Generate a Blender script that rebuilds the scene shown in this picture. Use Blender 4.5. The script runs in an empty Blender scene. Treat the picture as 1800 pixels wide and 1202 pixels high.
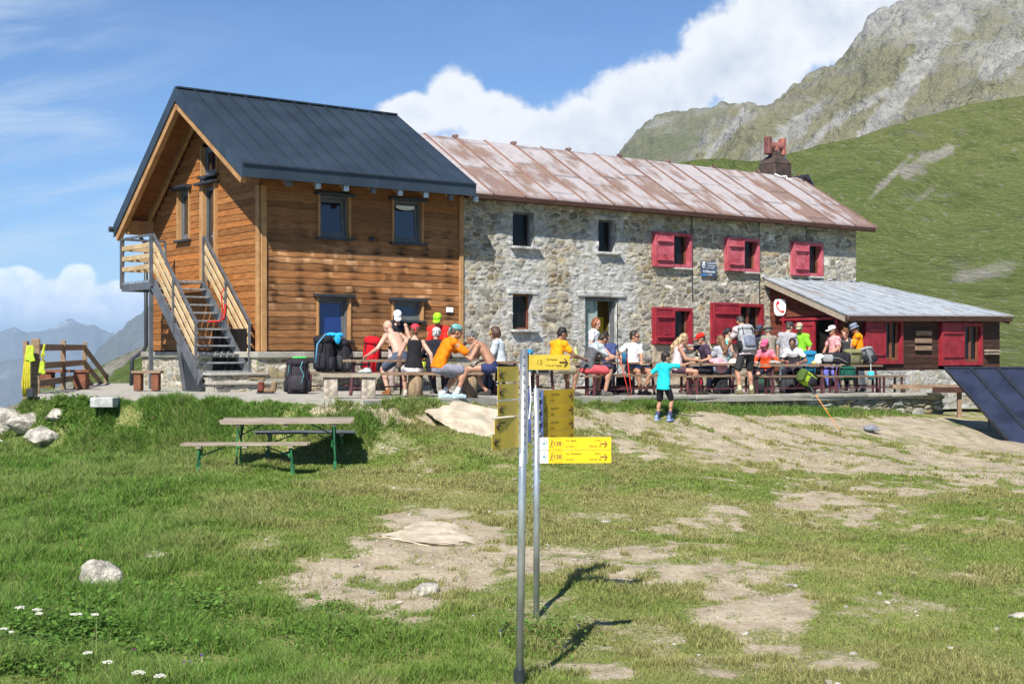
import bpy, math, random
import numpy as np
from mathutils import Vector, Matrix
random.seed(7); RNG = np.random.default_rng(11)
S = bpy.context.scene; COL = S.collection; R = math.radians
# ------------------------------------------------------------ camera, sky, sun, exposure
F_PX, CX, HY, EYE = 2387.0, 900.0, 618.0, 0.9
cam_d = bpy.data.cameras.new("camera"); cam = bpy.data.objects.new("camera", cam_d); COL.objects.link(cam)
cam.location = (0, 0, EYE); cam.rotation_euler = (R(90), 0, 0)
cam_d.sensor_width = 36; cam_d.lens = F_PX / 1800 * 36; cam_d.shift_y = 17 / 1800
cam_d.clip_start = 0.1; cam_d.clip_end = 60000
S.camera = cam
S.view_settings.view_transform = 'Standard'; S.view_settings.look = 'None'
S.view_settings.exposure = 0.68; S.view_settings.gamma = 1.0
S.cycles.max_bounces = 6; S.cycles.diffuse_bounces = 3; S.cycles.glossy_bounces = 3
S.cycles.transmission_bounces = 4; S.cycles.volume_bounces = 0; S.cycles.transparent_max_bounces = 8
S.cycles.use_denoising = True
SUN_AZ, SUN_EL = math.atan2(-0.29, -0.957), R(46)      # where the sun stands: behind the camera, a little left
sd = bpy.data.lights.new("sun", 'SUN'); sun = bpy.data.objects.new("sun", sd); COL.objects.link(sun)
sd.energy = 5.0; sd.angle = R(0.53); sd.color = (1.0, 0.95, 0.87)
tosun = Vector((math.sin(SUN_AZ) * math.cos(SUN_EL), math.cos(SUN_AZ) * math.cos(SUN_EL), math.sin(SUN_EL)))
sun.rotation_euler = tosun.to_track_quat('Z', 'Y').to_euler()


class NT:
    """small helper that writes node trees as expressions"""
    def __init__(s, nt): s.t = nt; s.n = nt.nodes; s.l = nt.links
    def put(s, sock, v):
        if isinstance(v, bpy.types.NodeSocket): s.l.new(v, sock)
        elif v is not None: sock.default_value = v
    def new(s, t, **kw):
        n = s.n.new(t)
        for k, v in kw.items(): setattr(n, k, v)
        return n
    def m(s, op, a, b=None, c=None, clamp=False):
        n = s.new('ShaderNodeMath', operation=op); n.use_clamp = clamp
        for i, v in enumerate((a, b, c)):
            if v is not None: s.put(n.inputs[i], v)
        return n.outputs[0]
    def add(s, a, b): return s.m('ADD', a, b)
    def sub(s, a, b): return s.m('SUBTRACT', a, b)
    def mul(s, a, b): return s.m('MULTIPLY', a, b)
    def ss(s, x, lo, hi):
        n = s.new('ShaderNodeMapRange', interpolation_type='SMOOTHSTEP')
        s.put(n.inputs[0], x); n.inputs[1].default_value = lo; n.inputs[2].default_value = hi
        return n.outputs[0]
    def lin(s, x, lo, hi, a=0.0, b=1.0):
        n = s.new('ShaderNodeMapRange'); s.put(n.inputs[0], x)
        for i, v in enumerate((lo, hi, a, b)): n.inputs[1 + i].default_value = v
        return n.outputs[0]
    def mix(s, f, a, b, blend='MIX'):
        n = s.new('ShaderNodeMix', data_type='RGBA', blend_type=blend)
        s.put(n.inputs[0], f)
        for i, v in ((6, a), (7, b)):
            s.put(n.inputs[i], (*v, 1) if isinstance(v, tuple) and len(v) == 3 else v)
        return n.outputs[2]
    def noise(s, vec, scale, detail=4, rough=0.55, dist=0.0):
        n = s.new('ShaderNodeTexNoise'); s.put(n.inputs['Vector'], vec)
        n.inputs['Scale'].default_value = scale; n.inputs['Detail'].default_value = detail
        n.inputs['Roughness'].default_value = rough; n.inputs['Distortion'].default_value = dist
        return n.outputs[0]
    def vec(s, x, y, z):
        n = s.new('ShaderNodeCombineXYZ')
        for i, v in enumerate((x, y, z)): s.put(n.inputs[i], v)
        return n.outputs[0]
    def sep(s, v):
        n = s.new('ShaderNodeSeparateXYZ'); s.put(n.inputs[0], v); return n.outputs
    def scale(s, v, k):
        n = s.new('ShaderNodeVectorMath', operation='MULTIPLY'); s.put(n.inputs[0], v); n.inputs[1].default_value = k
        return n.outputs[0]


def make_sky():
    w = bpy.data.worlds.new("World"); S.world = w; w.use_nodes = True
    N = NT(w.node_tree); N.n.clear()
    st = N.new('ShaderNodeTexSky', sky_type='NISHITA'); st.sun_disc = False
    st.sun_elevation = SUN_EL; st.sun_rotation = SUN_AZ
    st.altitude = 2000; st.air_density = 1.0; st.dust_density = 0.25; st.ozone_density = 2.5
    bg = N.new('ShaderNodeBackground'); N.l.new(N.mix(1.0, st.outputs[0], (0.80, 1.02, 1.24), 'MULTIPLY'), bg.inputs[0]); bg.inputs[1].default_value = 0.066
    D = N.new('ShaderNodeTexCoord').outputs['Generated']
    x, y, z = N.sep(D)
    yy = N.m('MAXIMUM', y, 0.02)
    A = N.mul(N.m('DIVIDE', x, yy), F_PX / 100); B = N.mul(N.m('DIVIDE', z, yy), F_PX / 100)
    P = N.vec(A, B, 0.0)
    n1 = N.noise(P, 1.1, 7, 0.60); n2 = N.noise(N.scale(P, (1, 1, 1)), 3.0, 6, 0.6)
    wob = N.add(N.mul(N.sub(n1, 0.5), 1.15), N.mul(N.sub(n2, 0.5), 0.55))

    def field(blobs):
        f = None
        for (px, py, rx, ry) in blobs:
            dx = N.mul(N.sub(A, (px - CX) / 100), 100.0 / rx); dy = N.mul(N.sub(B, (HY - py) / 100), 100.0 / ry)
            d = N.sub(1.0, N.m('SQRT', N.add(N.mul(dx, dx), N.mul(dy, dy))))
            f = d if f is None else N.m('SMOOTH_MAX', f, d, 0.18)
        return f
    big = [(735, 200, 85, 42), (797, 178, 62, 62), (860, 205, 75, 50), (935, 232, 90, 50), (1030, 222, 85, 66), (1095, 195, 85, 78),
           (1165, 165, 90, 78), (1215, 140, 60, 66), (1275, 95, 85, 95), (1350, 60, 120, 105), (1470, 40, 150, 95), (1590, 20, 130, 60),
           (900, 300, 290, 85), (1150, 260, 250, 100), (1340, 180, 90, 70)]
    f = N.add(field(big), N.mul(wob, 0.62))
    n5 = N.noise(P, 8.0, 5, 0.65)
    f = N.add(f, N.mul(N.sub(n5, .5), .22))
    m_big = N.mul(N.ss(f, -0.04, 0.30), N.add(.90, N.mul(n1, .12)))
    low = [(35, 492, 55, 28), (20, 530, 90, 45), (92, 520, 55, 40), (135, 492, 42, 30), (140, 530, 80, 40), (205, 520, 55, 32), (245, 545, 60, 30),
           (90, 560, 180, 38), (-120, 520, 120, 60)]
    fl = N.add(field(low), N.mul(wob, 0.75))
    m_low = N.mul(N.ss(fl, 0.02, 0.30), 0.95)
    m_low = N.mul(m_low, N.ss(B, 0.1, 0.75))
    # thin high cirrus: streaks on the left
    cs = N.noise(N.vec(N.add(N.mul(A, 0.22), N.mul(B, 0.25)), N.sub(N.mul(B, 1.15), N.mul(A, 0.18)), 3.0), 0.9, 6, 0.62, 0.6)
    reg = N.mul(N.ss(N.sub(N.mul(A, -1.0), N.mul(N.m('ABSOLUTE', N.sub(B, 2.2)), 1.0)), 1.5, 7.5), 1.0)
    m_ci = N.mul(N.ss(cs, 0.40, 0.80), N.add(0.07, N.mul(reg, 0.80)))
    m_ci = N.mul(m_ci, N.ss(y, 0.02, 0.3))
    soft = N.noise(N.vec(A, B, 7.0), 0.55, 4, 0.5)
    shade = N.add(N.add(N.mul(N.ss(f, 0.2, 1.0), 0.45), N.mul(N.sub(soft, 0.5), 2.2)), N.mul(N.sub(n1, .5), 1.6))
    shade = N.m('MAXIMUM', shade, 0.0, clamp=True)
    lump = N.ss(n2, 0.3, 0.7)
    cb = N.mix(shade, (0.97, 0.98, 1.0), (0.55, 0.64, 0.78))
    cb = N.mix(N.mul(lump, 0.35), cb, (1.0, 1.0, 1.0))
    cl = N.mix(N.add(N.mul(n1, 0.5), N.mul(N.ss(n2, 0.25, 0.75), 0.55)), (0.42, 0.56, 0.78), (0.93, 0.95, 0.98))
    def em(c, k):
        b = N.new('ShaderNodeBackground'); N.put(b.inputs[0], c if not isinstance(c, tuple) else (*c, 1)); b.inputs[1].default_value = k; return b.outputs[0]
    def mixs(fac, a, b):
        q = N.new('ShaderNodeMixShader'); N.put(q.inputs[0], fac); N.l.new(a, q.inputs[1]); N.l.new(b, q.inputs[2]); return q.outputs[0]
    front = N.ss(y, 0.02, 0.12)
    o = mixs(N.mul(m_ci, front), bg.outputs[0], em((0.74, 0.84, 0.95), CLOUD))
    o = mixs(N.mul(m_low, front), o, em(cl, CLOUD * 1.5))
    o = mixs(N.mul(m_big, front), o, em(cb, CLOUD))
    out = N.new('ShaderNodeOutputWorld'); N.l.new(o, out.inputs[0])


CLOUD = 0.66
make_sky()

# ------------------------------------------------------------ helpers
TH = math.atan((4050 - CX) / F_PX); UX, UY = math.sin(TH), math.cos(TH)
OX, OY = (458 - CX) / F_PX * 29.0, 29.0
ROT = math.atan2(UY, UX)
def wx(u, v): return OX + u * UX - v * UY, OY + u * UY + v * UX
def uv(X, Y): return (X - OX) * UX + (Y - OY) * UY, -(X - OX) * UY + (Y - OY) * UX
def px(x, Y): return (x - CX) / F_PX * Y          # sideways place of something seen at pixel column x, Y metres away
def sstep(t): t = np.clip(t, 0, 1); return t * t * (3 - 2 * t)
_tab = np.random.default_rng(5).random((256, 256)).astype(np.float32)
def vnoise(x, y, seed=0):
    x = np.asarray(x, float) + seed * 17.3; y = np.asarray(y, float) + seed * 9.7
    xi = np.floor(x).astype(int); yi = np.floor(y).astype(int); fx = x - xi; fy = y - yi
    fx = fx * fx * (3 - 2 * fx); fy = fy * fy * (3 - 2 * fy)
    g = lambda i, j: _tab[i & 255, j & 255]
    return (g(xi, yi) * (1 - fx) + g(xi + 1, yi) * fx) * (1 - fy) + (g(xi, yi + 1) * (1 - fx) + g(xi + 1, yi + 1) * fx) * fy
def fbm(x, y, o=4, seed=0, gain=0.5):
    s = 0; a = 1; t = 0
    for k in range(o):
        s = s + a * vnoise(x * 2 ** k, y * 2 ** k, seed + k); t += a; a *= gain
    return s / t


class MB:
    """collects vertices and faces (with a colour per vertex) and links them as ONE mesh"""
    def __init__(s): s.v = []; s.f = []; s.c = []; s.col = (1, 1, 1)
    def pts(s, P): 
        b = len(s.v); s.v.extend(tuple(p) for p in P); s.c.extend([s.col] * len(P)); return b
    def box(s, c, d, M=None, ch=0.0, taper=1.0):
        x, y, z = (k / 2 for k in d)
        if ch <= 0:
            P = [(-x, -y, -z), (x, -y, -z), (x, y, -z), (-x, y, -z), (-x * taper, -y * taper, z), (x * taper, -y * taper, z), (x * taper, y * taper, z), (-x * taper, y * taper, z)]
            Fs = [(0, 3, 2, 1), (4, 5, 6, 7), (0, 1, 5, 4), (1, 2, 6, 5), (2, 3, 7, 6), (3, 0, 4, 7)]
        else:
            h = min(ch, x * .9, y * .9, z * .9); P = []
            ring = [(-1, -1), (1, -1), (1, 1), (-1, 1)]
            for zz, ins in ((-z, h), (-z + h, 0), (z - h, 0), (z, h)):
                for (i, j) in ring:
                    ex, ey = x - ins, y - ins
                    q1, q2 = (i * ex, j * (ey - h), zz), (i * (ex - h), j * ey, zz)
                    P += [q1, q2] if i * j > 0 else [q2, q1]
            Fs = [tuple(range(7, -1, -1)), tuple(range(24, 32))]
            for r in range(3):
                for k in range(8): Fs.append((r * 8 + k, r * 8 + (k + 1) % 8, r * 8 + 8 + (k + 1) % 8, r * 8 + 8 + k))
        if M is not None: P = [M @ Vector(p) for p in P]
        b = s.pts([(p[0] + c[0], p[1] + c[1], p[2] + c[2]) for p in P])
        s.f.extend(tuple(b + i for i in q) for q in Fs); return s
    def bar(s, a, b, w, h, up=(0, 0, 1), ch=0.0):
        a = Vector(a); b = Vector(b); d = (b - a); L = d.length; d.normalize(); up = Vector(up)
        sd_ = d.cross(up)
        if sd_.length < 1e-5: sd_ = d.cross(Vector((0, 1, 0)))
        sd_.normalize(); u2 = sd_.cross(d)
        M = Matrix((d, sd_, u2)).transposed()
        return s.box((a + b) / 2, (L, w, h), M, ch)
    def tube(s, pts, r, n=8, cap=True):
        pts = [Vector(p) for p in pts]; rs = r if isinstance(r, (list, tuple)) else [r] * len(pts)
        prev = None; b0 = len(s.v)
        for i, p in enumerate(pts):
            d = (pts[min(i + 1, len(pts) - 1)] - pts[max(i - 1, 0)]).normalized()
            if prev is None:
                e = d.cross(Vector((0, 0, 1)))
                if e.length < 1e-3: e = Vector((1, 0, 0))
            else: e = prev - d * prev.dot(d)
            e.normalize(); prev = e; g = d.cross(e)
            s.pts([p + (e * math.cos(2 * math.pi * k / n) + g * math.sin(2 * math.pi * k / n)) * rs[i] for k in range(n)])
        for i in range(len(pts) - 1):
            for k in range(n):
                q = b0 + i * n; s.f.append((q + k, q + (k + 1) % n, q + n + (k + 1) % n, q + n + k))
        if cap:
            s.f.append(tuple(b0 + k for k in range(n - 1, -1, -1))); q = b0 + (len(pts) - 1) * n; s.f.append(tuple(q + k for k in range(n)))
        return s
    def ell(s, c, r, M=None, nu=14, nv=9):
        b = len(s.v); P = []
        for j in range(1, nv):
            t = math.pi * j / nv
            for i in range(nu):
                a = 2 * math.pi * i / nu; P.append((math.sin(t) * math.cos(a), math.sin(t) * math.sin(a), math.cos(t)))
        P += [(0, 0, 1), (0, 0, -1)]
        Q = []
        for p in P:
            q = Vector((p[0] * r[0], p[1] * r[1], p[2] * r[2]))
            if M is not None: q = M @ q
            Q.append(q + Vector(c))
        s.pts(Q); k = (nv - 1) * nu
        for j in range(nv - 2):
            for i in range(nu): s.f.append((b + j * nu + i, b + (j + 1) * nu + i, b + (j + 1) * nu + (i + 1) % nu, b + j * nu + (i + 1) % nu))
        for i in range(nu):
            s.f.append((b + k, b + i, b + (i + 1) % nu)); q = b + (nv - 2) * nu; s.f.append((b + k + 1, q + (i + 1) % nu, q + i))
        return s
    def loft(s, rings, cap=True):
        n = len(rings[0]); b = len(s.v)
        for r in rings: s.pts(r)
        for i in range(len(rings) - 1):
            for k in range(n): q = b + i * n; s.f.append((q + k, q + (k + 1) % n, q + n + (k + 1) % n, q + n + k))
        if cap: s.f.append(tuple(b + k for k in range(n - 1, -1, -1))); q = b + (len(rings) - 1) * n; s.f.append(tuple(q + k for k in range(n)))
        return s
    def quad(s, *P): b = s.pts(P); s.f.append(tuple(range(b, b + len(P)))); return s
    def prism(s, poly, dv):
        """polygon (3-D points) pushed along dv"""
        n = len(poly); b = s.pts([Vector(p) for p in poly] + [Vector(p) + Vector(dv) for p in poly])
        s.f += [tuple(range(b + n - 1, b - 1, -1)), tuple(range(b + n, b + 2 * n))] + [(b + k, b + (k + 1) % n, b + n + (k + 1) % n, b + n + k) for k in range(n)]
        return s
    def mesh(s, name):
        me = bpy.data.meshes.new(name); me.from_pydata(s.v, [], s.f); me.update()
        put_col(me, np.array(s.c))
        import bmesh
        bm = bmesh.new(); bm.from_mesh(me); bmesh.ops.recalc_face_normals(bm, faces=bm.faces); bm.to_mesh(me); bm.free()
        return me
    def build(s, name, mat, parent=None, smooth=False):
        return link(name, s.mesh(name), mat, parent, smooth)


def put_col(me, c):
    a = me.attributes.get('col') or me.attributes.new('col', 'FLOAT_COLOR', 'POINT')
    q = np.ones((len(me.vertices), 4), np.float32); q[:, :3] = c; a.data.foreach_set('color', q.ravel())
def put_f(me, name, x):
    a = me.attributes.new(name, 'FLOAT', 'POINT'); a.data.foreach_set('value', np.asarray(x, np.float32).ravel())
def link(name, me, mat, parent=None, smooth=False):
    me.name = name; o = bpy.data.objects.new(name, me); COL.objects.link(o)
    if mat is not None:
        me.materials.clear(); me.materials.append(mat)
    if parent is not None: o.parent = parent
    if smooth: me.polygons.foreach_set('use_smooth', np.ones(len(me.polygons), bool))
    return o
def grid_mesh(name, V, nr, nc, keep=None):
    """mesh from an (nr*nc,3) array of vertices laid out in rows"""
    i = np.arange(nr - 1)[:, None] * nc + np.arange(nc - 1)[None, :]
    Q = np.stack([i, i + 1, i + nc + 1, i + nc], -1).reshape(-1, 4)
    if keep is not None: Q = Q[keep.reshape(-1)]
    return np_mesh(name, V, Q)
def np_mesh(name, V, Q):
    me = bpy.data.meshes.new(name); n = len(Q); k = Q.shape[1]
    me.vertices.add(len(V)); me.vertices.foreach_set('co', np.asarray(V, np.float32).ravel())
    me.loops.add(n * k); me.loops.foreach_set('vertex_index', Q.astype(np.int32).ravel())
    me.polygons.add(n); me.polygons.foreach_set('loop_start', np.arange(0, n * k, k, dtype=np.int32))
    me.update(calc_edges=True); me.validate(); return me
def thing(name, label, cat, loc=(0, 0, 0), rz=0.0, group=None):
    o = bpy.data.objects.new(name, None); COL.objects.link(o); o.empty_display_size = 0.2
    o.location = loc; o.rotation_euler = (0, 0, rz); return tag(o, label, cat, group)
def tag(o, label, cat, group=None):
    o['label'] = label; o['category'] = cat
    if group: o['group'] = group
    return o
def struct(o): o['kind'] = 'structure'; return o
def stuff(o): o['kind'] = 'stuff'; return o
def copy_tree(o, parent=None):
    c = o.copy(); COL.objects.link(c); c.parent = parent
    for ch in o.children: copy_tree(ch, c)
    return c

# ------------------------------------------------------------ materials
def mat(name, col, rough=0.8, var=0.2, scale=6.0, bump=0.0, bscale=40.0, metal=0.0, attr=False, col2=None, spec=0.35, stretch=(1, 1, 1), mixlo=0.35, mixhi=0.65, detail=5, coat=0.0):
    m = bpy.data.materials.new(name); m.use_nodes = True; N = NT(m.node_tree); N.n.clear()
    b = N.new('ShaderNodeBsdfPrincipled'); out = N.new('ShaderNodeOutputMaterial'); N.l.new(b.outputs[0], out.inputs[0])
    P = N.scale(N.new('ShaderNodeTexCoord').outputs['Object'], stretch)
    n = N.noise(P, scale, detail, 0.6)
    c2 = col2 if col2 else tuple(max(0, k * (1 - var * 1.6)) for k in col)
    c1 = col if col2 else tuple(min(1, k * (1 + var)) for k in col)
    c = N.mix(N.ss(n, mixlo, mixhi), c2, c1)
    if attr:
        a = N.new('ShaderNodeAttribute', attribute_name='col'); c = N.mix(1.0, c, a.outputs['Color'], 'MULTIPLY')
    N.l.new(c, b.inputs['Base Color'])
    b.inputs['Roughness'].default_value = rough; b.inputs['Metallic'].default_value = metal; b.inputs['Specular IOR Level'].default_value = spec
    b.inputs['Coat Weight'].default_value = coat
    if bump > 0:
        bn = N.noise(P, bscale, 4, 0.6); bp = N.new('ShaderNodeBump'); bp.inputs['Strength'].default_value = 1.0; bp.inputs['Distance'].default_value = bump
        N.l.new(bn, bp.inputs['Height']); N.l.new(bp.outputs[0], b.inputs['Normal'])
    return m
_mc = {}
def cloth(col, var=0.12):
    k = tuple(round(c, 3) for c in col)
    if k not in _mc: _mc[k] = mat('fabric', col, 0.9, var, 14, 0.004, 60, attr=True, spec=0.15)
    return _mc[k]
M_ = {}
# ------------------------------------------------------------ ground, terrace, hills
EDGE = [(-11.2, 36.0), (-10.45, 33.0), (-9.15, 26.0), (-7.72, 25.05), (-6.3, 24.95), (-2.5, 22.8)] + [wx(u, v) for u, v in ((2.4, -5.72), (9.1, -5.6), (17.0, -5.0), (17.4, -2.5), (23.5, -2.4), (24.0, 8.0))]
EDGE = np.array(EDGE)
def zt(u): return 0.055 - 0.0135 * np.clip(u, -3, 20)        # terrace paving falls gently to the right
def ter(X, Y): return float(zt(uv(X, Y)[0]))
def edge_dist(X, Y):
    d = np.full(np.shape(X), 1e9); ins = np.zeros(np.shape(X), bool); n = len(EDGE)
    for i in range(n):
        a, b = EDGE[i], EDGE[(i + 1) % n]
        if i < n - 1:
            ab = b - a; t = np.clip(((X - a[0]) * ab[0] + (Y - a[1]) * ab[1]) / (ab @ ab), 0, 1)
            d = np.minimum(d, np.hypot(X - a[0] - t * ab[0], Y - a[1] - t * ab[1]))
        c = (a[1] > Y) != (b[1] > Y)
        with np.errstate(divide='ignore', invalid='ignore'): xx = (b[0] - a[0]) * (Y - a[1]) / (b[1] - a[1] + 1e-12) + a[0]
        ins ^= c & (X < xx)
    return np.where(ins, -d, d)
def gz(X, Y, fine=True):
    X = np.asarray(X, float); Y = np.asarray(Y, float)
    u, v = uv(X, Y); s = edge_dist(X, Y); sp = np.maximum(s, 0)
    ze = np.interp(u, [-8, -3, -1.4, 5.6, 9, 12, 17, 25], [-.06, .02, .01, -.22, -.42, -.56, -.72, -.9])
    zf = -1.58 + 0.05 * (fbm(X * .35, Y * .35, 2, 3) - .5)
    g = np.interp(sp, [0, .4, 1, 2.5, 5, 8, 12, 40], [0, .04, .15, .5, .72, .87, 1, 1]); gl = np.interp(sp, [0, .2, .5, .85, 3.6, 8, 12, 40], [0, .08, .36, .56, .64, .87, 1, 1]); q = sstep((u + 2.2) / 2.2); g = g * q + gl * (1 - q)
    z = ze + (zf - ze) * g
    back = sstep((v - 1.0) / 6)                              # behind the houses the ground stays near the terrace height
    z = z * (1 - back) + (-.35 + .02 * np.maximum(v - 6, 0)) * back
    z = np.where(s < 0, np.minimum(z, -.32), z)
    near = sstep((9.6 - Y) / 6.5); z = z + near * .8
    dl = np.maximum(-(X + 9.7) - np.maximum(0, (Y - 27)) * .16 + np.minimum(0, (Y - 21)) * .25, 0)
    z = z - .55 * dl - .05 * dl ** 2
    if fine:
        out = sstep(sp / .8)
        z = z + out * (.22 * (fbm(X * .55, Y * .55, 3, 8) - .5) + .05 * (fbm(X * 2.6, Y * 2.6, 3, 21) - .5))
    return z
def gz1(X, Y): return float(gz(np.array([X]), np.array([Y]))[0])

# bare earth: worn places, given by where they lie in the photograph and laid onto the ground sheet
DIRT = [(1560, 780, 380, 60, 1.0), (1250, 738, 420, 26, 1.0), (1400, 800, 260, 40, .6), (1700, 820, 200, 50, .9), (1480, 850, 130, 34, .45), (860, 735, 190, 30, .95), (620, 722, 100, 16, .95),
        (760, 945, 130, 52, .85), (800, 1000, 70, 50, .75), (960, 980, 130, 26, .6), (1130, 975, 110, 26, .7), (1230, 1000, 170, 30, .75), (1265, 1050, 50, 60, .75), (1370, 1090, 70, 60, .65),
        (1290, 1165, 80, 30, .6), (1500, 1160, 50, 26, .7), (600, 1020, 130, 46, .75), (700, 1060, 80, 34, .7), (540, 1060, 60, 30, .6),
        (1080, 960, 60, 26, .45), (1420, 900, 120, 40, .4), (1230, 900, 130, 50, .35), (1600, 900, 120, 24, .35), (1130, 790, 110, 30, .45), (1050, 1180, 70, 24, .6), (470, 960, 40, 20, .35), (1700, 1010, 90, 22, .3)]
def dirt_at(X, Y, Z):
    Yc = np.maximum(Y, 1.0); pxx = CX + F_PX * X / Yc; pyy = HY - F_PX * (Z - EYE) / Yc
    pxx = pxx + 90 * (fbm(X * .9, Y * .9, 4, 31) - .5); pyy = pyy + 45 * (fbm(X * .9, Y * .9, 4, 37) - .5)
    d = np.zeros(np.shape(X))
    for (x, y, rx, ry, k) in DIRT:
        q = 1 - np.hypot((pxx - x) / rx, (pyy - y) / ry); d = np.maximum(d, k * sstep(q * 1.15 + .38))
    patch = fbm(X * 1.6, Y * 1.6, 4, 41)
    fine = fbm(X * 5.5, Y * 5.5, 3, 43); s = edge_dist(X, Y); u, v = uv(X, Y)
    d = d * (1 - sstep((.62 + .5 * (patch - .5) - s) / .25) * sstep((u - 3.2) / 1.5)); d = d * (1 - .85 * sstep((pxx - 1590) / 60) * sstep((742 - pyy) / 14))
    return np.clip(d * (.85 * sstep((patch - .22) / .42) + .42) * (.50 + .70 * sstep((fine - .30) / .30)) + .42 * sstep((.62 * patch + .38 * fine - .52) / .12) * sstep((pxx - 420) / 300), 0, 1)

def ground_mat():
    m = bpy.data.materials.new('grassy_ground'); m.use_nodes = True; N = NT(m.node_tree); N.n.clear()
    b = N.new('ShaderNodeBsdfPrincipled'); out = N.new('ShaderNodeOutputMaterial'); N.l.new(b.outputs[0], out.inputs[0])
    P = N.new('ShaderNodeTexCoord').outputs['Object']
    d = N.new('ShaderNodeAttribute', attribute_name='dirt').outputs['Fac']
    n1 = N.noise(P, 3.0, 6, .65); n2 = N.noise(P, 22.0, 5, .65); n3 = N.noise(P, .35, 3, .5)
    g = N.mix(N.ss(n2, .3, .7), (.09, .115, .03), (.20, .22, .07)); g = N.mix(N.ss(n3, .4, .65), g, (.25, .24, .095))
    soil = N.mix(N.ss(n1, .3, .72), (.27, .215, .15), (.44, .375, .275))
    soil = N.mix(N.ss(n2, .48, .75), soil, (.49, .43, .33))
    vor = N.new('ShaderNodeTexVoronoi'); vor.inputs['Scale'].default_value = 16; N.l.new(P, vor.inputs['Vector'])
    peb = N.ss(vor.outputs['Distance'], .30, .12); pebc = N.mul(peb, N.ss(n1, .45, .62))
    soil = N.mix(N.mul(pebc, .7), soil, (.52, .48, .41))
    k = N.ss(N.add(d, N.add(N.mul(N.sub(n2, .5), 1.0), N.mul(N.sub(n1, .5), .6))), .10, .72)
    N.l.new(N.mix(k, g, soil), b.inputs['Base Color']); b.inputs['Roughness'].default_value = .95; b.inputs['Specular IOR Level'].default_value = .1
    bp = N.new('ShaderNodeBump'); bp.inputs['Distance'].default_value = .03; N.l.new(N.add(N.mul(n2, .7), N.add(n1, N.mul(pebc, .5))), bp.inputs['Height']); N.l.new(bp.outputs[0], b.inputs['Normal'])
    return m

def make_ground():
    xs = np.concatenate([np.linspace(-60, -15, 60, endpoint=False), np.arange(-15, 20, .1), np.linspace(20, 90, 80)])
    ys = np.concatenate([np.linspace(-40, 6, 24, endpoint=False), np.arange(6, 38, .1), np.linspace(38, 75, 40)])
    X, Y = np.meshgrid(xs, ys); Z = gz(X, Y)
    V = np.stack([X, Y, Z], -1).reshape(-1, 3)
    me = grid_mesh('ground', V, len(ys), len(xs)); put_f(me, 'dirt', dirt_at(X, Y, Z))
    struct(link('ground', me, ground_mat(), smooth=True))
make_ground()

def paving_mat():
    return mat('worn_concrete', (.40, .38, .33), .9, .2, 2.2, .004, 30, col2=(.30, .28, .24), attr=True)
M_['pave'] = paving_mat()
def make_terrace():
    mb = MB(); top = [Vector((x, y, ter(x, y))) for x, y in EDGE]
    cx_ = Vector(np.mean([tuple(p) for p in top], axis=0))
    n = len(top); b = mb.pts(top); c = mb.pts([wx(6, 3) + (0.0,)])
    for i in range(n): mb.f.append((b + i, b + (i + 1) % n, c))
    lo = mb.pts([(p.x, p.y, p.z - .13) for p in top])
    for i in range(n): mb.f.append((b + i, lo + i, lo + (i + 1) % n, b + (i + 1) % n))
    return struct(mb.build('terrace', M_['pave']))
make_terrace()

# ------------------------------------------------------------ far relief: real hills at their own distances
def hill_mat(name, grass, grass2, rock, rock2, sc, lo=.5, hi=.6, strat=(1, 1, 1), bump=1.0, spk=(.62, .70), rockamt=0.0):
    m = bpy.data.materials.new(name); m.use_nodes = True; N = NT(m.node_tree); N.n.clear()
    b = N.new('ShaderNodeBsdfPrincipled'); out = N.new('ShaderNodeOutputMaterial'); N.l.new(b.outputs[0], out.inputs[0])
    P0 = N.new('ShaderNodeTexCoord').outputs['Object']; P = N.scale(P0, strat)
    n1 = N.noise(P, sc, 8, .62, .3); n2 = N.noise(P, sc * 6, 6, .65); n3 = N.noise(P, sc * .3, 4, .5); n4 = N.noise(P0, sc * 25, 4, .7)
    r = N.new('ShaderNodeAttribute', attribute_name='rock').outputs['Fac']
    n0 = N.noise(P0, sc * .11, 4, .55); g = N.mix(N.ss(N.add(N.mul(n3, .55), N.mul(n0, .45)), .38, .60), grass, grass2); g = N.mix(N.mul(N.ss(n2, .50, .68), .6), g, tuple(k * .55 for k in grass))
    g = N.mix(N.mul(N.ss(n4, .45, .75), .45), g, tuple(min(1, k * 1.5) for k in grass2))
    rk = N.mix(N.ss(n2, .35, .65), rock, rock2); rk = N.mix(N.mul(N.ss(n4, .45, .7), .5), rk, tuple(k * .55 for k in rock2))
    k = N.ss(N.add(N.add(N.mul(n1, .65), N.mul(n2, .35)), N.mul(N.sub(r, .5), .5)), lo, hi)
    k = N.m('MAXIMUM', k, N.mul(N.ss(n4, *spk), N.ss(N.add(n3, N.mul(r, .45)), .48, .75)))
    N.l.new(N.mix(k, g, rk), b.inputs['Base Color']); b.inputs['Roughness'].default_value = .95; b.inputs['Specular IOR Level'].default_value = .05
    bp = N.new('ShaderNodeBump'); bp.inputs['Distance'].default_value = bump; N.l.new(N.add(n2, N.mul(n4, .4)), bp.inputs['Height']); N.l.new(bp.outputs[0], b.inputs['Normal'])
    return m

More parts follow.
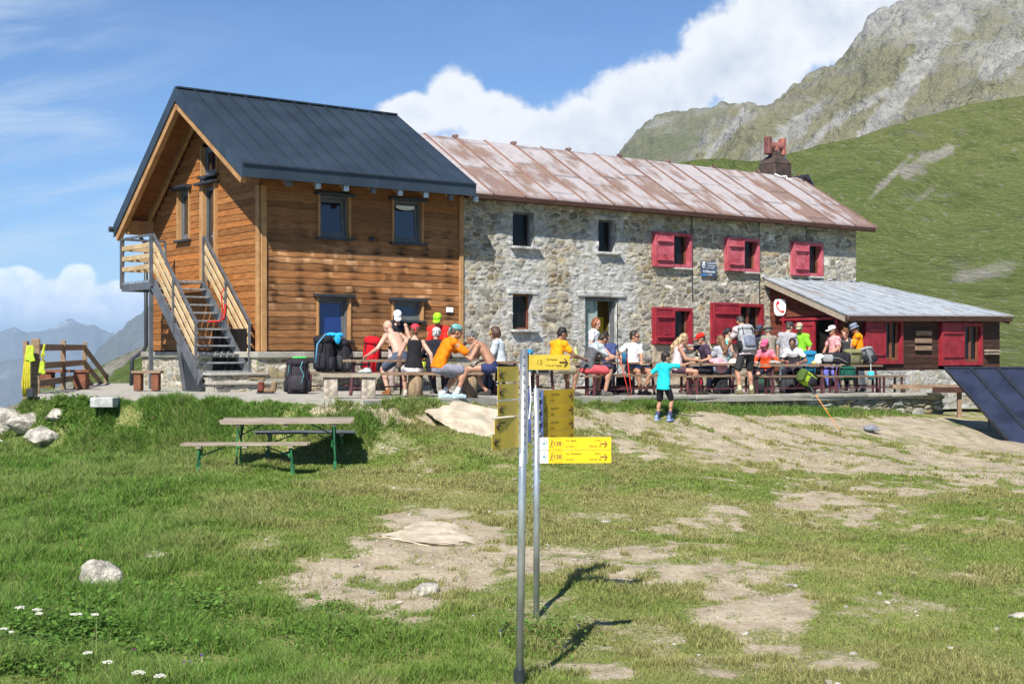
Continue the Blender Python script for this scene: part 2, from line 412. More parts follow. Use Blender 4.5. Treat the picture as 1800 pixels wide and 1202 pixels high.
def hill(name, crest, D, Yn, zn, mat_, na=500, nd=160, amp=2.0, ns=.03, power=1.15, rock=None, ridged=False, behind=1.6, drop=.5):
    pxs = np.linspace(crest[0][0], crest[-1][0], na)
    ky = np.interp(pxs, [c[0] for c in crest], [c[1] for c in crest]); Dd = np.interp(pxs, *D) if isinstance(D, tuple) else np.full(na, float(D))
    yn = np.interp(pxs, *Yn) if isinstance(Yn, tuple) else np.full(na, float(Yn)); znn = np.interp(pxs, *zn) if isinstance(zn, tuple) else np.full(na, float(zn))
    a = (pxs - CX) / F_PX; zc = EYE + (HY - ky) / F_PX * Dd
    t = np.linspace(0, 1, nd) ** 1.0 * behind; T = t[:, None]
    Y = yn + (Dd - yn) * T; f = np.where(T <= 1, T ** power, 1 - drop * (T - 1) * 1.5)
    Z = znn + (zc - znn) * f; X = a * Y
    q = fbm(X * ns, Y * ns, 6, 51)
    if ridged: qf = np.abs(fbm(X * ns * 7 + Z * ns * 4, Y * ns * 7, 4, 59) - .5); Z = Z - amp * .55 * (.25 - qf) * np.clip(T * 2.2, 0, 1)
    if ridged: q = .55 * (1 - 2 * np.abs(q - .5) * 1.6) + .45 * fbm(X * ns * 3, Y * ns * 3, 4, 57)
    Z = Z + amp * (q - .5) * np.clip(T * 2.2, 0, 1)
    V = np.stack([X, Y, Z], -1).reshape(-1, 3)
    me = grid_mesh(name, V, nd, na)
    pxx = CX + F_PX * X / Y; pyy = HY - F_PX * (Z - EYE) / Y
    r = rock(pxx, pyy, X, Y) if rock else np.full(X.shape, .5)
    put_f(me, 'rock', r)
    return struct(link(name, me, mat_, smooth=True))

def streak(pxx, pyy, segs):
    """broad scree and rock streaks running over the slope"""
    r = np.zeros(pxx.shape)
    for (x0, y0, x1, y1, w, k) in segs:
        dx, dy = x1 - x0, y1 - y0; t = np.clip(((pxx - x0) * dx + (pyy - y0) * dy) / (dx * dx + dy * dy), 0, 1)
        d = np.hypot(pxx - x0 - t * dx, (pyy - y0 - t * dy)) * (.25 + 1.7 * fbm(pxx / 18, pyy / 10, 5, 71)); r = np.maximum(r, k * sstep(1.2 - d / w))
    return r
GREEN = hill_mat('alpine_grass', (.088, .132, .030), (.145, .165, .058), (.36, .345, .29), (.25, .235, .20), .055, .58, .74, (1, .8, 1), 2.5, spk=(.60, .66))
hill('hillside', [(-400, 800), (-60, 735), (0, 716), (60, 694), (110, 668), (165, 645), (200, 630), (265, 598), (340, 575), (500, 545), (700, 490), (900, 420), (1060, 330), (1200, 288), (1300, 282), (1400, 268), (1480, 250), (1590, 225), (1700, 205), (1800, 180), (2100, 110), (2700, 30)],
     ([-400, 265, 700, 1300, 1800, 2700], [80, 95, 110, 150, 170, 180]), ([-400, 200, 600, 900, 1500, 2700], [40, 40, 44, 46, 47, 50]), ([-400, 0, 200, 500, 900, 2700], [-11, -6.5, -3.5, -1.2, -1.0, -1.4]), GREEN,
     700, 300, 4.0, .045, 1.9, lambda x, y, X, Y: np.clip(.40 + .25 * fbm(x / 60, y / 40, 4, 91) + .5 * streak(x, y, [(1440, 440, 1500, 370, 16, .45), (1500, 380, 1600, 275, 10, .6), (1590, 300, 1670, 262, 16, .75), (1620, 300, 1650, 270, 14, .6), (1690, 490, 1790, 460, 18, .35), (1560, 400, 1640, 330, 8, .3),
                                                                                     (190, 650, 262, 606, 14, .9), (0, 740, 120, 690, 22, .7), (-100, 780, 60, 720, 30, .7), (1690, 230, 1800, 215, 6, .2)]) + .5 * sstep((250 - x) / 160) * .5, 0, 1))
ROCKY = hill_mat('rocky_slope', (.145, .152, .070), (.215, .205, .12), (.43, .42, .375), (.28, .27, .25), .014, .46, .64, (1.0, .55, 1.6), 9.0)
hill('rocky_mountain', [(1000, 400), (1150, 330), (1230, 268), (1305, 198), (1340, 180), (1380, 155), (1430, 122), (1480, 92), (1515, 62), (1525, 38), (1560, 22), (1590, 2), (1650, -30), (1800, -100), (2200, -230), (2800, -330)],
     ([1000, 1300, 1600, 2800], [1000, 950, 900, 900]), ([1000, 2800], [420, 300]), ([1000, 1500, 2800], [20, 22, 25]), ROCKY, 700, 320, 42, .009, 1.05,
     lambda x, y, X, Y: np.clip(.5 + .25 * sstep((140 - y) / 150) + streak(x, y, [(1660, 40, 1570, 190, 26, .6), (1600, 150, 1520, 240, 17, .9), (1640, 60, 1625, 110, 30, .5), (1560, 160, 1470, 215, 9, .45), (1420, 215, 1350, 262, 9, .55), (1480, 200, 1420, 260, 8, .4), (1800, 90, 1730, 130, 16, .6), (1440, 190, 1370, 225, 8, .5),
                                                                               (1310, 200, 1240, 280, 9, .5), (1700, 40, 1640, 10, 20, .3)]), 0, 1), ridged=True)
hill('grassy_peak', [(950, 420), (1060, 330), (1095, 273), (1118, 240), (1150, 210), (1175, 202), (1205, 201), (1245, 193), (1268, 189), (1300, 197), (1345, 222), (1450, 300), (1600, 380)],
     1500, 700, 30, ROCKY, 300, 160, 30, .008, 1.05, lambda x, y, X, Y: np.full(x.shape, .46), ridged=True)
GREYR = hill_mat('bare_mountain', (.085, .085, .06), (.12, .115, .085), (.22, .21, .20), (.15, .145, .14), .003, .50, .62, (1, 1, 1), 20.0)
hill('dark_ridge', [(-300, 860), (0, 745), (60, 705), (110, 668), (140, 645), (165, 618), (185, 598), (210, 577), (232, 557), (265, 541), (300, 528), (400, 500), (700, 470)], 6500, 3000, -800, GREYR, 360, 160, 200, .0012, 1.0, None, ridged=True)
hill('valley_side', [(-700, 700), (-300, 665), (-100, 650), (0, 640), (40, 634), (90, 640), (130, 655), (170, 690), (230, 760), (400, 800)], 9000, 4500, -1300, GREYR, 300, 140, 160, .0011, 1.0, None, ridged=True)
FAR = hill_mat('snowy_range', (.10, .11, .09), (.14, .14, .12), (.22, .22, .23), (.50, .52, .56), .0009, .50, .60, (1, 1, 1), 40.0)
hill('far_range', [(-900, 560), (-300, 575), (-60, 592), (0, 583), (25, 577), (50, 586), (75, 584), (100, 576), (112, 567), (126, 564), (140, 570), (152, 574), (165, 572), (180, 582), (220, 596), (300, 600), (500, 590), (800, 580)], 12000, 7500, -900, FAR, 420, 160, 130, .0009, .95,
     lambda x, y, X, Y: .22 + .30 * sstep((590 - y) / 20), ridged=True)
# ------------------------------------------------------------ the wooden house
def wood_mat(name, col, col2, grain=(1, 1, 1), knots=True, rough=.75):
    m = bpy.data.materials.new(name); m.use_nodes = True; N = NT(m.node_tree); N.n.clear()
    b = N.new('ShaderNodeBsdfPrincipled'); out = N.new('ShaderNodeOutputMaterial'); N.l.new(b.outputs[0], out.inputs[0])
    P = N.new('ShaderNodeTexCoord').outputs['Object']; G = N.scale(P, grain)
    n = N.noise(G, 5, 6, .65, .4); n2 = N.noise(G, 22, 4, .6); a = N.new('ShaderNodeAttribute', attribute_name='col').outputs['Color']
    c = N.mix(N.ss(n, .3, .7), col2, col); c = N.mix(N.mul(N.ss(n2, .5, .8), .45), c, tuple(k * .5 for k in col2))
    if knots:
        v = N.new('ShaderNodeTexVoronoi'); v.inputs['Scale'].default_value = 4.5; N.l.new(N.scale(P, (1, 1, 1.6)), v.inputs['Vector'])
        c = N.mix(N.mul(N.ss(v.outputs['Distance'], .16, .04), .45), c, tuple(k * .45 for k in col2))
    c = N.mix(1.0, c, a, 'MULTIPLY'); N.l.new(c, b.inputs['Base Color']); b.inputs['Roughness'].default_value = rough; b.inputs['Specular IOR Level'].default_value = .2
    bp = N.new('ShaderNodeBump'); bp.inputs['Distance'].default_value = .006; N.l.new(N.add(n, N.mul(n2, .5)), bp.inputs['Height']); N.l.new(bp.outputs[0], b.inputs['Normal'])
    return m
M_['larch'] = wood_mat('larch_boards', (.335, .162, .064), (.20, .088, .034), (.6, .6, 5))
M_['pine'] = wood_mat('pine_timber', (.47, .27, .12), (.33, .175, .07), (.7, .7, .7), False)
M_['rail'] = mat('rail_boards', (.54, .40, .225), .75, .2, 3, .002, 30, attr=True, col2=(.40, .28, .14))
M_['oldwood'] = wood_mat('weathered_wood', (.40, .35, .28), (.24, .19, .14), (.5, 3, 3), False, .85)
M_['benchwood'] = wood_mat('bench_wood', (.33, .235, .16), (.20, .125, .08), (.5, 3, 3), False, .8)
M_['darkwood'] = wood_mat('dark_stained_wood', (.085, .042, .030), (.042, .021, .017), (.6, .6, 4), False, .75)
M_['redwood'] = wood_mat('reddish_plank', (.24, .095, .05), (.13, .05, .03), (1, 1, 1), False)
M_['slate'] = mat('dark_blue_sheet_metal', (.040, .058, .080), .42, .12, 1.2, 0, 1, .35, True, spec=.5)
M_['slate_dark'] = mat('anthracite_metal', (.028, .033, .040), .45, .1, 3, spec=.5)
M_['grey_metal'] = mat('grey_painted_steel', (.10, .105, .115), .45, .15, 4, spec=.5, attr=True)
M_['galv'] = mat('galvanised_steel', (.46, .49, .51), .34, .18, 9, .0005, 40, .65, spec=.5, stretch=(1, 1, .3))
M_['frame'] = mat('grey_window_frame', (.13, .135, .14), .5, .1, 4, attr=True)
M_['black'] = mat('dark_shade', (.012, .011, .010), .9, .3, 3, spec=.1)
M_['red'] = mat('red_paint', (.33, .028, .042), .55, .25, 4.0, .003, 30, attr=True, col2=(.20, .013, .022), mixlo=.3, mixhi=.7)
M_['redf'] = mat('faded_red_paint', (.50, .125, .155), .7, .25, 4.0, .003, 30, attr=True, col2=(.34, .045, .065), mixlo=.3, mixhi=.7)
M_['white'] = mat('white_paint', (.78, .78, .76), .6, .06, 5, attr=True)
def glass(name, c, rough=.05, spec=1.0):
    m = bpy.data.materials.new(name); m.use_nodes = True; b = m.node_tree.nodes['Principled BSDF']
    b.inputs['Base Color'].default_value = (*c, 1); b.inputs['Roughness'].default_value = rough; b.inputs['Specular IOR Level'].default_value = spec; b.inputs['Coat Weight'].default_value = .6; b.inputs['Coat Roughness'].default_value = .03
    return m
M_['dimglass'] = glass('old_window_glass', (.010, .010, .010), .12, .22); M_['dimglass'].node_tree.nodes['Principled BSDF'].inputs['Coat Weight'].default_value = 0
M_['glass'] = glass('window_glass', (.012, .014, .018)); M_['skyglass'] = glass('sky_tinted_glass', (.010, .028, .14), .08, .8)  # blueglass has the sky's reflection painted in as a blue base colour

def boards(mb, length, z0, z1, openings, origin, dirv, nrm, h=.145, tint=(1, 1, 1), stain=0, top=None, seed=1, wav=.008):
    """lapped boards with waney lower edges along a wall; openings are (a0,a1,z0,z1) holes"""
    rng = random.Random(seed); o = Vector(origin); d = Vector(dirv); nn = Vector(nrm); z = z0; row = 0
    studs = [.35 + .64 * k + rng.uniform(-.05, .05) for k in range(40)]; wig = [0] * 40
    while z < z1 - .03:
        zt_ = min(z1, z + h * rng.uniform(.85, 1.12)); row += 1
        cuts = [(a0 - .0, a1) for (a0, a1, b0, b1) in openings if b0 < zt_ - .02 and b1 > z + .02]
        lo, hi = 0.0, length
        if top: lo, hi = top(zt_)
        segs = [(lo, hi)]
        for (a0, a1) in cuts:
            segs = [q for (s0, s1) in segs for q in ((s0, min(s1, a0)), (max(s0, a1), s1)) if q[1] - q[0] > .02]
        fin = []
        for (s0, s1) in segs:
            j = rng.uniform(1.2, 3.2)
            while s1 - s0 > 3.4: fin.append((s0, s0 + j)); s0 += j; j = rng.uniform(1.5, 3)
            fin.append((s0, s1))
        for (s0, s1) in fin:
            k = rng.uniform(.72, 1.22); hue = rng.uniform(-.08, .08); base = (k * tint[0] * (1 + hue * .3), k * tint[1] * (1 - hue * .6), k * tint[2] * (1 - hue * 1.5))
            n = max(2, int((s1 - s0) / .07)); ph = rng.uniform(0, 50); P = []
            for i in range(n + 1):
                a = s0 + .003 + (s1 - s0 - .006) * i / n
                w = wav * (2 * float(vnoise(a * 2.3, row * 7.1 + ph)) - 1) + wav * .6 * (2 * float(vnoise(a * 7.0, row * 3.3 + ph)) - 1)
                zb = z + w; c = base; c2 = base
                if stain:
                    ds = min(abs(a - s - .16 * (float(vnoise(row * .9, s * 3.1)) - .5)) for s in studs); zone = max(0, 1 - abs((z - 2.45) / 1.25)); zone = min(1, zone * 1.8)
                    bl = max(0, 1 - ds / (.10 + .12 * float(vnoise(a * 3, row * 1.7)))) * stain * (.25 + .75 * zone) * max(0, 1.9 * float(vnoise(row * 1.3, a * .8 + 9)) - .35)
                    br = .62 * zone * max(0, float(vnoise(a * 1.1, row * 2.9)) - .2) + (1.0 * zone if float(vnoise(a * 6.5, row * 4.7 + 3)) > .80 else 0)
                    c = tuple(x * (1 + br * e) * (1 - .45 * bl) for x, e in zip(base, (.75, 1.0, 1.45)))
                    dk = min(1, bl * 1.4 + .30 * max(0, float(vnoise(a * 4.2, row * 5.1)) - .55) * 2 * zone)
                    c2 = tuple(x * (1 + .5 * br * e) * (1 - .86 * dk) for x, e in zip(base, (.75, 1.0, 1.45)))
                for (zz, out, cc) in ((zt_ + .012, .008, c), (z + (zt_ - z) * .55, .013, c), (zb + .010, .018, c2), (zb, .017, tuple(x * .6 for x in c2)), (zb + .004, .0, tuple(x * .5 for x in c2))):  # lower lips and undersides darkened in colour, painted shade between the rows
                    p = o + d * a + nn * out; P.append(((p.x, p.y, zz), cc))
            b = len(mb.v)
            for (p, cc) in P: mb.v.append(p); mb.c.append(cc)
            for i in range(n):
                for q in range(4): mb.f.append((b + i * 5 + q, b + i * 5 + q + 1, b + i * 5 + 5 + q + 1, b + i * 5 + 5 + q))
            for e in (0, n): mb.f.append(tuple(b + e * 5 + q for q in range(5)))
        z = zt_
    return mb

def window(root, u0, u1, z0, z1, label=None, pane='glass', tilt=0.0, depth=.10, trim=None, sill=True, hood=True, v=0.0, openq=0):
    """modern window: reveal boards, grey frame, tilted sash with its pane, dark metal hood and sill"""
    w = u1 - u0; h = z1 - z0; cu = (u0 + u1) / 2
    mb = MB()
    for a in (u0 + .025, u1 - .025): mb.box((a, v + depth - .005, (z0 + z1) / 2), (.05, .10, h))
    mb.box((cu, v + depth - .005, z1 - .025), (w - .1, .098, .05)); mb.box((cu, v + depth - .005, z0 + .025), (w - .1, .098, .05))
    f = mb.build('window', M_['frame'], root)
    if label: f['label'] = label
    s = MB(); iw, ih = w - .1, h - .1
    for a in (-1, 1): s.box((a * (iw / 2 - .035), 0, ih / 2), (.07, .05, ih))
    s.box((0, 0, .04), (iw - .14, .05, .08)); s.box((0, 0, ih - .04), (iw - .14, .05, .08))
    so = s.build('sash', M_['frame'], f); so.location = (cu, v + depth - .01, z0 + .05); so.rotation_euler = (R(-tilt), 0, R(openq))
    g = MB().box((0, -.004, ih / 2), (iw - .135, .012, ih - .155)).build('pane', M_[pane], f); g.location = so.location; g.rotation_euler = so.rotation_euler
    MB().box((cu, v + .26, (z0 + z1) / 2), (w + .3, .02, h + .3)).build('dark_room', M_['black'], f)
    if trim:
        for e, a in ((-1, u0), (1, u1)):
            t = MB(); t.box((a + e * .025, v - .022, (z0 + z1) / 2), (.05, .066, h + .02), ch=.004); t.box((a + e * .004, v + .07, (z0 + z1) / 2), (.022, .118, h)); t.build('window_trim', M_['pine'], f)
    if hood: MB().box((cu, v - .045, z1 + .035), (w + .26, .17, .07), ch=.006).build('window_hood', M_['slate_dark'], f)
    if sill: MB().box((cu, v - .035, z0 - .035), (w + .2, .17, .05), ch=.006).build('window_sill', M_['slate_dark'], f)
    return f

STW, STD = 5.25, 5.93
def stone_mat(name='rubble_stone', bump=.012):
    m = bpy.data.materials.new(name); m.use_nodes = True; N = NT(m.node_tree); N.n.clear()
    b = N.new('ShaderNodeBsdfPrincipled'); out = N.new('ShaderNodeOutputMaterial'); N.l.new(b.outputs[0], out.inputs[0])
    P = N.new('ShaderNodeTexCoord').outputs['Object']; a = N.new('ShaderNodeAttribute', attribute_name='col').outputs['Color']
    n = N.noise(P, 9, 6, .65); n2 = N.noise(P, 45, 4, .7)
    c = N.mix(1.0, a, N.mix(N.ss(N.add(N.mul(n, .5), N.mul(n2, .5)), .3, .7), (.55, .54, .52), (1.28, 1.26, 1.22)), 'MULTIPLY')
    N.l.new(c, b.inputs['Base Color']); b.inputs['Roughness'].default_value = .92; b.inputs['Specular IOR Level'].default_value = .15
    bp = N.new('ShaderNodeBump'); bp.inputs['Distance'].default_value = bump; N.l.new(N.add(n, N.mul(n2, .6)), bp.inputs['Height']); N.l.new(bp.outputs[0], b.inputs['Normal'])
    return m
M_['stone'] = stone_mat()
PAL = np.array([(.33, .30, .24), (.28, .26, .21), (.37, .33, .25), (.33, .25, .15), (.29, .285, .27), (.44, .42, .37), (.24, .215, .17), (.36, .30, .19), (.31, .31, .30), (.55, .53, .48)])
PALW = np.array([.2, .17, .16, .09, .1, .07, .09, .07, .04, .03]); PALW = PALW / PALW.sum()
def stones(A, Z, cw, chh, seed, warp=.10, mortar=(.43, .395, .32), mw=.032, seam_up=.018):
    """rubble masonry: per point colour and relief"""
    rg = np.random.default_rng(seed)
    Aw = A + warp * (fbm(A * 2.2, Z * 2.2, 3, seed) - .5) * 2; Zw = Z + warp * .7 * (fbm(A * 2.2 + 30, Z * 2.2, 3, seed + 1) - .5) * 2
    ga = Aw / cw; gz_ = Zw / chh; ia = np.floor(ga).astype(int); iz = np.floor(gz_).astype(int); n = 512
    ja = rg.random((n, n)) * .9 + .05; jz = rg.random((n, n)) * .9 + .05; wt = rg.uniform(.6, 1.6, (n, n)); pick = rg.choice(len(PAL), (n, n), p=PALW); br = rg.uniform(.60, 1.38, (n, n)); bul = rg.uniform(.3, 1, (n, n)); asp = rg.uniform(.55, 2.1, (n, n))
    d1 = np.full(A.shape, 9.0); d2 = np.full(A.shape, 9.0); k1 = np.zeros(A.shape, int)
    for di in range(-2, 3):
        for dj in range(-2, 3):
            i = (ia + di) & 511; j = (iz + dj) & 511
            ax_ = np.abs(ga - (ia + di) - ja[i, j]); az_ = np.abs((gz_ - (iz + dj) - jz[i, j]) * asp[i, j]); d = (.30 * np.hypot(ax_, az_) + .70 * np.maximum(ax_, az_)) / wt[i, j]
            closer = d < d1
            d2 = np.where(closer, d1, np.minimum(d2, d)); k1 = np.where(closer, i * 512 + j, k1); d1 = np.where(closer, d, d1)
    e = (d2 - d1) * min(cw, chh); i, j = k1 // 512, k1 % 512
    body = sstep((e - mw * .6) / (mw * .9))
    c = PAL[pick[i, j]] * np.array((.97, .985, .96)) * br[i, j][..., None]; c = c * (.86 + .28 * fbm(A * 9, Z * 9, 3, seed + 4))[..., None]
    mc = np.array(mortar) * (.8 + .4 * fbm(A * 5, Z * 5, 3, seed + 6))[..., None]
    col = c * body[..., None] + mc * (1 - body[..., None])
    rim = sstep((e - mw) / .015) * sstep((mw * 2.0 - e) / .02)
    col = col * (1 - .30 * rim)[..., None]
    hgt = np.where(e < mw, seam_up * np.sqrt(np.clip(1 - (e / mw) ** 2, 0, 1)), 0) + body * bul[i, j] * .036 * sstep(e / .05) + .02 * (fbm(A * 6, Z * 6, 3, seed + 9) - .5)
    return col, hgt, e
def stone_face(name, root, o, d, nrm, L, z0, z1, holes=(), cw=.26, chh=.125, seed=3, step=.022, zones=(), mortar=(.47, .44, .375), top=None, mw=.017):
    na = int(L / step) + 1; nz = int((z1 - z0) / step) + 1; A, Z = np.meshgrid(np.linspace(0, L, na), np.linspace(z0, z1, nz))
    col, hg, e = stones(A, Z, cw, chh, seed, mortar=mortar, mw=mw)
    for (a0, a1, b0, b1, k) in zones:                         # pale cement smeared round the new openings
        q = np.maximum(np.maximum(a0 - A, A - a1), np.maximum(b0 - Z, Z - b1)); w = sstep((.46 + .6 * (fbm(A * 2.2, Z * 2.2, 3, 77) - .5) - q) / .22) * k
        w = w * (.30 + .70 * sstep((fbm(A * 7, Z * 9, 3, 78) - .36) / .22)); cem = np.array((.47, .475, .47)) * (.78 + .5 * fbm(A * 6, Z * 7, 4, 79))[..., None]
        col = col * (1 - w[..., None]) + cem * w[..., None]
    o = Vector(o); d = Vector(d); nn = Vector(nrm)
    V = np.stack([o.x + d.x * A + nn.x * hg, o.y + d.y * A + nn.y * hg, Z], -1).reshape(-1, 3)
    am = (A[:-1, :-1] + A[1:, 1:]) / 2; zm = (Z[:-1, :-1] + Z[1:, 1:]) / 2; keep = np.ones(am.shape, bool)
    for (a0, a1, b0, b1) in holes: keep &= ~((am > a0) & (am < a1) & (zm > b0) & (zm < b1))
    if top is not None: keep &= zm < top(am)
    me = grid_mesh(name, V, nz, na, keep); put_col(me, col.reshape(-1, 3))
    return link(name, me, M_['stone'], root, True)

def wooden_house():
    r = thing('wooden_house', 'orange larch clad house with steep dark blue metal roof and outside staircase', 'house', (OX, OY, 0), ROT)
    ez, ev, az, av, bz, bv, u0, u1 = 4.77, -.80, 6.84, 2.60, 4.02, 6.30, -.80, 5.05
    sf, sb = (az - ez) / (av - ev), (az - bz) / (bv - av)
    zf = lambda v: az - (av - v) * sf if v < av else az - (v - av) * sb
    wins = [(1.42, 2.15, 3.42, 4.34), (3.33, 4.09, 3.40, 4.36), (1.39, 2.15, 1.16, 2.10), (3.33, 4.09, 1.62, 2.06)]
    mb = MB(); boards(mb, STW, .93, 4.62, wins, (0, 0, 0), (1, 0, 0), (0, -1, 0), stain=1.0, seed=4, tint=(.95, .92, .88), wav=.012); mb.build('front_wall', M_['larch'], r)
    gop = [(2.17, 2.90, 2.5, 4.66), (3.62, 4.24, 3.55, 4.72), (2.12, 2.90, 4.93, 5.60)]
    def lim(z):
        lo = 0 if z < zf(0) - .25 else av - (az - .25 - z) / sf; hi = STD if z < zf(STD) - .25 else av + (az - .25 - z) / sb
        return max(0, lo), min(STD, hi)
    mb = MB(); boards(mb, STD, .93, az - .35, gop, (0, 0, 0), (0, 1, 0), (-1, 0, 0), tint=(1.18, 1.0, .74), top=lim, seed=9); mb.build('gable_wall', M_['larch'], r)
    core = MB(); core.prism([(.06, .06, .0), (.06, STD, .0), (.06, STD, zf(STD) - .3), (.06, av, az - .3), (.06, .06, zf(.06) - .3)], (.03, 0, 0))
    core2 = [(STW - .02, .0, .9), (STW - .02, STD, .9), (STW - .02, STD, zf(STD) - .2), (STW - .02, av, az - .2), (STW - .02, .0, zf(0) - .2)]
    core.f = []; core.v = []; core.c = []
    core.prism(core2, (-.03, 0, 0)); core.box((STW / 2, STD, 2.4), (STW, .04, 3.0)); core.col = (.9, .8, .7)
    core.build('rear_wall', M_['larch'], r)
    for c_, d_ in (((.055, -.04, 2.68), (.13, .055, 3.55)), ((-.04, .055, 2.68), (.055, .13, 3.55)), ((STW - .05, -.04, 2.74), (.11, .055, 3.66)), ((-.04, STD - .05, 2.4), (.055, .12, 2.95))): MB().box(c_, d_, ch=.008).build('corner_board', M_['pine'], r)
    # plinth of rubble under a stone ledge
    L = [(.15, 0), (STW + .2, 0)]
    pl = stone_face('plinth', r, (-.17, -.18, 0), (1, 0, 0), (0, -1, 0), 5.52, -.15, .76, cw=.30, chh=.12, seed=12)
    stone_face('plinth', r, (-.16, 6.1, 0), (0, -1, 0), (-1, 0, 0), 6.28, -.15, .76, cw=.30, chh=.12, seed=13)
    lg = MB(); x = -.22
    for w in (1.1, 1.3, .9, 1.25, .95): lg.col = (random.uniform(.85, 1.15),) * 3; lg.box((x + w / 2, -.06, .835), (w - .006, .42, .13), ch=.012); x += w
    y = .16
    for w in (1.5, 1.3, 1.6, 1.55): lg.col = (random.uniform(.85, 1.15),) * 3; lg.box((-.06, y + w / 2, .835), (.36, w - .006, .13), ch=.012); y += w
    lg.build('stone_ledge', M_['pave'], r)
    # roof: sheet metal over boards
    uvn = Vector((0, -sf, 1)).normalized(); th_ = .09
    rf = MB()
    rf.prism([(u0, ev, ez - .03), (u0, av, az - .03), (u0, av, az), (u0, ev, ez)][::-1], (u1 - u0, 0, 0))
    rf.prism([(u0, bv, bz - .03), (u0, av, az - .03), (u0, av, az), (u0, bv, bz)], (u1 - u0, 0, 0))
    roof = rf.build('roof', M_['slate'], r)
    sm = MB(); n = 14
    for k in range(1, n):
        u = u0 + (u1 - u0) * k / n
        sm.bar((u, ev + .01, ez + .012), (u, av - .04, az + .006), .014, .032); sm.bar((u, bv - .01, bz + .012), (u, av + .04, az + .006), .014, .032)
    for s_, (va, za, vb, zb) in ((0, (ev, ez, av, az)), (1, (av, az, bv, bz))):
        pass
    sm.bar((u0, av, az + .012), (u1, av, az + .012), .16, .035); sm.build('standing_seam', M_['slate'], roof)
    fb = MB(); k = 9
    for i in range(k):
        a = u0 + (u1 - u0) * i / k; w = (u1 - u0) / k; fb.col = (random.uniform(.9, 1.12),) * 3; fb.box((a + w / 2, ev - .012, ez - .145), (w - .002, .03, .27))
    fb.col = (.85, .85, .85); fb.box(((u0 + u1) / 2, ev - .03, ez - .008), (u1 - u0 + .02, .075, .035))
    fb.build('eaves_fascia', M_['slate'], roof)
    k = 13                                          # verge band folded down over the gable, front and rear rakes, both ends
    for uu in (u0 - .012, u1 + .012):
        for (va, za, vb, zb, hh) in ((ev - .02, ez, av, az, .30), (bv + .02, bz, av, az, .30)):
            vg = MB()
            for i in range(k):
                t0, t1 = i / k, (i + 1) / k - .001
                vg.col = (random.uniform(.88, 1.12),) * 3
                p0 = (uu, va + (vb - va) * t0, za + (zb - za) * t0); p1 = (uu, va + (vb - va) * t1, za + (zb - za) * t1)
                vg.prism([(p0[0] - .014, p0[1], p0[2] + .01), (p1[0] - .014, p1[1], p1[2] + .01), (p1[0] - .014, p1[1], p1[2] - hh), (p0[0] - .014, p0[1], p0[2] - hh)], (.028, 0, 0))
            vg.build('verge', M_['slate'], roof)
    so = MB(); so.col = (.85, .72, .55)
    so.prism([(u0 + .02, ev + .02, ez - .10), (u0 + .02, av, az - .10), (u0 + .02, av, az - .05), (u0 + .02, ev + .02, ez - .05)], (u1 - u0 - .04, 0, 0)); so.prism([(u0 + .02, bv - .02, bz - .10), (u0 + .02, av, az - .10), (u0 + .02, av, az - .05), (u0 + .02, bv - .02, bz - .05)], (u1 - u0 - .04, 0, 0))
    so.build('soffit', M_['larch'], roof)
    for i in range(8):                                         # rafter ends under the eaves, capped with metal
        u = .30 + i * .69
        ra = MB(); ra.bar((u, ev + .20, ez - .30 + .1 * sf), (u, .35, ez - .30 + (.25 - ev) * sf), .10, .15); ra = ra.build('rafter', M_['pine'], roof)
        MB().box((u, ev + .10, ez - .325), (.13, .10, .14), ch=.01).build('rafter_cap', M_['galv'] if i % 3 else M_['grey_metal'], roof)
    def rake(uu, w, h, down, va, za, vb, zb): 
        b = MB(); b.bar((uu, va, za - down), (uu, vb, zb - down), w, h); return b.build('barge_rafter', M_['pine'], roof)
    rake(u0 + .07, .12, .20, .36, ev + .10, ez + .10 * sf, av - .02, az - .02 * sf); rake(u0 + .07, .12, .20, .36, bv - .06, bz + .06 * sb, av + .02, az - .02 * sb)
    rake(-.10, .09, .16, .20, .1, zf(.1), av - .02, az); rake(-.10, .09, .16, .20, STD - .05, zf(STD - .05), av + .02, az)
    for (v, z, hh) in ((av, az - .34, .26), (STD - .06, zf(STD) - .36, .34), (.06, zf(.06) - .30, .22)):
        MB().bar((u0 + .14, v, z), (.1, v, z), .16, hh, ch=.01).build('purlin', M_['pine'], roof)
    MB().box((u0 + .12, av, az - .26), (.05, .11, .30)).build('ridge_plate', M_['slate_dark'], roof)
    for i, w in enumerate(wins):
        f = window(r, *w, pane='skyglass' if i == 2 else 'glass', tilt=6 if i == 0 else (4 if i == 1 else 5), trim=True)
    cb = MB()
    for k in range(9): x = -.22 + k * .055; cb.box((3.69 + x, .045, 4.22 - .5 * (.04 - x * x * .7)), (.055, .012, .07 + .6 * (.05 - x * x)))
    cb.build('roller_blind', M_['white'], r)
    # gable openings are built facing the front, then turned onto the gable (local x runs towards the rear)
    def ongable(f): f.rotation_euler = (0, 0, R(90)); f.scale = (1, -1, 1); return f
    for w in (gop[1], gop[2]):
        f = window(r, w[0], w[1], w[2], w[3], trim=True, hood=w is gop[1], sill=True); ongable(f)
    MB().box((-.10, 3.93, 4.78), (.20, .82, .07), ch=.01).build('gable_hood', M_['slate_dark'], r)
    d = MB(); d.box((.05, 2.20, 3.58), (.10, .06, 2.12)); d.box((.05, 2.72, 3.58), (.10, .06, 2.12)); d.box((.05, 2.46, 4.61), (.10, .58, .07)); d.box((.05, 2.46, 2.55), (.10, .58, .08)); d.box((.05, 2.46, 3.2), (.08, .46, .10))
    door = d.build('door', M_['frame'], r); door['label'] = 'grey framed glass door at the top of the stairs'
    MB().box((.055, 2.46, 3.93), (.02, .46, 1.36)).build('pane', M_['glass'], door); MB().box((.055, 2.46, 2.86), (.02, .46, .60)).build('door_panel', M_['frame'], door)
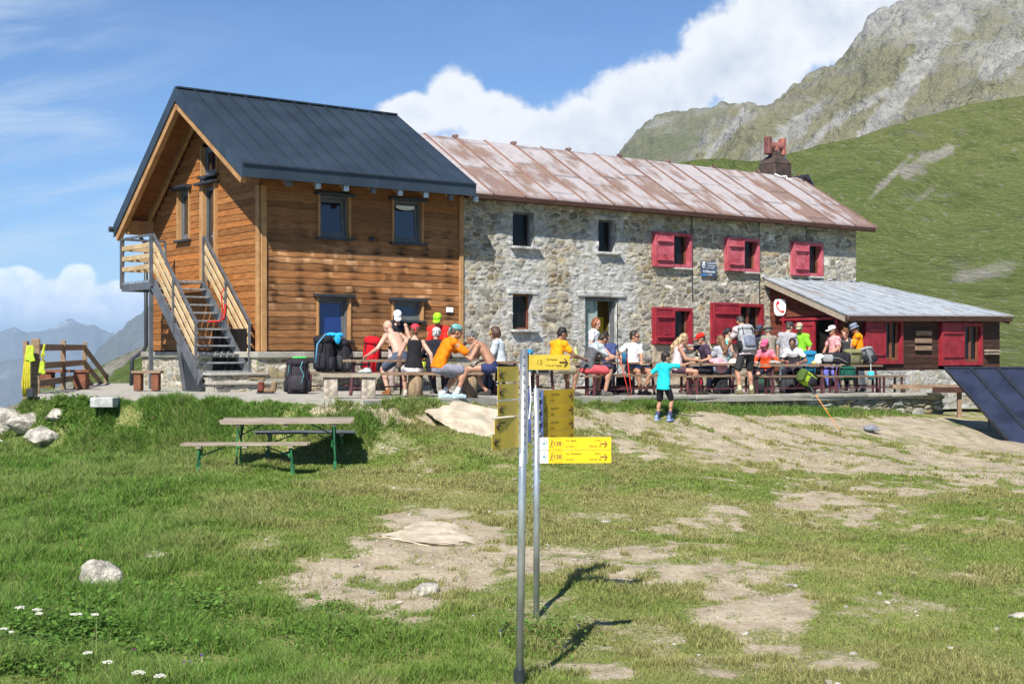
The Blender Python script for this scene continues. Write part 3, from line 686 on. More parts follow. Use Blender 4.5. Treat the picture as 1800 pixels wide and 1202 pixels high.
    MB().bar((-.02, 2.30, 3.42), (-.02, 2.30, 3.62), .02, .02).bar((-.02, 2.30, 3.52), (-.02, 2.42, 3.52), .02, .02).build('handle', M_['galv'], door)
    MB().box((-.045, 2.82, 3.6), (.10, .18, 2.25), ch=.006).box((-.04, 2.13, 3.6), (.09, .09, 2.25), ch=.006).build('door_frame', M_['pine'], r)
    MB().box((-.09, 2.5, 4.735), (.24, .98, .06), ch=.01).build('door_hood', M_['slate_dark'], r)
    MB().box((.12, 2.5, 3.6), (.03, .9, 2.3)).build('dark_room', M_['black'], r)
    for (p, q) in (((2.72, -.10, 3.44), 'w'), ((-.11, 2.62, 4.86), 'g')):
        MB().box(p, (.14, .10, .07) if q == 'w' else (.12, .2, .09), ch=.02).ell((p[0], p[1] - .03 if q == 'w' else p[1], p[2] - (.03 if q == 'w' else .1)), (.05, .04, .04) if q == 'w' else (.06, .06, .07)).build('wall_lamp', M_['slate_dark'], r)
    MB().tube([(u0 - .1, bv + .1, bz - .10), (u1, bv + .1, bz - .12)], .07, 10).build('gutter', M_['slate_dark'], r)
    MB().tube([(-.10, bv + .1, bz - .14), (-.10, bv + .05, bz - .30), (-.12, STD + .06, bz - .45), (-.12, STD + .06, 1.05), (-.16, STD + .12, .92), (-.42, STD + .2, .72), (-.44, STD + .2, .05)], .05, 10).build('downpipe', M_['slate_dark'], r, True)
    MB().box((-.20, 1.10, .72), (.02, 1.70, 1.35)).build('stair_shade_panel', M_['black'], r)  # black panel added to stand in for the shade behind the stair treads
    MB().box((4.86, -.055, 1.88), (.2, .012, .12), ch=.004).build('notice_plate', M_['white'], r)
    return r
WH = wooden_house()

# ------------------------------------------------------------ the stone house
def rusty_roof(name, root, quad, nu, rows, seed, blue=0.0, th=.025, bat='rust', bh=.036):
    """sheet metal panels, each weathered in its own way, with battens between them"""
    rg = np.random.default_rng(seed); A, B, C, D = [Vector(q) for q in quad]     # A left eave, B right eave, C right top, D left top
    n1, n2 = nu * 16, 60; s, t = np.meshgrid(np.linspace(0, 1, n1 + 1), np.linspace(0, 1, n2 + 1))
    pt = lambda s_, t_: (A * (1 - s_) + B * s_) * (1 - t_) + (D * (1 - s_) + C * s_) * t_
    a, b, c, d = [np.array(q) for q in (A, B, C, D)]
    V = (a * (1 - s[..., None]) + b * s[..., None]) * (1 - t[..., None]) + (d * (1 - s[..., None]) + c * s[..., None]) * t[..., None]
    k = np.minimum((s * nu).astype(int), nu - 1); off = rg.uniform(-.16, .16, nu)[k]; row = np.clip(((t + off * (t > .1)) * rows).astype(int), 0, rows - 1)
    rust = rg.random((nu, rows))[k, row]; L = (B - A).length; H = (D - A).length
    n = fbm(s * L * 2.2, t * H * 1.6, 4, seed + 2); n2_ = fbm(s * L * 5, t * H * 1.1 + 5, 4, seed + 3); n3 = fbm(s * L * 14, t * H * 5, 3, seed + 4)
    w = sstep((rust * .58 + 1.5 * (n - .5) + 1.1 * (n2_ - .5) + .6 * (n3 - .5) - .11 - blue) / .55)
    pale = np.array((.49, .445, .44)) * (1 - min(1, blue * 2)) + np.array((.42, .46, .50)) * min(1, blue * 2); red = np.array((.27, .165, .148)); ora = np.array((.32, .225, .165))
    base = pale * (.82 + .36 * n3)[..., None]; rc = red * (1 - n2_)[..., None] + ora * n2_[..., None]
    col = base * (1 - w[..., None]) + rc * w[..., None]
    jn = np.abs((t + off) * rows - np.round((t + off) * rows)) < .02; col = np.where(jn[..., None] & (t[..., None] > .06), col * .6, col)
    lowrust = sstep((.07 - t) / .06) * .6; col = col * (1 - lowrust[..., None]) + red * .8 * lowrust[..., None]
    me = grid_mesh(name, V.reshape(-1, 3), n2 + 1, n1 + 1); put_col(me, col.reshape(-1, 3))
    o = link(name, me, M_['sheet'], root)
    m = o.modifiers.new('thickness', 'SOLIDIFY'); m.thickness = th; m.offset = -1
    bt = MB()
    up = (B - A).cross(D - A).normalized()
    for i in range(nu + 1):
        q = i / nu; bt.col = (random.uniform(.8, 1.2),) * 3
        bt.bar(pt(q, -.0) + up * .02, pt(q, 1.0) + up * .02, bh, bh, up)
        if i % 2 == 0: bt.box(pt(q, 1.0) + up * .05, (.09, .12, .07))
    bt.build('batten', M_[bat], o)
    return o
def vcol_mat(name, rough=.6, metal=0., bump=.003, spec=.4):
    m = mat(name, (1, 1, 1), rough, .0, 20, bump, 30, metal, True, col2=(.82, .82, .82), spec=spec); return m
M_['sheet'] = vcol_mat('weathered_sheet_metal', .55, .15)
M_['greysheet'] = mat('grey_sheet', (.36, .38, .40), .6, .2, 4, attr=True)
M_['rust'] = mat('rusty_metal', (.26, .16, .125), .75, .3, 8, .003, 40, attr=True, col2=(.19, .12, .105))
M_['chimney'] = mat('brown_sooty_metal', (.115, .075, .06), .6, .3, 4, .002, 20, .3, col2=(.06, .045, .04))
M_['cowl'] = mat('faded_red_cowl', (.33, .13, .105), .6, .3, 5, attr=True, col2=(.22, .08, .07))
M_['lintel'] = mat('grey_stone_slab', (.42, .42, .40), .9, .25, 5, .005, 30)
U0, U1 = 5.27, 19.72
def shutter_window(root, u0, u1, z0, z1, leaf, faded, mid=False):
    mt = M_['redf'] if faded else M_['red']; w = u1 - u0; h = z1 - z0
    f = MB(); b = .085
    f.box((u0 + b / 2, -.015, (z0 + z1) / 2), (b, .17, h)); f.box((u1 - b / 2, -.015, (z0 + z1) / 2), (b, .17, h)); f.box(((u0 + u1) / 2, -.015, z1 - b / 2), (w - 2 * b, .168, b)); f.box(((u0 + u1) / 2, -.015, z0 + b / 2), (w - 2 * b, .168, b))
    win = f.build('window', mt, root)
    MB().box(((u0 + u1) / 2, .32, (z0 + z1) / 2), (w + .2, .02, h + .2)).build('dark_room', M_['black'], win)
    i = MB(); i.box((u0 + leaf + .03, .08, (z0 + z1) / 2), (.06, .05, h - .17)); i.box((u1 - b - .03, .08, (z0 + z1) / 2), (.06, .05, h - .17))
    if mid: i.box(((u0 + leaf + u1) / 2, .08, (z0 + z1) / 2), (.09, .05, h - .17))
    i.build('casement', M_['redwood'], win)
    MB().box(((u0 + leaf + u1) / 2, .085, (z0 + z1) / 2), (u1 - u0 - leaf - .1, .01, h - .17)).build('pane', M_['dimglass'], win)
    s = MB(); cu = u0 + leaf / 2; s.box((cu, -.135, (z0 + z1) / 2), (leaf, .035, h), ch=.006)
    for (a, ww, cz, hh) in ((u0 + .03, .06, (z0 + z1) / 2, h), (u0 + leaf - .03, .06, (z0 + z1) / 2, h), (cu, leaf - .12, z1 - .03, .06), (cu, leaf - .12, z0 + .03, .06)): s.box((a, -.161, cz), (ww, .018, hh))
    for zz in (z1 - .26 * h, z0 + .20 * h): s.box((cu, -.185, zz), (leaf - .125, .065, .055), ch=.008)
    sh = s.build('shutter', mt, win); sh.rotation_euler = (0, 0, 0)
    MB().tube([(cu - .06, -.20, z0 + .33 * h), (cu + .07, -.20, z0 + .33 * h)], .01, 6).build('latch', M_['slate_dark'], sh)
    return win

def stone_house():
    r = thing('stone_house', 'long rubble stone house with rusty sheet metal roof and red shutters', 'house', (OX, OY, 0), ROT)
    plain = [(6.75, 7.41, 3.47, 4.32), (9.51, 10.08, 3.45, 4.29), (6.75, 7.37, 1.44, 2.31)]; door = (9.05, 10.15, -.12, 2.29)
    red = [(11.36, 12.76, 3.15, 4.07, .66, 1, 0), (14.07, 15.42, 3.13, 4.06, .66, 1, 0), (16.78, 18.14, 3.10, 4.07, .66, 1, 0), (11.36, 12.78, 1.10, 2.07, .70, 0, 0), (13.52, 15.58, 1.12, 2.24, 1.05, 0, 1)]
    holes = plain + [door] + [q[:4] for q in red]
    zones = [(a, b, c, d, .95) for (a, b, c, d) in plain] + [(9.05, 10.15, .0, 2.35, .95), (8.9, 10.4, 2.3, 2.9, .8), (6.7, 7.5, 2.4, 3.4, .7), (9.2, 10.3, 2.9, 3.4, .6), (19.1, 19.7, 1.5, 3.6, .35), (5.3, 5.6, 2.2, 2.6, .4)]
    f = lambda L: [(a - U0, b - U0, c, d) for (a, b, c, d) in L]
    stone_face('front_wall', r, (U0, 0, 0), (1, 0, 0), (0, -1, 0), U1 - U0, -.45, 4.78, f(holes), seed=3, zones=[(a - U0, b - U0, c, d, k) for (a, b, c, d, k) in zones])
    rv, rz, bv, bz = 2.50, 6.42, 5.6, 4.55
    tp = lambda a: np.where(a < rv, 4.72 + (rz - 4.72) * a / rv, rz - (rz - bz) * (a - rv) / (bv - rv)) - .02
    stone_face('end_wall', r, (U1 + .0, 0, 0), (0, 1, 0), (1, 0, 0), bv, -.45, 6.4, cw=.40, chh=.24, seed=5, step=.05, top=tp)
    m = MB(); m.box(((U0 + U1) / 2, bv - .05, 2.1), (U1 - U0, .1, 5.0)); m.build('rear_wall', M_['lintel'], r)
    for (a, b, c, d) in holes:                                  # reveals of the openings
        rv_ = MB(); rv_.quad((a, 0, c), (a, .34, c), (a, .34, d), (a, 0, d)); rv_.quad((b, 0, c), (b, 0, d), (b, .34, d), (b, .34, c)); rv_.quad((a, 0, d), (a, .34, d), (b, .34, d), (b, 0, d)); rv_.quad((a, 0, c), (b, 0, c), (b, .34, c), (a, .34, c))
        rv_.build('reveal', M_['lintel'], r)
    for i, (a, b, c, d) in enumerate(plain):
        g = MB(); bw = .05; y = .20
        g.box((a + bw / 2, y, (c + d) / 2), (bw, .07, d - c)); g.box((b - bw / 2, y, (c + d) / 2), (bw, .07, d - c)); g.box(((a + b) / 2, y, d - bw / 2), (b - a - 2 * bw, .068, bw)); g.box(((a + b) / 2, y, c + bw / 2), (b - a - 2 * bw, .068, bw))
        w = g.build('window', M_['redwood'] if i == 2 else M_['frame'], r)
        MB().box(((a + b) / 2, y + .01, (c + d) / 2), (b - a - .09, .012, d - c - .09)).build('pane', M_['dimglass'], w)
        cu = MB()
        for k in range(9): cu.tube([(a + .33 * (b - a) + k * .035, y + .06 + .015 * (k % 2), c + .04), (a + .38 * (b - a) + k * .03, y + .06, d - .04)], .02, 6)
        cu.build('curtain', mat('dull_curtain', (.10, .095, .09), .9, .2), w)
        MB().box(((a + b) / 2 + .03, -.01, c - .035), (b - a + .22, .30, .06), ch=.012).build('window_sill', M_['lintel'], w)
        if i: MB().box(((a + b) / 2, .02, d + .045), (b - a + .34, .15, .10), ch=.015).build('lintel', M_['lintel'], w)
    MB().box((9.6, .0, 2.37), (1.62, .14, .15), ch=.02).build('lintel', M_['lintel'], r)
    d = MB(); d.box((9.34, .20, 1.12), (.50, .05, 2.3)); d.box((9.11, .17, 1.12), (.06, .05, 2.3)); d.box((9.57, .17, 1.12), (.06, .05, 2.3)); d.box((9.34, .17, 1.0), (.4, .04, .08))
    dm = mat('pale_green_door', (.27, .34, .31), .6, .2, 3); dd = d.build('door', dm, r); dd['label'] = 'pale green half open door leaf'
    MB().box((10.10, .15, 1.1), (.07, .10, 2.36)).box((9.60, .15, 2.23), (.93, .10, .07)).build('door_frame', M_['frame'], r)
    ym = mat('yellow_painted_wall', (.62, .44, .02), .7, .1); MB().box((9.80, .5, .85), (.62, .02, 1.9)).build('inner_wall', ym, r)
    MB().box((9.80, .505, 2.05), (.62, .02, .5)).box((10.12, .42, 1.1), (.02, .2, 2.4)).build('inner_wall_shade', mat('shaded_yellow', (.10, .065, .01), .8, .1), r)  # darker yellow panels, painted shade at the top and side of the inner wall
    for q in red: shutter_window(r, *q)
    for (a, b, c, d, *_) in red: MB().box(((a + b) / 2 + .33, -.03, c - .03), (b - a - .66, .20, .05), ch=.01).build('window_sill', M_['lintel'], r)
    MB().box((11.95, -.035, .55), (1.15, .05, 1.05)).build('wall_patch', mat('plank_patch', (.40, .33, .24), .9, .25, 5), r)
    # roof
    ov, oz = -.45, 4.62; rr = 20.12
    ro = rusty_roof('roof', r, ((4.9, ov, oz), (rr, ov, oz), (rr - .1, rv, rz), (4.9, rv, rz)), 16, 2, 21)
    rusty_roof('rear_roof', r, ((rr, bv + .3, bz - .1), (4.9, bv + .3, bz - .1), (4.9, rv, rz), (rr - .1, rv, rz)), 16, 2, 22)
    e = MB(); e.box(((5.05 + rr) / 2, ov + .06, oz - .075), (rr - 5.1, .14, .10), ch=.01); e.box(((5.3 + rr) / 2, -.2, oz - .045), (rr - 5.5, .42, .03)); e.box((rr - .03, 1.0, 5.4), (.04, .04, .02))
    e.build('eaves_board', M_['darkwood'], r)
    vb = MB(); vb.bar((rr + .01, ov, oz - .05), (rr - .09, rv, rz - .05), .05, .14); vb.bar((rr + .01, bv + .3, bz - .15), (rr - .09, rv, rz - .05), .05, .14); vb.build('verge_board', M_['rust'], r)
    # chimney with its twin cowl
    cu, cv = 19.22, 2.75
    c = MB(); c.box((cu, cv, 6.48), (.80, .70, .62), ch=.03); c.loft([[(cu + sx * a, cv + sy * b, z) for (sx, sy) in ((-1, -1), (1, -1), (1, 1), (-1, 1))] for (a, b, z) in ((.40, .35, 6.79), (.28, .26, 6.95), (.15, .15, 7.06), (.14, .14, 7.22))])
    ch = c.build('chimney', M_['chimney'], ro)
    k = MB(); k.tube([(cu, cv, 7.16), (cu, cv, 7.36)], .15, 12); k.tube([(cu - .30, cv, 7.36), (cu + .30, cv, 7.36)], .13, 12)
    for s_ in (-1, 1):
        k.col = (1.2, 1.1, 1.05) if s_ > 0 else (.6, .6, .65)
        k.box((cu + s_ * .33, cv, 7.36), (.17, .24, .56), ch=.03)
    k.build('cowl', M_['cowl'], ch)
    ca = MB(); rng = random.Random(3); P = [(cu - .5, cv - .45, 6.40), (cu - .25, cv - .45, 6.34), (cu + .0, cv - .46, 6.38), (cu + .05, cv - .48, 6.27), (cu - .06, cv - .5, 6.2), (cu + .2, cv - .45, 6.3), (cu + .5, cv - .42, 6.22), (cu + .75, cv - .3, 6.2)]
    ca.tube(P, .028, 6).build('cable', M_['white'], ch, True)
    for u in (12.80, 15.44, 17.45): MB().tube([(u, -.05, 4.58), (u + .0, -.06, 3.0), (u + .02, -.05, 2.3)] if u < 17 else [(u, -.05, 4.58), (u, -.06, 4.08)], .013, 6).build('wall_cable', M_['slate_dark'], r)
    MB().tube([(17.5, -.05, 4.2), (17.56, -.07, 4.36), (18.2, -.07, 4.40), (19.6, -.07, 4.34)], .018, 6).build('wall_cable', M_['oldwood'], r)
    return r
SH = stone_house()

# ------------------------------------------------------------ the red and brown annex
def annex():
    r = thing('annex', 'low brown boarded lean-to with red doors and shutters at the end of the stone house', 'hut', (OX, OY, 0), ROT)
    fv, a0, a1 = -2.70, 15.95, 23.05; top = 1.93
    zr = lambda v: 2.99 + (2.99 - 1.86) / 3.0 * v
    holes = [(16.62, 18.32, .56, 1.80), (20.02, 22.10, .50, 1.74)]
    mb = MB(); boards(mb, a1 - a0, .40, top, [(p - a0, q - a0, c, d) for (p, q, c, d) in holes], (a0, fv, 0), (1, 0, 0), (0, -1, 0), h=.15, seed=31)
    mb.build('front_wall', M_['darkwood'], r)
    mb = MB(); boards(mb, 2.7, .35, 2.9, [(.55, 2.35, .0, 1.80)], (a0, 0.0, 0), (0, -1, 0), (-1, 0, 0), h=.15, seed=32, tint=(2.2, 1.3, 1.1), top=lambda z: (0 if z < 5 else 0, min(2.7, max(.05, (2.93 - z) / .377)))); mb.build('side_wall', M_['darkwood'], r)
    k = MB(); k.prism([(a1, fv, .3), (a1, fv, top), (19.75, -.02, 2.9), (19.75, -.02, .3)], (-.05, .02, 0)); k.build('end_wall', M_['darkwood'], r)
    pw = stone_face('plinth', r, (a0, fv - .06, 0), (1, 0, 0), (0, -1, 0), a1 - a0 - .1, -.75, .38, cw=.55, chh=.3, seed=34, mortar=(.5, .48, .42), zones=[(0, 8, -.6, .4, .8)])
    ib = MB().box(((a0 + a1) / 2, fv + .1, .37), (a1 - a0, .3, .06)).build('sill_beam', M_['darkwood'], r)
    for (p, q, c, d) in holes:
        f = MB(); b = .10
        f.box((p + b / 2, fv - .02, (c + d) / 2), (b, .12, d - c)); f.box((q - b / 2, fv - .02, (c + d) / 2), (b, .12, d - c)); f.box(((p + q) / 2, fv - .02, d - b / 2), (q - p - 2 * b, .118, b)); f.box(((p + q) / 2, fv - .02, c + b / 2), (q - p - 2 * b, .118, b))
        w = f.build('window', M_['red'], r); lf = (q - p) * (.50 if p < 18 else .52)
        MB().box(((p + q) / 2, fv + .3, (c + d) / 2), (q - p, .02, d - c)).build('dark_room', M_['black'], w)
        i = MB(); x0 = p + lf
        for x in (x0 + .12, (x0 + q) / 2, q - b - .06): i.box((x, fv + .05, (c + d) / 2), (.09, .05, d - c - .2))
        i.box(((x0 + q) / 2, fv + .05, c + .14), (q - x0 - .1, .048, .08)); i.build('casement', M_['redwood'], w)
        MB().box(((x0 + q) / 2, fv + .055, (c + d) / 2), (q - x0 - .15, .01, d - c - .2)).build('pane', M_['dimglass'], w)
        s = MB(); cu = p + lf / 2; s.box((cu, fv - .11, (c + d) / 2), (lf, .04, d - c), ch=.006)
        for zz in (d - .30, c + .26): s.box((cu, fv - .15, zz), (lf - .12, .05, .05), ch=.006)
        for xx in (p + .03, p + lf - .03): s.box((xx, fv - .138, (c + d) / 2), (.06, .018, d - c))
        s.build('shutter', M_['red'], w)
    # open porch door on the left side wall
    d = MB(); d.box((a0 - .05, -1.38, .78), (.05, .62, 1.9)); d.box((a0 - .085, -1.10, .78), (.03, .07, 1.9)); d.box((a0 - .085, -1.66, .78), (.03, .07, 1.9)); d.box((a0 - .085, -1.38, 1.66), (.03, .5, .09)); d.box((a0 - .085, -1.38, .8), (.03, .5, .09))
    dd = d.build('door', M_['red'], r); dd['label'] = 'bright red door under the phone sign'
    MB().box((a0 - .02, -.80, .82), (.06, .5, 1.96)).box((a0 - .08, -.58, .9), (.08, .05, 2.0)).box((a0 - .06, -1.4, 1.80), (.10, 1.9, .07)).build('door_panel', M_['red'], r)
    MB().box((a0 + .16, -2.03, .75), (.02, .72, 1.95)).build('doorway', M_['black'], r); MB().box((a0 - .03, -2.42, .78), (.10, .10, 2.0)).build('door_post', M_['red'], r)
    # roof
    q = ((15.62, -3.02, 1.86), (23.3, -3.02, 1.96), (19.9, -.03, 2.99), (15.62, -.03, 2.99))
    ro = rusty_roof('roof', r, q, 9, 3, 44, .50, bat='greysheet', bh=.022)
    e = MB(); e.bar((15.66, -3.0, 1.74), (15.66, -.05, 2.87), .05, .15); e.build('barge_board', M_['oldwood'], r)
    e = MB(); e.bar((15.6, -2.98, 1.77), (23.25, -2.98, 1.86), .06, .12); e.build('eaves_board', M_['darkwood'], r)
    e = MB(); e.bar((23.2, -2.95, 1.80), (19.9, -.05, 2.86), .05, .14); e.build('verge_board', M_['darkwood'], r)
    for i in range(9): 
        u = 16.1 + i * .82; MB().bar((u, -2.96, 1.76 + .008 * i), (u, -2.4, 1.98 + .008 * i), .09, .12).build('rafter', M_['darkwood'], r)
    for i in range(3): MB().bar((18.90, fv - .06, 1.42 - .21 * i), (19.62, fv - .06, 1.42 - .21 * i), .05, .13).build('wall_rack', M_['benchwood'], r)
    MB().box((22.55, fv - .10, .93), (.62, .14, .06)).box((22.55, fv - .10, .84), (.62, .14, .05)).build('wall_shelf', M_['oldwood'], r)
    MB().ell((16.05, -2.62, 1.83), (.16, .16, .10)).build('porch_lamp', M_['oldwood'], r, True)
    return r
AN = annex()
def rel(u, v, z): X, Y = wx(u, v); return (X, Y, z)
def text(name, body, size, mat_, parent, loc, rot=(R(90), 0, 0), align='LEFT', ext=.001, bold=0.0):
    c = bpy.data.curves.new(name, 'FONT'); c.body = body; c.size = size; c.align_x = align; c.align_y = 'CENTER'; c.extrude = ext; c.offset = bold
    t = bpy.data.objects.new('tmp', c); COL.objects.link(t)
    dg = bpy.context.evaluated_depsgraph_get(); me = bpy.data.meshes.new_from_object(t.evaluated_get(dg)); bpy.data.objects.remove(t)
    put_col(me, np.ones((len(me.vertices), 3)))
    o = link(name, me, mat_, parent); o.location = loc; o.rotation_euler = rot; return o
# phone sign and plaque on the walls
def phone_sign():
    t = thing('phone_sign', 'white rounded sign with a red telephone handset above the red door', 'sign', rel(15.78, -.52, 2.14), ROT - R(62)); t.scale = (.70, .7, .70)
    P = []
    for k in range(32):
        a = 2 * math.pi * k / 32; c, s = math.cos(a), math.sin(a); e = .5
        P.append((.27 * math.copysign(abs(c) ** e, c) * (.9 + .1 * s), -.02, .33 * math.copysign(abs(s) ** .62, s)))
    MB().prism(P, (0, .035, 0)).build('sign_plate', M_['white'], t)
    rm = mat('red_sign_print', (.55, .02, .03), .5, .05); h = MB()
    h.tube([(-.10, -.028, .22), (-.13, -.028, .10), (-.08, -.028, -.04), (.03, -.028, -.16), (.12, -.028, -.20)], .026, 6); h.ell((-.075, -.028, .19), (.06, .012, .075)); h.ell((.12, -.028, -.17), (.075, .012, .055))
    h.build('handset_mark', rm, t); MB().bar((0, .02, .2), (.0, .30, .2), .03, .03).build('bracket', M_['slate_dark'], t)
phone_sign()
def plaque():
    t = thing('plaque', 'small blue and white enamel plaque fixed between upper red shutters', 'sign', rel(13.42, -.065, 3.155), ROT)
    bm_ = mat('blue_enamel', (.05, .085, .15), .35, .2); MB().box((0, 0, 0), (.58, .025, .42), ch=.004).build('plate', bm_, t)
    w = M_['white']; y = -.016
    MB().ell((-.20, y, .08), (.062, .004, .07)).prism([(-.27, y + .003, .19), (-.13, y + .003, .19), (-.2, y + .003, .09)], (0, -.005, 0)).build('emblem', w, t)
    MB().ell((-.20, y - .003, .07), (.03, .004, .035)).build('emblem_shield', bm_, t)
    text('lettering', 'CLUB ALPINO', .068, w, t, (-.10, y, .155)); text('lettering', 'ITALIANO', .068, w, t, (-.06, y, .08)); text('lettering', 'SEZ. DI TORINO', .042, w, t, (-.10, y, .02))
    text('lettering', 'G.F.Benevolo', .088, w, t, (0, y, -.075), align='CENTER', bold=.002); text('lettering', 'm. 2285', .06, w, t, (.02, y, -.16), align='CENTER')
    MB().box((-.2, y + .002, -.17), (.16, .004, .06)).build('blue_corner', mat('bright_blue_enamel', (.05, .22, .5), .4, .1), t)
plaque()
# ------------------------------------------------------------ retaining wall, staircase, fence, furniture
def retaining_wall():
    r = thing('retaining_wall', 'low dry stone wall carrying the front edge of the terrace', 'wall', (0, 0, 0))
    a = Vector((*wx(5.2, -5.67), 0)); b = Vector((*wx(17.0, -5.03), 0)); d = (b - a).normalized(); nrm = Vector((d.y, -d.x, 0)); L = (b - a).length
    o = a + nrm * .0 - d * 0
    step = .022; na = int(L / step); nz = int(.95 / step); A, Z = np.meshgrid(np.linspace(0, L, na), np.linspace(-.95, 0, nz))
    col, hg, e = stones(A + 3, Z + 2, .42, .15, 91, mortar=(.20, .18, .14), mw=.02, seam_up=-.012); hg = hg * 1.8
    top = zt(np.interp(A, [0, L], [5.2, 17.0])) - .07
    V = np.stack([a.x + d.x * A + nrm.x * (hg - .03), a.y + d.y * A + nrm.y * (hg - .03), Z + top], -1).reshape(-1, 3)
    me = grid_mesh('wall_face', V, nz, na); put_col(me, col.reshape(-1, 3) * 1.15); link('wall_face', me, M_['stone'], r, True)
    mb = MB(); x = 0; rg = random.Random(4)
    while x < L:
        w = min(rg.uniform(.8, 1.7), L - x + .02); p = a + d * (x + w / 2) + nrm * .05; z = ter(p.x, p.y); mb.col = (rg.uniform(.85, 1.15),) * 3
        M = Matrix((d, -nrm, Vector((0, 0, 1)))).transposed(); mb.box((p.x - nrm.x * .2, p.y - nrm.y * .2, z - .035 + .006), (w - .012, .52, .075), M, ch=.012); x += w
    mb.build('coping', M_['pave'], r)
retaining_wall()

def staircase():
    r = thing('outside_staircase', 'grey steel staircase with pale wooden rails climbing the gable wall', 'staircase', (OX, OY, 0), ROT)
    ua, ub = -1.38, -.20; zl = 2.50; v0, z0, v1 = .10, .50, 2.42; n = 11
    for k in range(n):
        t = k / n; v = v0 + (v1 - v0) * t; z = z0 + (zl - z0) * t
        MB().box(((ua + ub) / 2, v + .12, z - .02), (ub - ua - .06, .25, .035), ch=.006).build('tread', M_['galv'], r)
    for u in (ua, ub):
        MB().bar((u, v0 - .12, z0 - .22), (u, v1 + .1, zl - .06), .05, .24, (0, 0, 1)).build('stringer', M_['grey_metal'], r)
    ve = 4.25
    MB().box(((ua + ub) / 2, (v1 + ve) / 2, zl - .025), (ub - ua + .05, ve - v1, .05)).build('landing', M_['galv'], r)
    MB().box((ua, (v1 + ve) / 2, zl - .13), (.05, ve - v1, .16)).box(((ua + ub) / 2, ve, zl - .13), (ub - ua + .05, .05, .16)).build('landing_frame', M_['grey_metal'], r)
    def panel(P, Q, name='railing'):
        P = Vector(P); Q = Vector(Q); h = 1.0
        m = MB(); m.bar(P + Vector((0, 0, h)), Q + Vector((0, 0, h)), .05, .05)
        f = m.build(name, M_['grey_metal'], r)
        for z in (.30, .54, .78): 
            b = MB(); b.bar(P + Vector((.0, 0, z)), Q + Vector((.0, 0, z)), .03, .105, ch=.004); b.build('rail_board', M_['rail'], f)
        np_ = 3 if (Q - P).length > 2 else 2
        for i in range(np_):
            p = P + (Q - P) * (i / (np_ - 1)); MB().box((p.x - .03 if abs(Q.x - P.x) < .1 else p.x, p.y, p.z + h / 2 - .07), (.045, .045, h + .16)).build('post', M_['grey_metal'], f)
        return f
    panel((ua - .02, v0, z0 - .03), (ua - .02, v1, zl)); panel((ub + .02, v0, z0 - .03), (ub + .02, v1, zl))
    panel((ua - .02, v1 + .08, zl), (ua - .02, ve, zl)); panel((ua, ve, zl), (ub - .15, ve, zl))
    m = MB(); m.prism([(ua - .02, v0 - .14, .03), (ua - .02, v0 + .62, .03), (ua - .02, v0 + .75, z0 + .60), (ua - .02, v0 - .14, z0 - .2)], (.06, 0, 0)); m.build('side_panel', M_['slate_dark'], r)
    for u in (ua - .05, ua + .03):
        MB().bar((u, v0 + .68 + (u - ua) * 2, .03), (u, v0 + .9, z0 + .55), .06, .05).build('support', M_['grey_metal'], r)
    for v in (v1 + .3, ve - .1): MB().box((ua + .05, v, 1.22), (.08, .08, 2.36)).build('support', M_['grey_metal'], r) if v < 3 else None
    for i, (p, z, h) in enumerate((((ua + .12, v0 - .55, 0), .06, .19), ((ua + .12, v0 - .28, 0), .24, .20))):
        L = ub - ua + .12
        f = stone_face('step_riser', r, (p[0], p[1], 0), (1, 0, 0), (0, -1, 0), L, z - .02, z + h - .05, cw=.34, chh=.11, seed=61 + i)
        MB().box((p[0] + L / 2, p[1] + .21, z + h - .01), (L + .06, .56, .06), ch=.012).box((p[0] + L / 2, p[1] + .27, z + h / 2 - .02), (L - .02, .42, h - .05)).build('stone_step', M_['pave'], r)
staircase()
def red_strap():
    t = thing('red_strap', 'red webbing strap hanging over the right stair railing', 'strap', rel(-.28, 1.28, 1.52), ROT)
    rm = cloth((.5, .03, .03)); MB().tube([(.06, 0, .78), (.10, .05, .62), (.05, -.05, .35), (.02, -.04, .12), (-.08, -.02, .04), (-.35, 0, .035)], .022, 6).build('webbing', rm, t, True)
    MB().tube([(.06, .0, .78), (-.02, .03, .66), (.02, .02, .3), (-.04, .0, .05)], .015, 6).build('loose_end', rm, t, True)
red_strap()

def plank(mb, a, b, w, th, sag=0.0, n=6):
    a = Vector(a); b = Vector(b); d = (b - a).normalized(); s = Vector((-d.y, d.x, 0)); R_ = []
    for i in range(n + 1):
        p = a + (b - a) * i / n; p.z += random.uniform(-1, 1) * sag; e = w / 2 * random.uniform(.97, 1.03)
        R_.append([p - s * e, p + s * e, p + s * e + Vector((0, 0, th)), p - s * e + Vector((0, 0, th))])
    mb.loft(R_)
def fence():
    r = thing('wooden_fence', 'brown wooden post and rail fence at the left end of the terrace', 'fence', (0, 0, 0))
    A = Vector((-9.12, 26.0, 0)); B = Vector((-10.38, 33.0, 0)); zb = lambda p: ter(p.x, p.y)
    P = [A, A + (B - A) * .5, B]; m = M_['benchwood']
    for i, p in enumerate(P): MB().box((p.x, p.y, zb(p) + .47), (.10 if i else .16, .10, 1.16), Matrix.Rotation(.2, 3, 'Z'), ch=.008).build('post', m, r)
    q = Vector((-9.34, 26.1, 0)); MB().box((q.x, q.y, .5), (.08, .10, 1.2)).build('post', m, r)
    for z in (.28, .62, .98): MB().bar((A.x, A.y, z), (B.x, B.y, z + .02), .05, .13).build('rail', m, r)
    C = Vector((-11.0, 36.8, -.75))
    for dz in (.98, .62, .28): MB().bar((B.x, B.y, dz), (C.x, C.y, C.z + dz), .05, .13).build('rail', m, r)
    MB().box((C.x, C.y, -.35), (.10, .10, 1.3)).build('post', m, r)
fence()
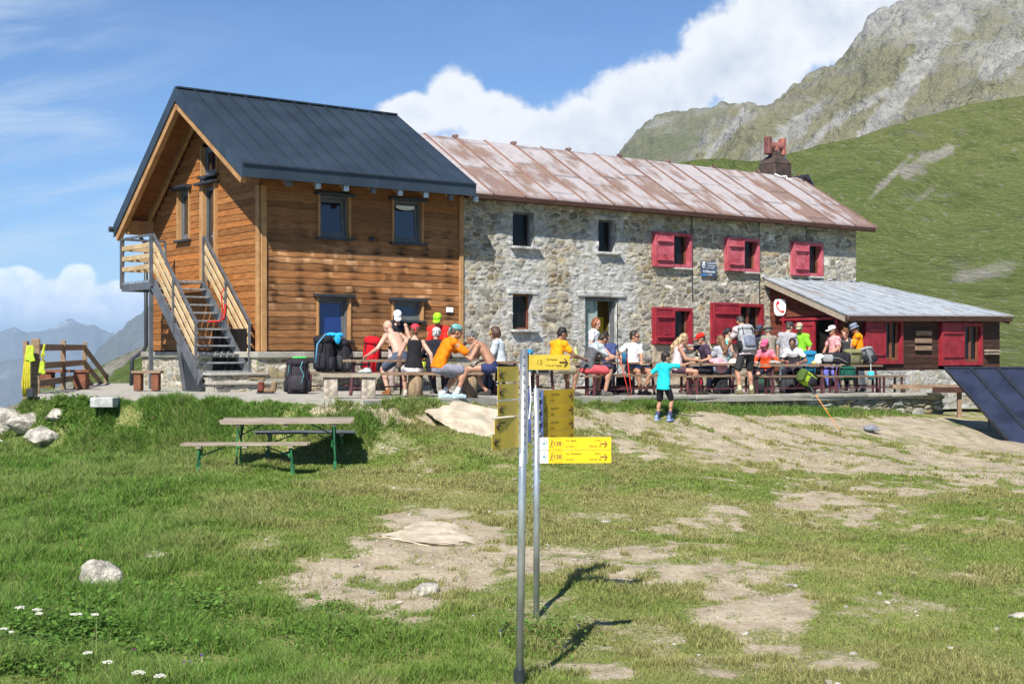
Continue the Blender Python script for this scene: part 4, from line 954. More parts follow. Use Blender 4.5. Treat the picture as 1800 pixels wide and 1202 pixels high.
def ropes():
    t = thing('safety_ropes', 'yellow straps and hi-vis cloth tied round the fence end post', 'rope', (-9.10, 25.86, 0))
    y = cloth((.50, .44, .04)); y2 = cloth((.44, .56, .05))
    for k in range(4): MB().tube([(-.10 + k * .03, -.06, 1.02), (-.14 + k * .03, -.10, .7), (-.18 + k * .045, -.12, .3), (-.16 + k * .04, -.10, .05)], .022, 6).build('strap', y, t, True)
    for c, s in (((-.04, -.12, .86), (.075, .02, .14)), ((.17, -.06, .60), (.05, .025, .12)), ((.20, -.06, .92), (.02, .02, .10))):
        b = MB(); b.box((0, 0, 0), tuple(2 * q for q in s), Matrix.Rotation(.15, 3, 'Y'), .015); b.box((s[0] * .4, -s[1] * .6, -s[2] * .5), (s[0] * 1.5, s[1], s[2] * 1.2), Matrix.Rotation(-.3, 3, 'Y'), .01); o = b.build('hi_vis_cloth', y2, t); o.location = c
    MB().tube([(.22, -.05, 1.05), (.17, -.08, .82), (.23, -.06, .66)], .02, 6).build('strap', y, t, True)
    MB().box((-.02, -.12, .12), (.14, .1, .18), ch=.02).build('buckle', M_['slate_dark'], t)
ropes()
def slab_bench(name, label, X, Y, ang, L, h, w, legm, topm, th=.05, cat='bench', legw=.22, z=None, group=None, legh=None):
    z = ter(X, Y) if z is None else z; t = thing(name, label, cat, (X, Y, z), ang, group)
    m = MB(); plank(m, (-L / 2, 0, h - th), (L / 2, 0, h - th), w, th, .004); m.build('seat', topm, t)
    for s in (-1, 1):
        b = MB(); b.box((0, 0, 0), (legw, w * .8, h - th), ch=.012, taper=.85); o = b.build('leg', legm, t); o.location = (s * (L / 2 - legw * .8), 0, (h - th) / 2)
    return t
slab_bench('slab_bench', 'long dark reddish bench behind the wooden fence at the terrace left end', px(113, 29.5), 29.5, .05, 1.15, .41, .40, M_['redwood'], M_['redwood'], legw=.26)
slab_bench('slab_bench', 'short dark bench beside the downpipe left of the staircase', px(259, 28.4), 28.4, .05, .60, .42, .34, M_['redwood'], M_['benchwood'], legw=.15)
slab_bench('slab_bench', 'pale weathered bench on two stone legs at the front corner of the terrace', px(614, 24.1), 24.1, ROT * .3, 1.05, .45, .36, mat('rough_stone_leg', (.42, .36, .29), .9, .3, 6, .006, 30), M_['oldwood'], .07, legw=.24)
def log_bench():
    X, Y = px(741, 25.3), 25.3; t = thing('log_bench', 'long plank bench on log stumps in front of the man in orange', 'bench', (X, Y, ter(X, Y)), ROT * .55)
    m = MB(); plank(m, (-.95, 0, .42), (1.15, 0, .42), .32, .05, .004); m.build('seat', M_['benchwood'], t)
    for x in (-.12, .95):
        c = MB(); R_ = [(.15, 0), (.135, .2), (.14, .42)]
        c.loft([[(x + r * math.cos(a * math.pi / 7) * random.uniform(.92, 1.08), r * math.sin(a * math.pi / 7) * random.uniform(.92, 1.08), z) for a in range(14)] for (r, z) in R_]); c.build('log', wood_mat('bark', (.36, .27, .17), (.16, .10, .06), (4, 4, .6), False), t, True)
log_bench()
M_['steel_red'] = mat('dark_red_steel', (.105, .035, .042), .55, .25, 6, attr=True)
M_['steel_purple'] = mat('worn_purple_steel', (.22, .12, .14), .55, .3, 6)
def make_table(L, label, group='tables along the terrace', w=.72, h=.70, legs=None):
    t = thing('terrace_table', label, 'table', group=group); m = MB(); n = 4
    for k in range(n):
        m.col = (random.uniform(.8, 1.2),) * 3; y = (k - (n - 1) / 2) * w / n; plank(m, (-L / 2 + random.uniform(-.02, .02), y, h - .04), (L / 2, y, h - .04), w / n - .006, .04, .002)
    m.build('tabletop', M_['benchwood'], t)
    for s in (-1, 1):
        x = s * (L / 2 - .22)
        for e in (-1, 1): MB().bar((x, e * (w / 2 - .08), h - .04), (x + s * .04, e * (w / 2 - .02), 0), .05, .05).build('leg', M_['steel_red'], t)
        MB().bar((x, -w / 2 + .06, h - .09), (x, w / 2 - .06, h - .09), .04, .04).bar((x + s * .03, -w / 2 + .03, .16), (x + s * .03, w / 2 - .03, .16), .03, .03).build('cross_bar', M_['steel_red'], t)
    MB().bar((-L / 2 + .22, 0, .18), (L / 2 - .22, 0, .18), .03, .03).build('stretcher', M_['steel_red'], t)
    return t
def make_bench(L, label, group='benches along the terrace', w=.28, h=.44):
    t = thing('terrace_bench', label, 'bench', group=group); m = MB()
    for k in range(2):
        m.col = (random.uniform(.8, 1.2),) * 3; plank(m, (-L / 2, (k - .5) * w / 2, h - .04), (L / 2, (k - .5) * w / 2, h - .04), w / 2 - .006, .04, .002)
    m.build('seat', M_['benchwood'], t)
    for s in (-1, 1):
        x = s * (L / 2 - .2)
        for e in (-1, 1): MB().box((x, e * (w / 2 - .03), (h - .04) / 2), (.05, .04, h - .04)).build('leg', M_['steel_red'], t)
        MB().bar((x, -w / 2 + .02, .14), (x, w / 2 - .02, .14), .03, .03).build('cross_bar', M_['steel_red'], t)
    MB().bar((-L / 2 + .2, 0, .14), (L / 2 - .2, 0, .14), .03, .03).build('stretcher', M_['steel_red'], t)
    return t
def put(t, u, v, rz=0.0):
    X, Y = wx(u, v); t.location = (X, Y, ter(X, Y)); t.rotation_euler = (0, 0, ROT + rz); return t
# the tables and benches (u along the houses, v towards them)
TABLES = [(.55, -4.15, 1.5, 'bare terrace table with red bands on its legs before the shirtless bald man'), (3.6, -4.55, 1.35, 'grey topped terrace table between the man in orange and the grey haired man'),
          (6.1, -4.35, 2.3, 'terrace table with bottles in front of the half open green door'), (9.15, -4.30, 2.4, 'terrace table where the blonde woman and man in red cap sit'),
          (12.0, -4.15, 2.2, 'terrace table where the smiling young man in a jersey writes'), (14.3, -4.05, 2.0, 'terrace table piled with rucksacks and a sleeping roll')]
for (u, v, L, lab) in TABLES: put(make_table(L, lab), u, v)
BENCH = [(6.0, -5.05, 2.5, 'terrace bench under the man in coral shorts and the man in yellow'), (8.9, -5.0, 2.3, 'terrace bench behind the boy in turquoise'), (11.35, -4.90, 2.1, 'empty terrace bench right of the standing backpacker'),
         (13.85, -4.75, 2.2, 'empty terrace bench behind the lime green rucksack'), (7.6, -3.55, 2.0, 'terrace bench under the woman in a white v-neck'), (9.9, -3.5, 1.9, 'terrace bench under the man in the red cap'),
         (12.3, -3.35, 2.0, 'terrace bench under the smiling young man'), (2.2, -.62, 3.2, 'long bench along the wooden house carrying rucksacks'), (4.2, -3.55, 1.3, 'terrace bench under the man in red with green cap'), (15.75, -4.2, 1.3, 'bare terrace bench at the far right end of the tables')]
for (u, v, L, lab) in BENCH: put(make_bench(L, lab), u, v)

# beer table set on the grass
M_['green_steel'] = mat('green_painted_steel', (.028, .20, .075), .45, .25, 6, spec=.5, col2=(.012, .08, .03))
GX, GY = px(505, 21.5), 21.5
def beer(name, label, cat, X, Y, L, w, h, rz, top, dark=None):
    g = gz1(X, Y); t = thing(name, label, cat, (X, Y, g), rz, 'green legged beer garden set on the grass'); t.rotation_euler = (R(3.0), 0, rz); m = MB(); n = 5 if w > .5 else 2
    for k in range(n):
        m.col = (random.uniform(.78, 1.15),) * 3; y = (k - (n - 1) / 2) * w / n; plank(m, (-L / 2 + random.uniform(-.03, .03), y, h - .028), (L / 2 + random.uniform(-.03, .03), y, h - .028), w / n - .008, .028, .003)
    m.build('tabletop' if w > .5 else 'seat', top, t)
    for x in (-L * .36, 0, L * .36): MB().box((x, 0, h - .05), (.07, w * .92, .035)).build('batten', M_['oldwood'], t)
    for s in (-1, 1):
        x = s * L * .36
        for e in (-1, 1):
            y = e * (w / 2 - .06); l = MB(); l.bar((x, y, h - .05), (x + s * .02, y, .15), .045, .025); l.bar((x + s * .02, y, .16), (x + s * .02, y + e * .03, -.08), .045, .025); l.build('leg', M_['green_steel'], t)
        k = MB(); k.bar((x, -w / 2 + .06, h - .09), (x, w / 2 - .06, h - .40 if h > .6 else h - .22), .02, .02); k.bar((x - s * .03, w / 2 - .06, h - .09), (x - s * .03, -w / 2 + .06, h - .40 if h > .6 else h - .22), .02, .02)
        k.bar((x, -w / 2 + .06, h - .42 if h > .6 else h - .22), (x, w / 2 - .06, h - .42 if h > .6 else h - .22), .02, .02); k.bar((x, 0, h - .25 if h > .6 else h - .2), (x - s * .38, 0, h - .06), .02, .02); k.build('brace', M_['green_steel'], t)
    return t
beer('beer_table', 'weathered grey plank table on folding green legs standing in the grass', 'table', GX, GY, 2.05, .78, .77, R(6), M_['oldwood'])
beer('beer_bench', 'pale grey bench on green legs in front of the grass table', 'bench', px(432, 20.75), 20.75, 1.92, .27, .47, R(4), M_['oldwood'])
beer('beer_bench', 'bench with a dark blue grey seat edge behind the grass table', 'bench', px(537, 22.25), 22.25, 1.62, .27, .46, R(7), mat('blue_grey_board', (.10, .105, .13), .7, .3, 5, attr=True, stretch=(.5, 3, 3)))

# ------------------------------------------------------------ way-mark posts
M_['yel'] = mat('yellow_sign_board', (.80, .56, .018), .45, .08, 3, attr=True); M_['yelold'] = mat('aged_yellow_sign', (.66, .48, .055), .5, .25, 6, attr=True, col2=(.54, .39, .05)); M_['signback'] = mat('blue_sign_edge', (.06, .09, .22), .5, .3, 12)
M_['ink'] = mat('dark_sign_print', (.09, .055, .03), .6, .1); M_['inkf'] = mat('faded_sign_print', (.33, .24, .03), .6, .1); M_['redink'] = mat('brown_sign_print', (.28, .15, .06), .6, .1)
def board(root, name, label, L, H, z, yaw, mat_, r0=.05, off=0.0, new=False, lines=(), point=False, left=False, arrow=False):
    """sign plate bolted to the post; local x runs away from the post, its printed face is turned to -y"""
    e = bpy.data.objects.new(name, None)
    P = [(r0, 0, -H / 2), (r0 + L, 0, -H / 2), (r0 + L, 0, H / 2), (r0, 0, H / 2)]
    m = MB(); m.prism(P, (0, .004, 0)); o = m.build(name, mat_, root); o.location = (0, off, z); o.rotation_euler = (0, 0, yaw); o['label'] = label
    fr = MB(); s = -1 if left else 1
    fr.box((r0 + L / 2, .010, H / 2 - .004), (L, .012, .008)).box((r0 + L / 2, .010, -H / 2 + .004), (L, .012, .008)); fr.box((r0 + .008, .012, 0), (.016, .02, H)); fr.build('plate_edge', M_['galv'], o)
    return o
def signpost(label, X, Y, H, z0, lean, boards_):
    t = thing('signpost', label, 'signpost', (X, Y, z0), 0, 'trail signposts on the grass')
    MB().tube([(0, 0, -.25), (lean * .5, 0, H * .5), (lean, 0, H)], .029, 20).build('pole', M_['galv'], t, True)
    MB().tube([(lean, 0, H), (lean, 0, H + .006)], .0295, 20).build('pole_cap', M_['galv'], t)
    return t
p1x, p1y = px(913, 10.1), 10.1; Z1 = EYE - (1197 - HY) / F_PX * 10.1
P1 = signpost('front galvanised signpost with aged yellow boards turned edge on', p1x, p1y, 2.46, Z1, .035, None)
p2x, p2y = px(943, 12.4), 12.4; Z2 = EYE - (1095 - HY) / F_PX * 12.4
P2 = signpost('rear galvanised signpost with bright yellow boards reading 138', p2x, p2y, 2.14, Z2, .0, None)
MB().tube([(0, 0, .0), (0, 0, .09)], .045, 16).build('foot_collar', M_['slate_dark'], P1)
# straps and bolts
k = MB()
for z in np.linspace(1.72, 2.42, 12): k.tube([(.033, -.032, z), (.033, -.032, z + .012)], .006, 6); k.box((.034, 0, z), (.012, .075, .016))
k.build('clamp', M_['galv'], P1)
k = MB()
for z in np.linspace(1.12, 2.10, 16): k.tube([(-.036, -.03, z), (-.036, -.03, z + .012)], .006, 6); k.box((-.036, 0, z), (.012, .075, .016))
for z in np.linspace(1.30, 2.05, 8): k.box((.034, .0, z), (.012, .07, .016))
k.build('clamp', M_['galv'], P2)
MB().box((.046, .02, 2.02), (.030, .05, .80)).build('board_edge', M_['galv'], P1)
MB().box((-.062, .02, 1.90), (.028, .05, .50)).build('board_edge', M_['signback'], P2)
MB().box((.05, .03, 1.87), (.024, .05, .52)).build('board_edge', M_['signback'], P2)
def lines(o, L, H, r0, rows, m, arrow=True, am=None, num=None, dirx=1):
    y = -.0025
    for (x, z, h, s, al) in rows: text('lettering', s, h, m, o, (r0 + x * L, y, z * H), align=al)
    if arrow:
        a = MB(); x = r0 + L * (.94 if dirx > 0 else .06); w = .050 * dirx
        a.bar((x - w * 1.25, y, 0), (x, y, 0), .004, .011, (0, 0, 1)).bar((x, y - .0005, 0), (x - w * .5, y - .0005, H * .26), .004, .012, (0, 1, 0)).bar((x, y - .001, 0), (x - w * .5, y - .001, -H * .26), .004, .012, (0, 1, 0)); a.build('arrow', am or m, o)
    if num:
        text('lettering', num, .052, am or m, o, (r0 + L * .245, y, 0), align='CENTER', bold=.0006)
        c = MB(); P = [(r0 + L * .245 + .058 * math.cos(2 * math.pi * i / 24), y, .05 * math.sin(2 * math.pi * i / 24)) for i in range(25)]
        c.tube(P, .0007, 4, False); c.build('number_ring', M_['inkf'], o)
        w = MB()                                                # two walking hikers
        for j, x in enumerate((-.02, .028)):
            q = r0 + L * .125 + x; w.ell((q, y, .034 if j else .028), (.006, .002, .007)); w.bar((q, y, .026), (q - .004, y, .002), .003, .012, (0, 1, 0)); w.bar((q - .004, y - .0004, .004), (q + .010, y - .0004, -.034), .003, .006, (0, 1, 0)); w.bar((q - .004, y - .0008, .004), (q - .016, y - .0008, -.034), .003, .006, (0, 1, 0)); w.bar((q, y - .0012, .02), (q + .013, y - .0012, .008), .003, .004, (0, 1, 0))
        w.build('hiker_mark', M_['redink'], o)
# P1: right hand board at the top, five boards seen end-on at the left
o = board(P1, 'sign_board', 'topmost aged board pointing right', .345, .112, 2.37, R(18), M_['yelold'], .055)
lines(o, .345, .112, .055, [(.22, .0, .05, '13', 'LEFT'), (.45, .2, .02, 'Col Bassac', 'LEFT'), (.45, -.2, .02, 'Truc S. Tropez', 'LEFT')], M_['inkf'], True, M_['ink'])
for i, (z, L, h) in enumerate(((2.285, .37, .112), (2.160, .37, .112), (2.036, .37, .108), (1.912, .38, .112), (1.800, .42, .112))):
    o = board(P1, 'sign_board', ('first', 'second', 'third', 'fourth', 'lowest')[i] + ' aged board on the left of the post, turned nearly edge on', L, h, z, R(180 + 66 - (3 if i > 2 else 0)), M_['yelold'], .012)
    o.scale = (1, -1, 1)
    lines(o, L, h, .012, [(.85, .2, .026, ('Alta Via', 'Rhemes', 'Goletta', 'Tsanteleina', 'Basei')[i], 'RIGHT'), (.85, -.22, .02, '2h 30', 'RIGHT')], M_['inkf'], True, M_['ink'], dirx=1)
# P2: block of four aged boards, then the two bright ones
for i in range(4):
    o = board(P2, 'sign_board', ('topmost', 'second', 'third', 'lowest')[i] + ' board of the stacked ochre four', .60, .128, 2.06 - .130 * i, R(56), mat('ochre_sign', (.50, .33, .012), .5, .12, 4, attr=True), .06)
    lines(o, .60, .128, .06, [(.10, .05, .05, '13', 'LEFT'), (.30, .22, .026, ('Col de Galise', 'Granta Parei', 'Lago Goletta', 'Thumel')[i], 'LEFT'), (.30, -.22, .022, ('E 3.30', 'E 4.00', 'T 1.45', 'T 1.15')[i], 'LEFT')], M_['inkf'], True, M_['ink'])
for i in range(2):
    o = board(P2, 'sign_board', ('upper', 'lower')[i] + ' bright yellow 138 board with arrow to the right', .655, .116, 1.640 - .120 * i, R(4), M_['yel'], .030)
    o.location.y = -.036
    w = MB(); w.box((.030 + .038, -.003, 0), (.078, .004, .113)); w.build('white_end', M_['white'], o)
    bl = mat('blue_sign_print', (.12, .34, .42), .5, .1)
    q = MB(); q.ell((.068, -.0055, .002), (.013, .002, .013)); q.bar((.068, -.0055, .014), (.074, -.0055, .040), .002, .005, (0, 1, 0)); q.ell((.074, -.0055, .042), (.004, .002, .005)); q.ell((.070, -.0055, -.042), (.006, .002, .006)); q.build('route_emblem', bl, o)
    lines(o, .655, .116, .030, [(.36, .25, .024, ('Col  Basei', 'Col  Rossettaz')[i], 'LEFT'), (.36, -.20, .020, ('3h 10min', '2h 30min')[i], 'LEFT'), (.86, .25, .022, ('3176m', '3023m')[i], 'RIGHT'), (.86, -.20, .022, 'Difficolta  EE', 'RIGHT')], M_['inkf'], True, M_['redink'], '138')
def sticker(): 
    MB().prism([(.002, -.031, 1.60), (.020, -.033, 1.60), (.020, -.033, 1.69), (.002, -.031, 1.69)], (0, .002, 0)).build('sticker', M_['white'], P1)
sticker()
MB().tube([(.075, -.03, 2.30), (.085, -.04, 2.1), (.07, -.03, 1.95), (.11, -.04, 1.98), (.12, -.03, 2.2)], .005, 6).build('cord', M_['white'], P1, True)

# ------------------------------------------------------------ solar panels, deck beam, block
def solar():
    A0, B0 = Vector((*wx(18.55, -5.05), .62)), None
    for i in range(3):
        t = thing('solar_panel', ('tilted dark blue solar panel nearest the terrace, first of three', 'tilted solar panel in the middle of the row of three', 'tilted solar panel at the right end of the row, nearest the picture edge')[i], 'solar panel', (0, 0, 0), 0, 'solar panels leaning beside the annex')
        w = .62; s = Vector((1, -.10, 0)).normalized(); top = Vector((10.50, 33.0, .50)) + s * (.63 * i); d = Vector((.36, -.66, -.64)).normalized(); L = 2.65
        n = s.cross(d).normalized(); n = n if n.z > 0 else -n
        m = MB(); m.prism([top, top + s * w, top + s * w + d * L, top + d * L], -n * .04); m.build('panel_glass', M_['pv'], t)
        f = MB()
        for a, b in ((top, top + s * w), (top + d * L, top + s * w + d * L)): f.bar(a + n * .005, b + n * .005, .05, .05, n)
        for a in (top + s * .02, top + s * (w - .02)): f.bar(a + n * .006, a + d * L + n * .006, .04, .05, n)
        f.build('panel_frame', M_['pvf'], t)
        for k in ((.6,) if i else ()): 
            p = top + s * (w * k) + d * .12 - n * .08; MB().bar(p, (p.x, p.y, gz1(p.x, p.y) - .1), .05, .05, (1, 0, 0)).build('support_leg', M_['galv'], t)
M_['pv'] = mat('solar_cells', (.020, .026, .05), .30, .25, 1.5, 0, spec=.5, coat=.2); M_['pvf'] = mat('dark_alloy_frame', (.035, .04, .055), .4, .1, metal=.5)
solar()
def beam():
    X, Y = px(1636, 34.6), 34.6; t = thing('plank_bench', 'long dark plank on short posts running past the right end of the terrace', 'bench', (X, Y, -.14), R(-2))
    m = MB(); plank(m, (-1.0, 0, .10), (.85, 0, .10), .34, .10, .002); m.build('seat', M_['benchwood'], t)
    MB().bar((.0, -.19, .07), (.86, -.19, .07), .05, .14).build('edge_board', M_['darkwood'], t)
    for x, h in ((-.7, .25), (.72, .8)): MB().bar((x, 0, .10), (x, 0, .1 - h), .10, .10, (1, 0, 0)).build('leg', M_['benchwood'], t)
beam()
def block():
    X, Y = px(185, 24.72), 24.72; t = thing('concrete_block', 'grey concrete block at the terrace edge left of the staircase', 'block', (X, Y, -.05), R(-4))
    MB().box((0, 0, .03), (.42, .4, .18), ch=.012).build('block', mat('grey_concrete', (.42, .42, .40), .9, .15, 8, .003, 40), t)
block()
def roof_gear():
    X, Y, Z = rel(19.95, 2.35, 6.1); t = thing('rooftop_solar_panel', 'small dark solar panel leaning on the roof beside the chimney', 'solar panel', (X, Y, Z), ROT)
    m = MB(); m.prism([(0, .55, -.35), (.02, .55, .42), (.80, .35, -.62), (.80, .35, -1.0)][::-1], (0, .9, .0)); m.v = []; m.f = []; m.c = []
    m.box((.42, .2, -.12), (1.25, 1.0, .05), Matrix.Rotation(R(50), 3, 'Y')); m.build('panel_glass', M_['pv'], t)
    MB().bar((.05, -.1, -.45), (.05, -.1, .36), .05, .05, (1, 0, 0)).bar((.05, .5, -.45), (.05, .5, .36), .05, .05, (1, 0, 0)).build('panel_stand', M_['slate_dark'], t)
    X, Y, Z = rel(19.95, 3.0, 6.1); t = thing('antenna', 'thin guyed antenna mast on the roof right of the chimney', 'antenna', (X, Y, Z), ROT)
    MB().tube([(0, 0, -.1), (0, 0, 1.0)], .03, 8).build('mast', M_['galv'], t); MB().tube([(0, 0, 1.0), (0, 0, 1.4)], .008, 6).build('aerial', M_['galv'], t)
    for p in ((-.62, .0, -.15), (.85, -.4, -.35), (.2, .8, -.3)): MB().tube([(0, 0, .95), p], .012, 6).build('guy', M_['galv'], t)
    MB().box((0, 0, 1.0), (.11, .11, .1), ch=.02).build('head', M_['white'], t)
roof_gear()
# ------------------------------------------------------------ people
def atv(x, v):
    d = ((x - CX) / F_PX, 1.0); t = (v - OX * UY + OY * UX) / (-d[0] * UY + d[1] * UX); return d[0] * t, t
def fuse(mb, voxel, name, material, parent, smooth=3, ruffle=0.0, paint=None):
    """grow one continuous skin over the overlapping forms in mb"""
    me = bpy.data.meshes.new('tmp'); me.from_pydata(mb.v, [], mb.f); me.update()
    o = bpy.data.objects.new('tmp', me); COL.objects.link(o)
    m = o.modifiers.new('r', 'REMESH'); m.mode = 'VOXEL'; m.voxel_size = voxel; m.use_smooth_shade = True
    if smooth:
        k = o.modifiers.new('s', 'SMOOTH'); k.iterations = smooth; k.factor = .5
    dg = bpy.context.evaluated_depsgraph_get(); out = bpy.data.meshes.new_from_object(o.evaluated_get(dg)); bpy.data.objects.remove(o); bpy.data.meshes.remove(me)
    n = len(out.vertices); co = np.empty(n * 3, np.float32); out.vertices.foreach_get('co', co); co = co.reshape(-1, 3)
    if ruffle:
        nr = np.empty(n * 3, np.float32); out.vertices.foreach_get('normal', nr); nr = nr.reshape(-1, 3)
        q = fbm(co[:, 0] * 13 + co[:, 2] * 9, co[:, 1] * 13 + co[:, 2] * 5, 3, 13) - .5
        co = co + nr * (q * 2 * ruffle)[:, None]; out.vertices.foreach_set('co', co.ravel())
    c = np.ones((n, 3)); c = paint(co, c) if paint else c
    put_col(out, c); return link(name, out, material, parent, True)
def cap(mb, a, b, ra, rb):
    mb.tube([a, a + (b - a) * .5, b], [ra, (ra + rb) / 2, rb], 10); mb.ell(a, (ra,) * 3, None, 10, 7); mb.ell(b, (rb,) * 3, None, 10, 7)
def ik(S, T, a, b, hint):
    d = T - S; L = min(max(d.length, .08), (a + b) * .995); n = d.normalized(); T = S + n * L
    x = (a * a - b * b + L * L) / (2 * L); h = math.sqrt(max(a * a - x * x, 0)); k = hint - n * hint.dot(n)
    k = k.normalized() if k.length > 1e-4 else Vector((0, 0, -1))
    return S + n * x + k * h, T
def Rm(yaw=0, pitch=0, roll=0): return Matrix.Rotation(R(-yaw), 3, 'Z') @ Matrix.Rotation(R(-pitch), 3, 'X') @ Matrix.Rotation(R(roll), 3, 'Y')
SKIN = {'fair': (.56, .33, .24), 'tan': (.42, .22, .14), 'brown': (.26, .135, .085), 'pink': (.58, .31, .23)}
_sk = {}
def skin(k):
    if k not in _sk: _sk[k] = mat('skin', SKIN[k], .5, .08, 12, 0, 1, attr=True, spec=.35)
    return _sk[k]
def hairm(c): return mat('hair', c, .55, .35, 30, .006, 90, attr=True, spec=.4, stretch=(1, 1, .3))
def ringpts(c, M, rx, ry, n=16): return [c + M @ Vector((rx * math.cos(2 * math.pi * k / n), ry * math.sin(2 * math.pi * k / n), 0)) for k in range(n)]

def person(label, X, Y, face, h=1.74, pose='stand', z=None, hipz=None, hipy=0.0, hipx=0.0, lean=4, roll=0, twist=0, head=(0, 0), hl=None, hr=None, fl=None, fr=None, sk='tan', top=(.5, .5, .5), topkind='tee', bottom=(.1, .1, .12), bottomkind='shorts',
           hair=(.05, .03, .02), hairkind='short', hat=None, hatc=(.8, .8, .8), shoes=(.12, .11, .10), socks=None, slim=1.0, top2=None, glasses=None, bag=None, sleeve=None, elbow=None, group='hikers on the terrace', bare_feet=False):
    z = ter(X, Y) if z is None else z; t = thing('person', label, 'person', (X, Y, z), -R(face), group); t.scale = (1.055,) * 3; s = h / 1.75; V3 = Vector; sit = pose == 'sit'
    hz = hipz if hipz is not None else (.555 if sit else .93 * s); P0 = V3((hipx, hipy, hz)); g = slim
    Ms = [Rm(twist * f, lean * q, roll * q) for f, q in ((0, .35), (.3, .75), (.7, 1.0), (1, 1.12))]
    C = [P0]; 
    for M, L in zip(Ms, (.13, .14, .15, .09)): C.append(C[-1] + M @ V3((0, 0, L * s)))
    Mt = Ms[3]; neck0 = C[4] + Mt @ V3((0, -.005, .0)); Mh = Rm(twist * .6 + head[1], lean * .55 + head[0], roll * .4)
    hc = neck0 + Mt @ V3((0, .0, .045 * s)) + Mh @ V3((0, .028, .120 * s)); hs = .97 if h > 1.4 else .92
    SH = {e: C[4] + Mt @ V3((e * .172 * s * (.5 + .5 * g), -.005, -.055 * s)) for e in (-1, 1)}; HP = {e: P0 + Rm(0, lean * .3, 0) @ V3((e * .088 * s, 0, -.03)) for e in (-1, 1)}
    a, b, la, lb = .285 * s, .255 * s, .435 * s, .425 * s
    hands = {}
    for e, T in ((-1, hl), (1, hr)):
        T = V3(T) if T is not None else SH[e] + V3((e * .07, .06, -.525 * s))
        hint = V3(elbow[e]) if elbow and e in elbow else V3((e * .55, -.45, -.6)); hands[e] = ik(SH[e], T, a, b, hint)
    feet = {}
    for e, T in ((-1, fl), (1, fr)):
        T = V3(T) if T is not None else (V3((e * .12, hipy + .44, .085)) if sit else V3((hipx * .3 + e * .105, .0 + e * .05, .085)))
        feet[e] = ik(HP[e], T, la, lb, V3((e * .18, 1, .25)))
    m = MB()                                                     # ---- the body, one skin
    TR = [(P0 - V3((0, 0, .09)), Ms[0], .130, .100), (P0 + Ms[0] @ V3((0, 0, .02)), Ms[0], .160 * (.9 + .1 * g), .112), (C[1], Ms[0], .142 * g, .098), (C[2], Ms[1], .138 * g, .098), (C[3], Ms[2], .160 * g, .112), (C[3] + Ms[3] @ V3((0, 0, .05)), Ms[3], .162 * g, .106), (C[4] + Mt @ V3((0, 0, -.03)), Mt, .125 * g, .078), (C[4] + Mt @ V3((0, 0, .02)), Mt, .06, .055)]
    m.loft([ringpts(c, M, rx * s, ry * s) for c, M, rx, ry in TR])
    cap(m, neck0 - Mt @ V3((0, 0, .03)), hc + Mh @ V3((0, -.025, -.05)), .056 * s, .052 * s)
    H = lambda x, y, zz: hc + Mh @ V3((x * hs, y * hs, zz * hs))
    m.ell(H(0, -.008, .022), (.076 * hs, .097 * hs, .098 * hs), Mh); m.ell(H(0, .022, -.045), (.058 * hs, .068 * hs, .072 * hs), Mh)
    m.tube([H(0, .088, .015), H(0, .108, -.025)], [.009, .015], 8); m.ell(H(0, .098, -.028), (.017, .014, .011), Mh); m.ell(H(0, .080, -.085), (.024, .022, .018), Mh)
    for e in (-1, 1): m.ell(H(e * .077, -.008, -.012), (.011, .022, .032), Mh); m.ell(H(e * .034, .073, .022), (.026, .018, .012), Mh)
    for e in (-1, 1):
        el, wr = hands[e]; cap(m, SH[e], el, .052 * s * (.4 + .6 * g), .040 * s); cap(m, el, wr, .041 * s, .026 * s); m.ell(SH[e], (.062 * s * g, .06 * s, .06 * s), Mt)
        d = (wr - el).normalized(); fw = V3((0, 0, 1)).cross(d); fw = fw.normalized() if fw.length > .1 else V3((1, 0, 0)); nn = d.cross(fw).normalized()
        if nn.z > 0: nn = -nn
        Mp = Matrix((fw, d, nn)).transposed(); pc = wr + d * .052 * s; m.ell(pc, (.040 * s, .055 * s, .016 * s), Mp)
        for i, (o, L) in enumerate(((-.030, .062), (-.010, .072), (.011, .068), (.031, .054))):
            k0 = wr + d * .092 * s + fw * o * s; k1 = k0 + (d * .85 + nn * .30 + fw * o * 2.2).normalized() * L * .5 * s; k2 = k1 + (d * .55 + nn * .7).normalized() * L * .55 * s
            m.tube([k0 - d * .02, k0, k1, k2], [.0105, .0105, .010, .0085], 7)
        th0 = wr + d * .03 * s - fw * e * .03 * s; m.tube([th0, th0 - fw * e * .032 * s + d * .025 * s, th0 - fw * e * .040 * s + d * .055 * s + nn * .012], [.014, .012, .0095], 7)
        kn, an = feet[e]; cap(m, HP[e], kn, .083 * s, .056 * s); cap(m, kn, an, .055 * s, .036 * s); cd = (an - kn); bk = V3((0, -.02, 0)); m.ell(kn + cd * .30 + bk, (.052 * s, .056 * s, .10 * s), Matrix.Rotation(math.atan2(cd.y, -cd.z) * 1.0, 3, 'X') if True else None)
        m.ell(an + V3((0, .055, -.045)), (.042 * s, .115 * s, .034 * s)); m.ell(an + V3((0, -.03, -.035)), (.034 * s, .045 * s, .042 * s))
    Mi = Mh.inverted(); sc = np.array(Mi); h0 = np.array(hc)
    def paint(co, c):
        q = (co - h0) @ sc.T / hs
        for e in (-1, 1):
            d = np.hypot((q[:, 0] - e * .032) / .017, (q[:, 2] - .004) / .009); c[(d < 1) & (q[:, 1] > .05)] = (.16, .14, .14)
            d = np.hypot((q[:, 0] - e * .034) / .024, (q[:, 2] - .026) / .007); c[(d < 1) & (q[:, 1] > .05)] = (.45, .40, .38)
        d = np.hypot(q[:, 0] / .026, (q[:, 2] + .062) / .009); c[(d < 1) & (q[:, 1] > .05)] = (.72, .42, .42)
        return c
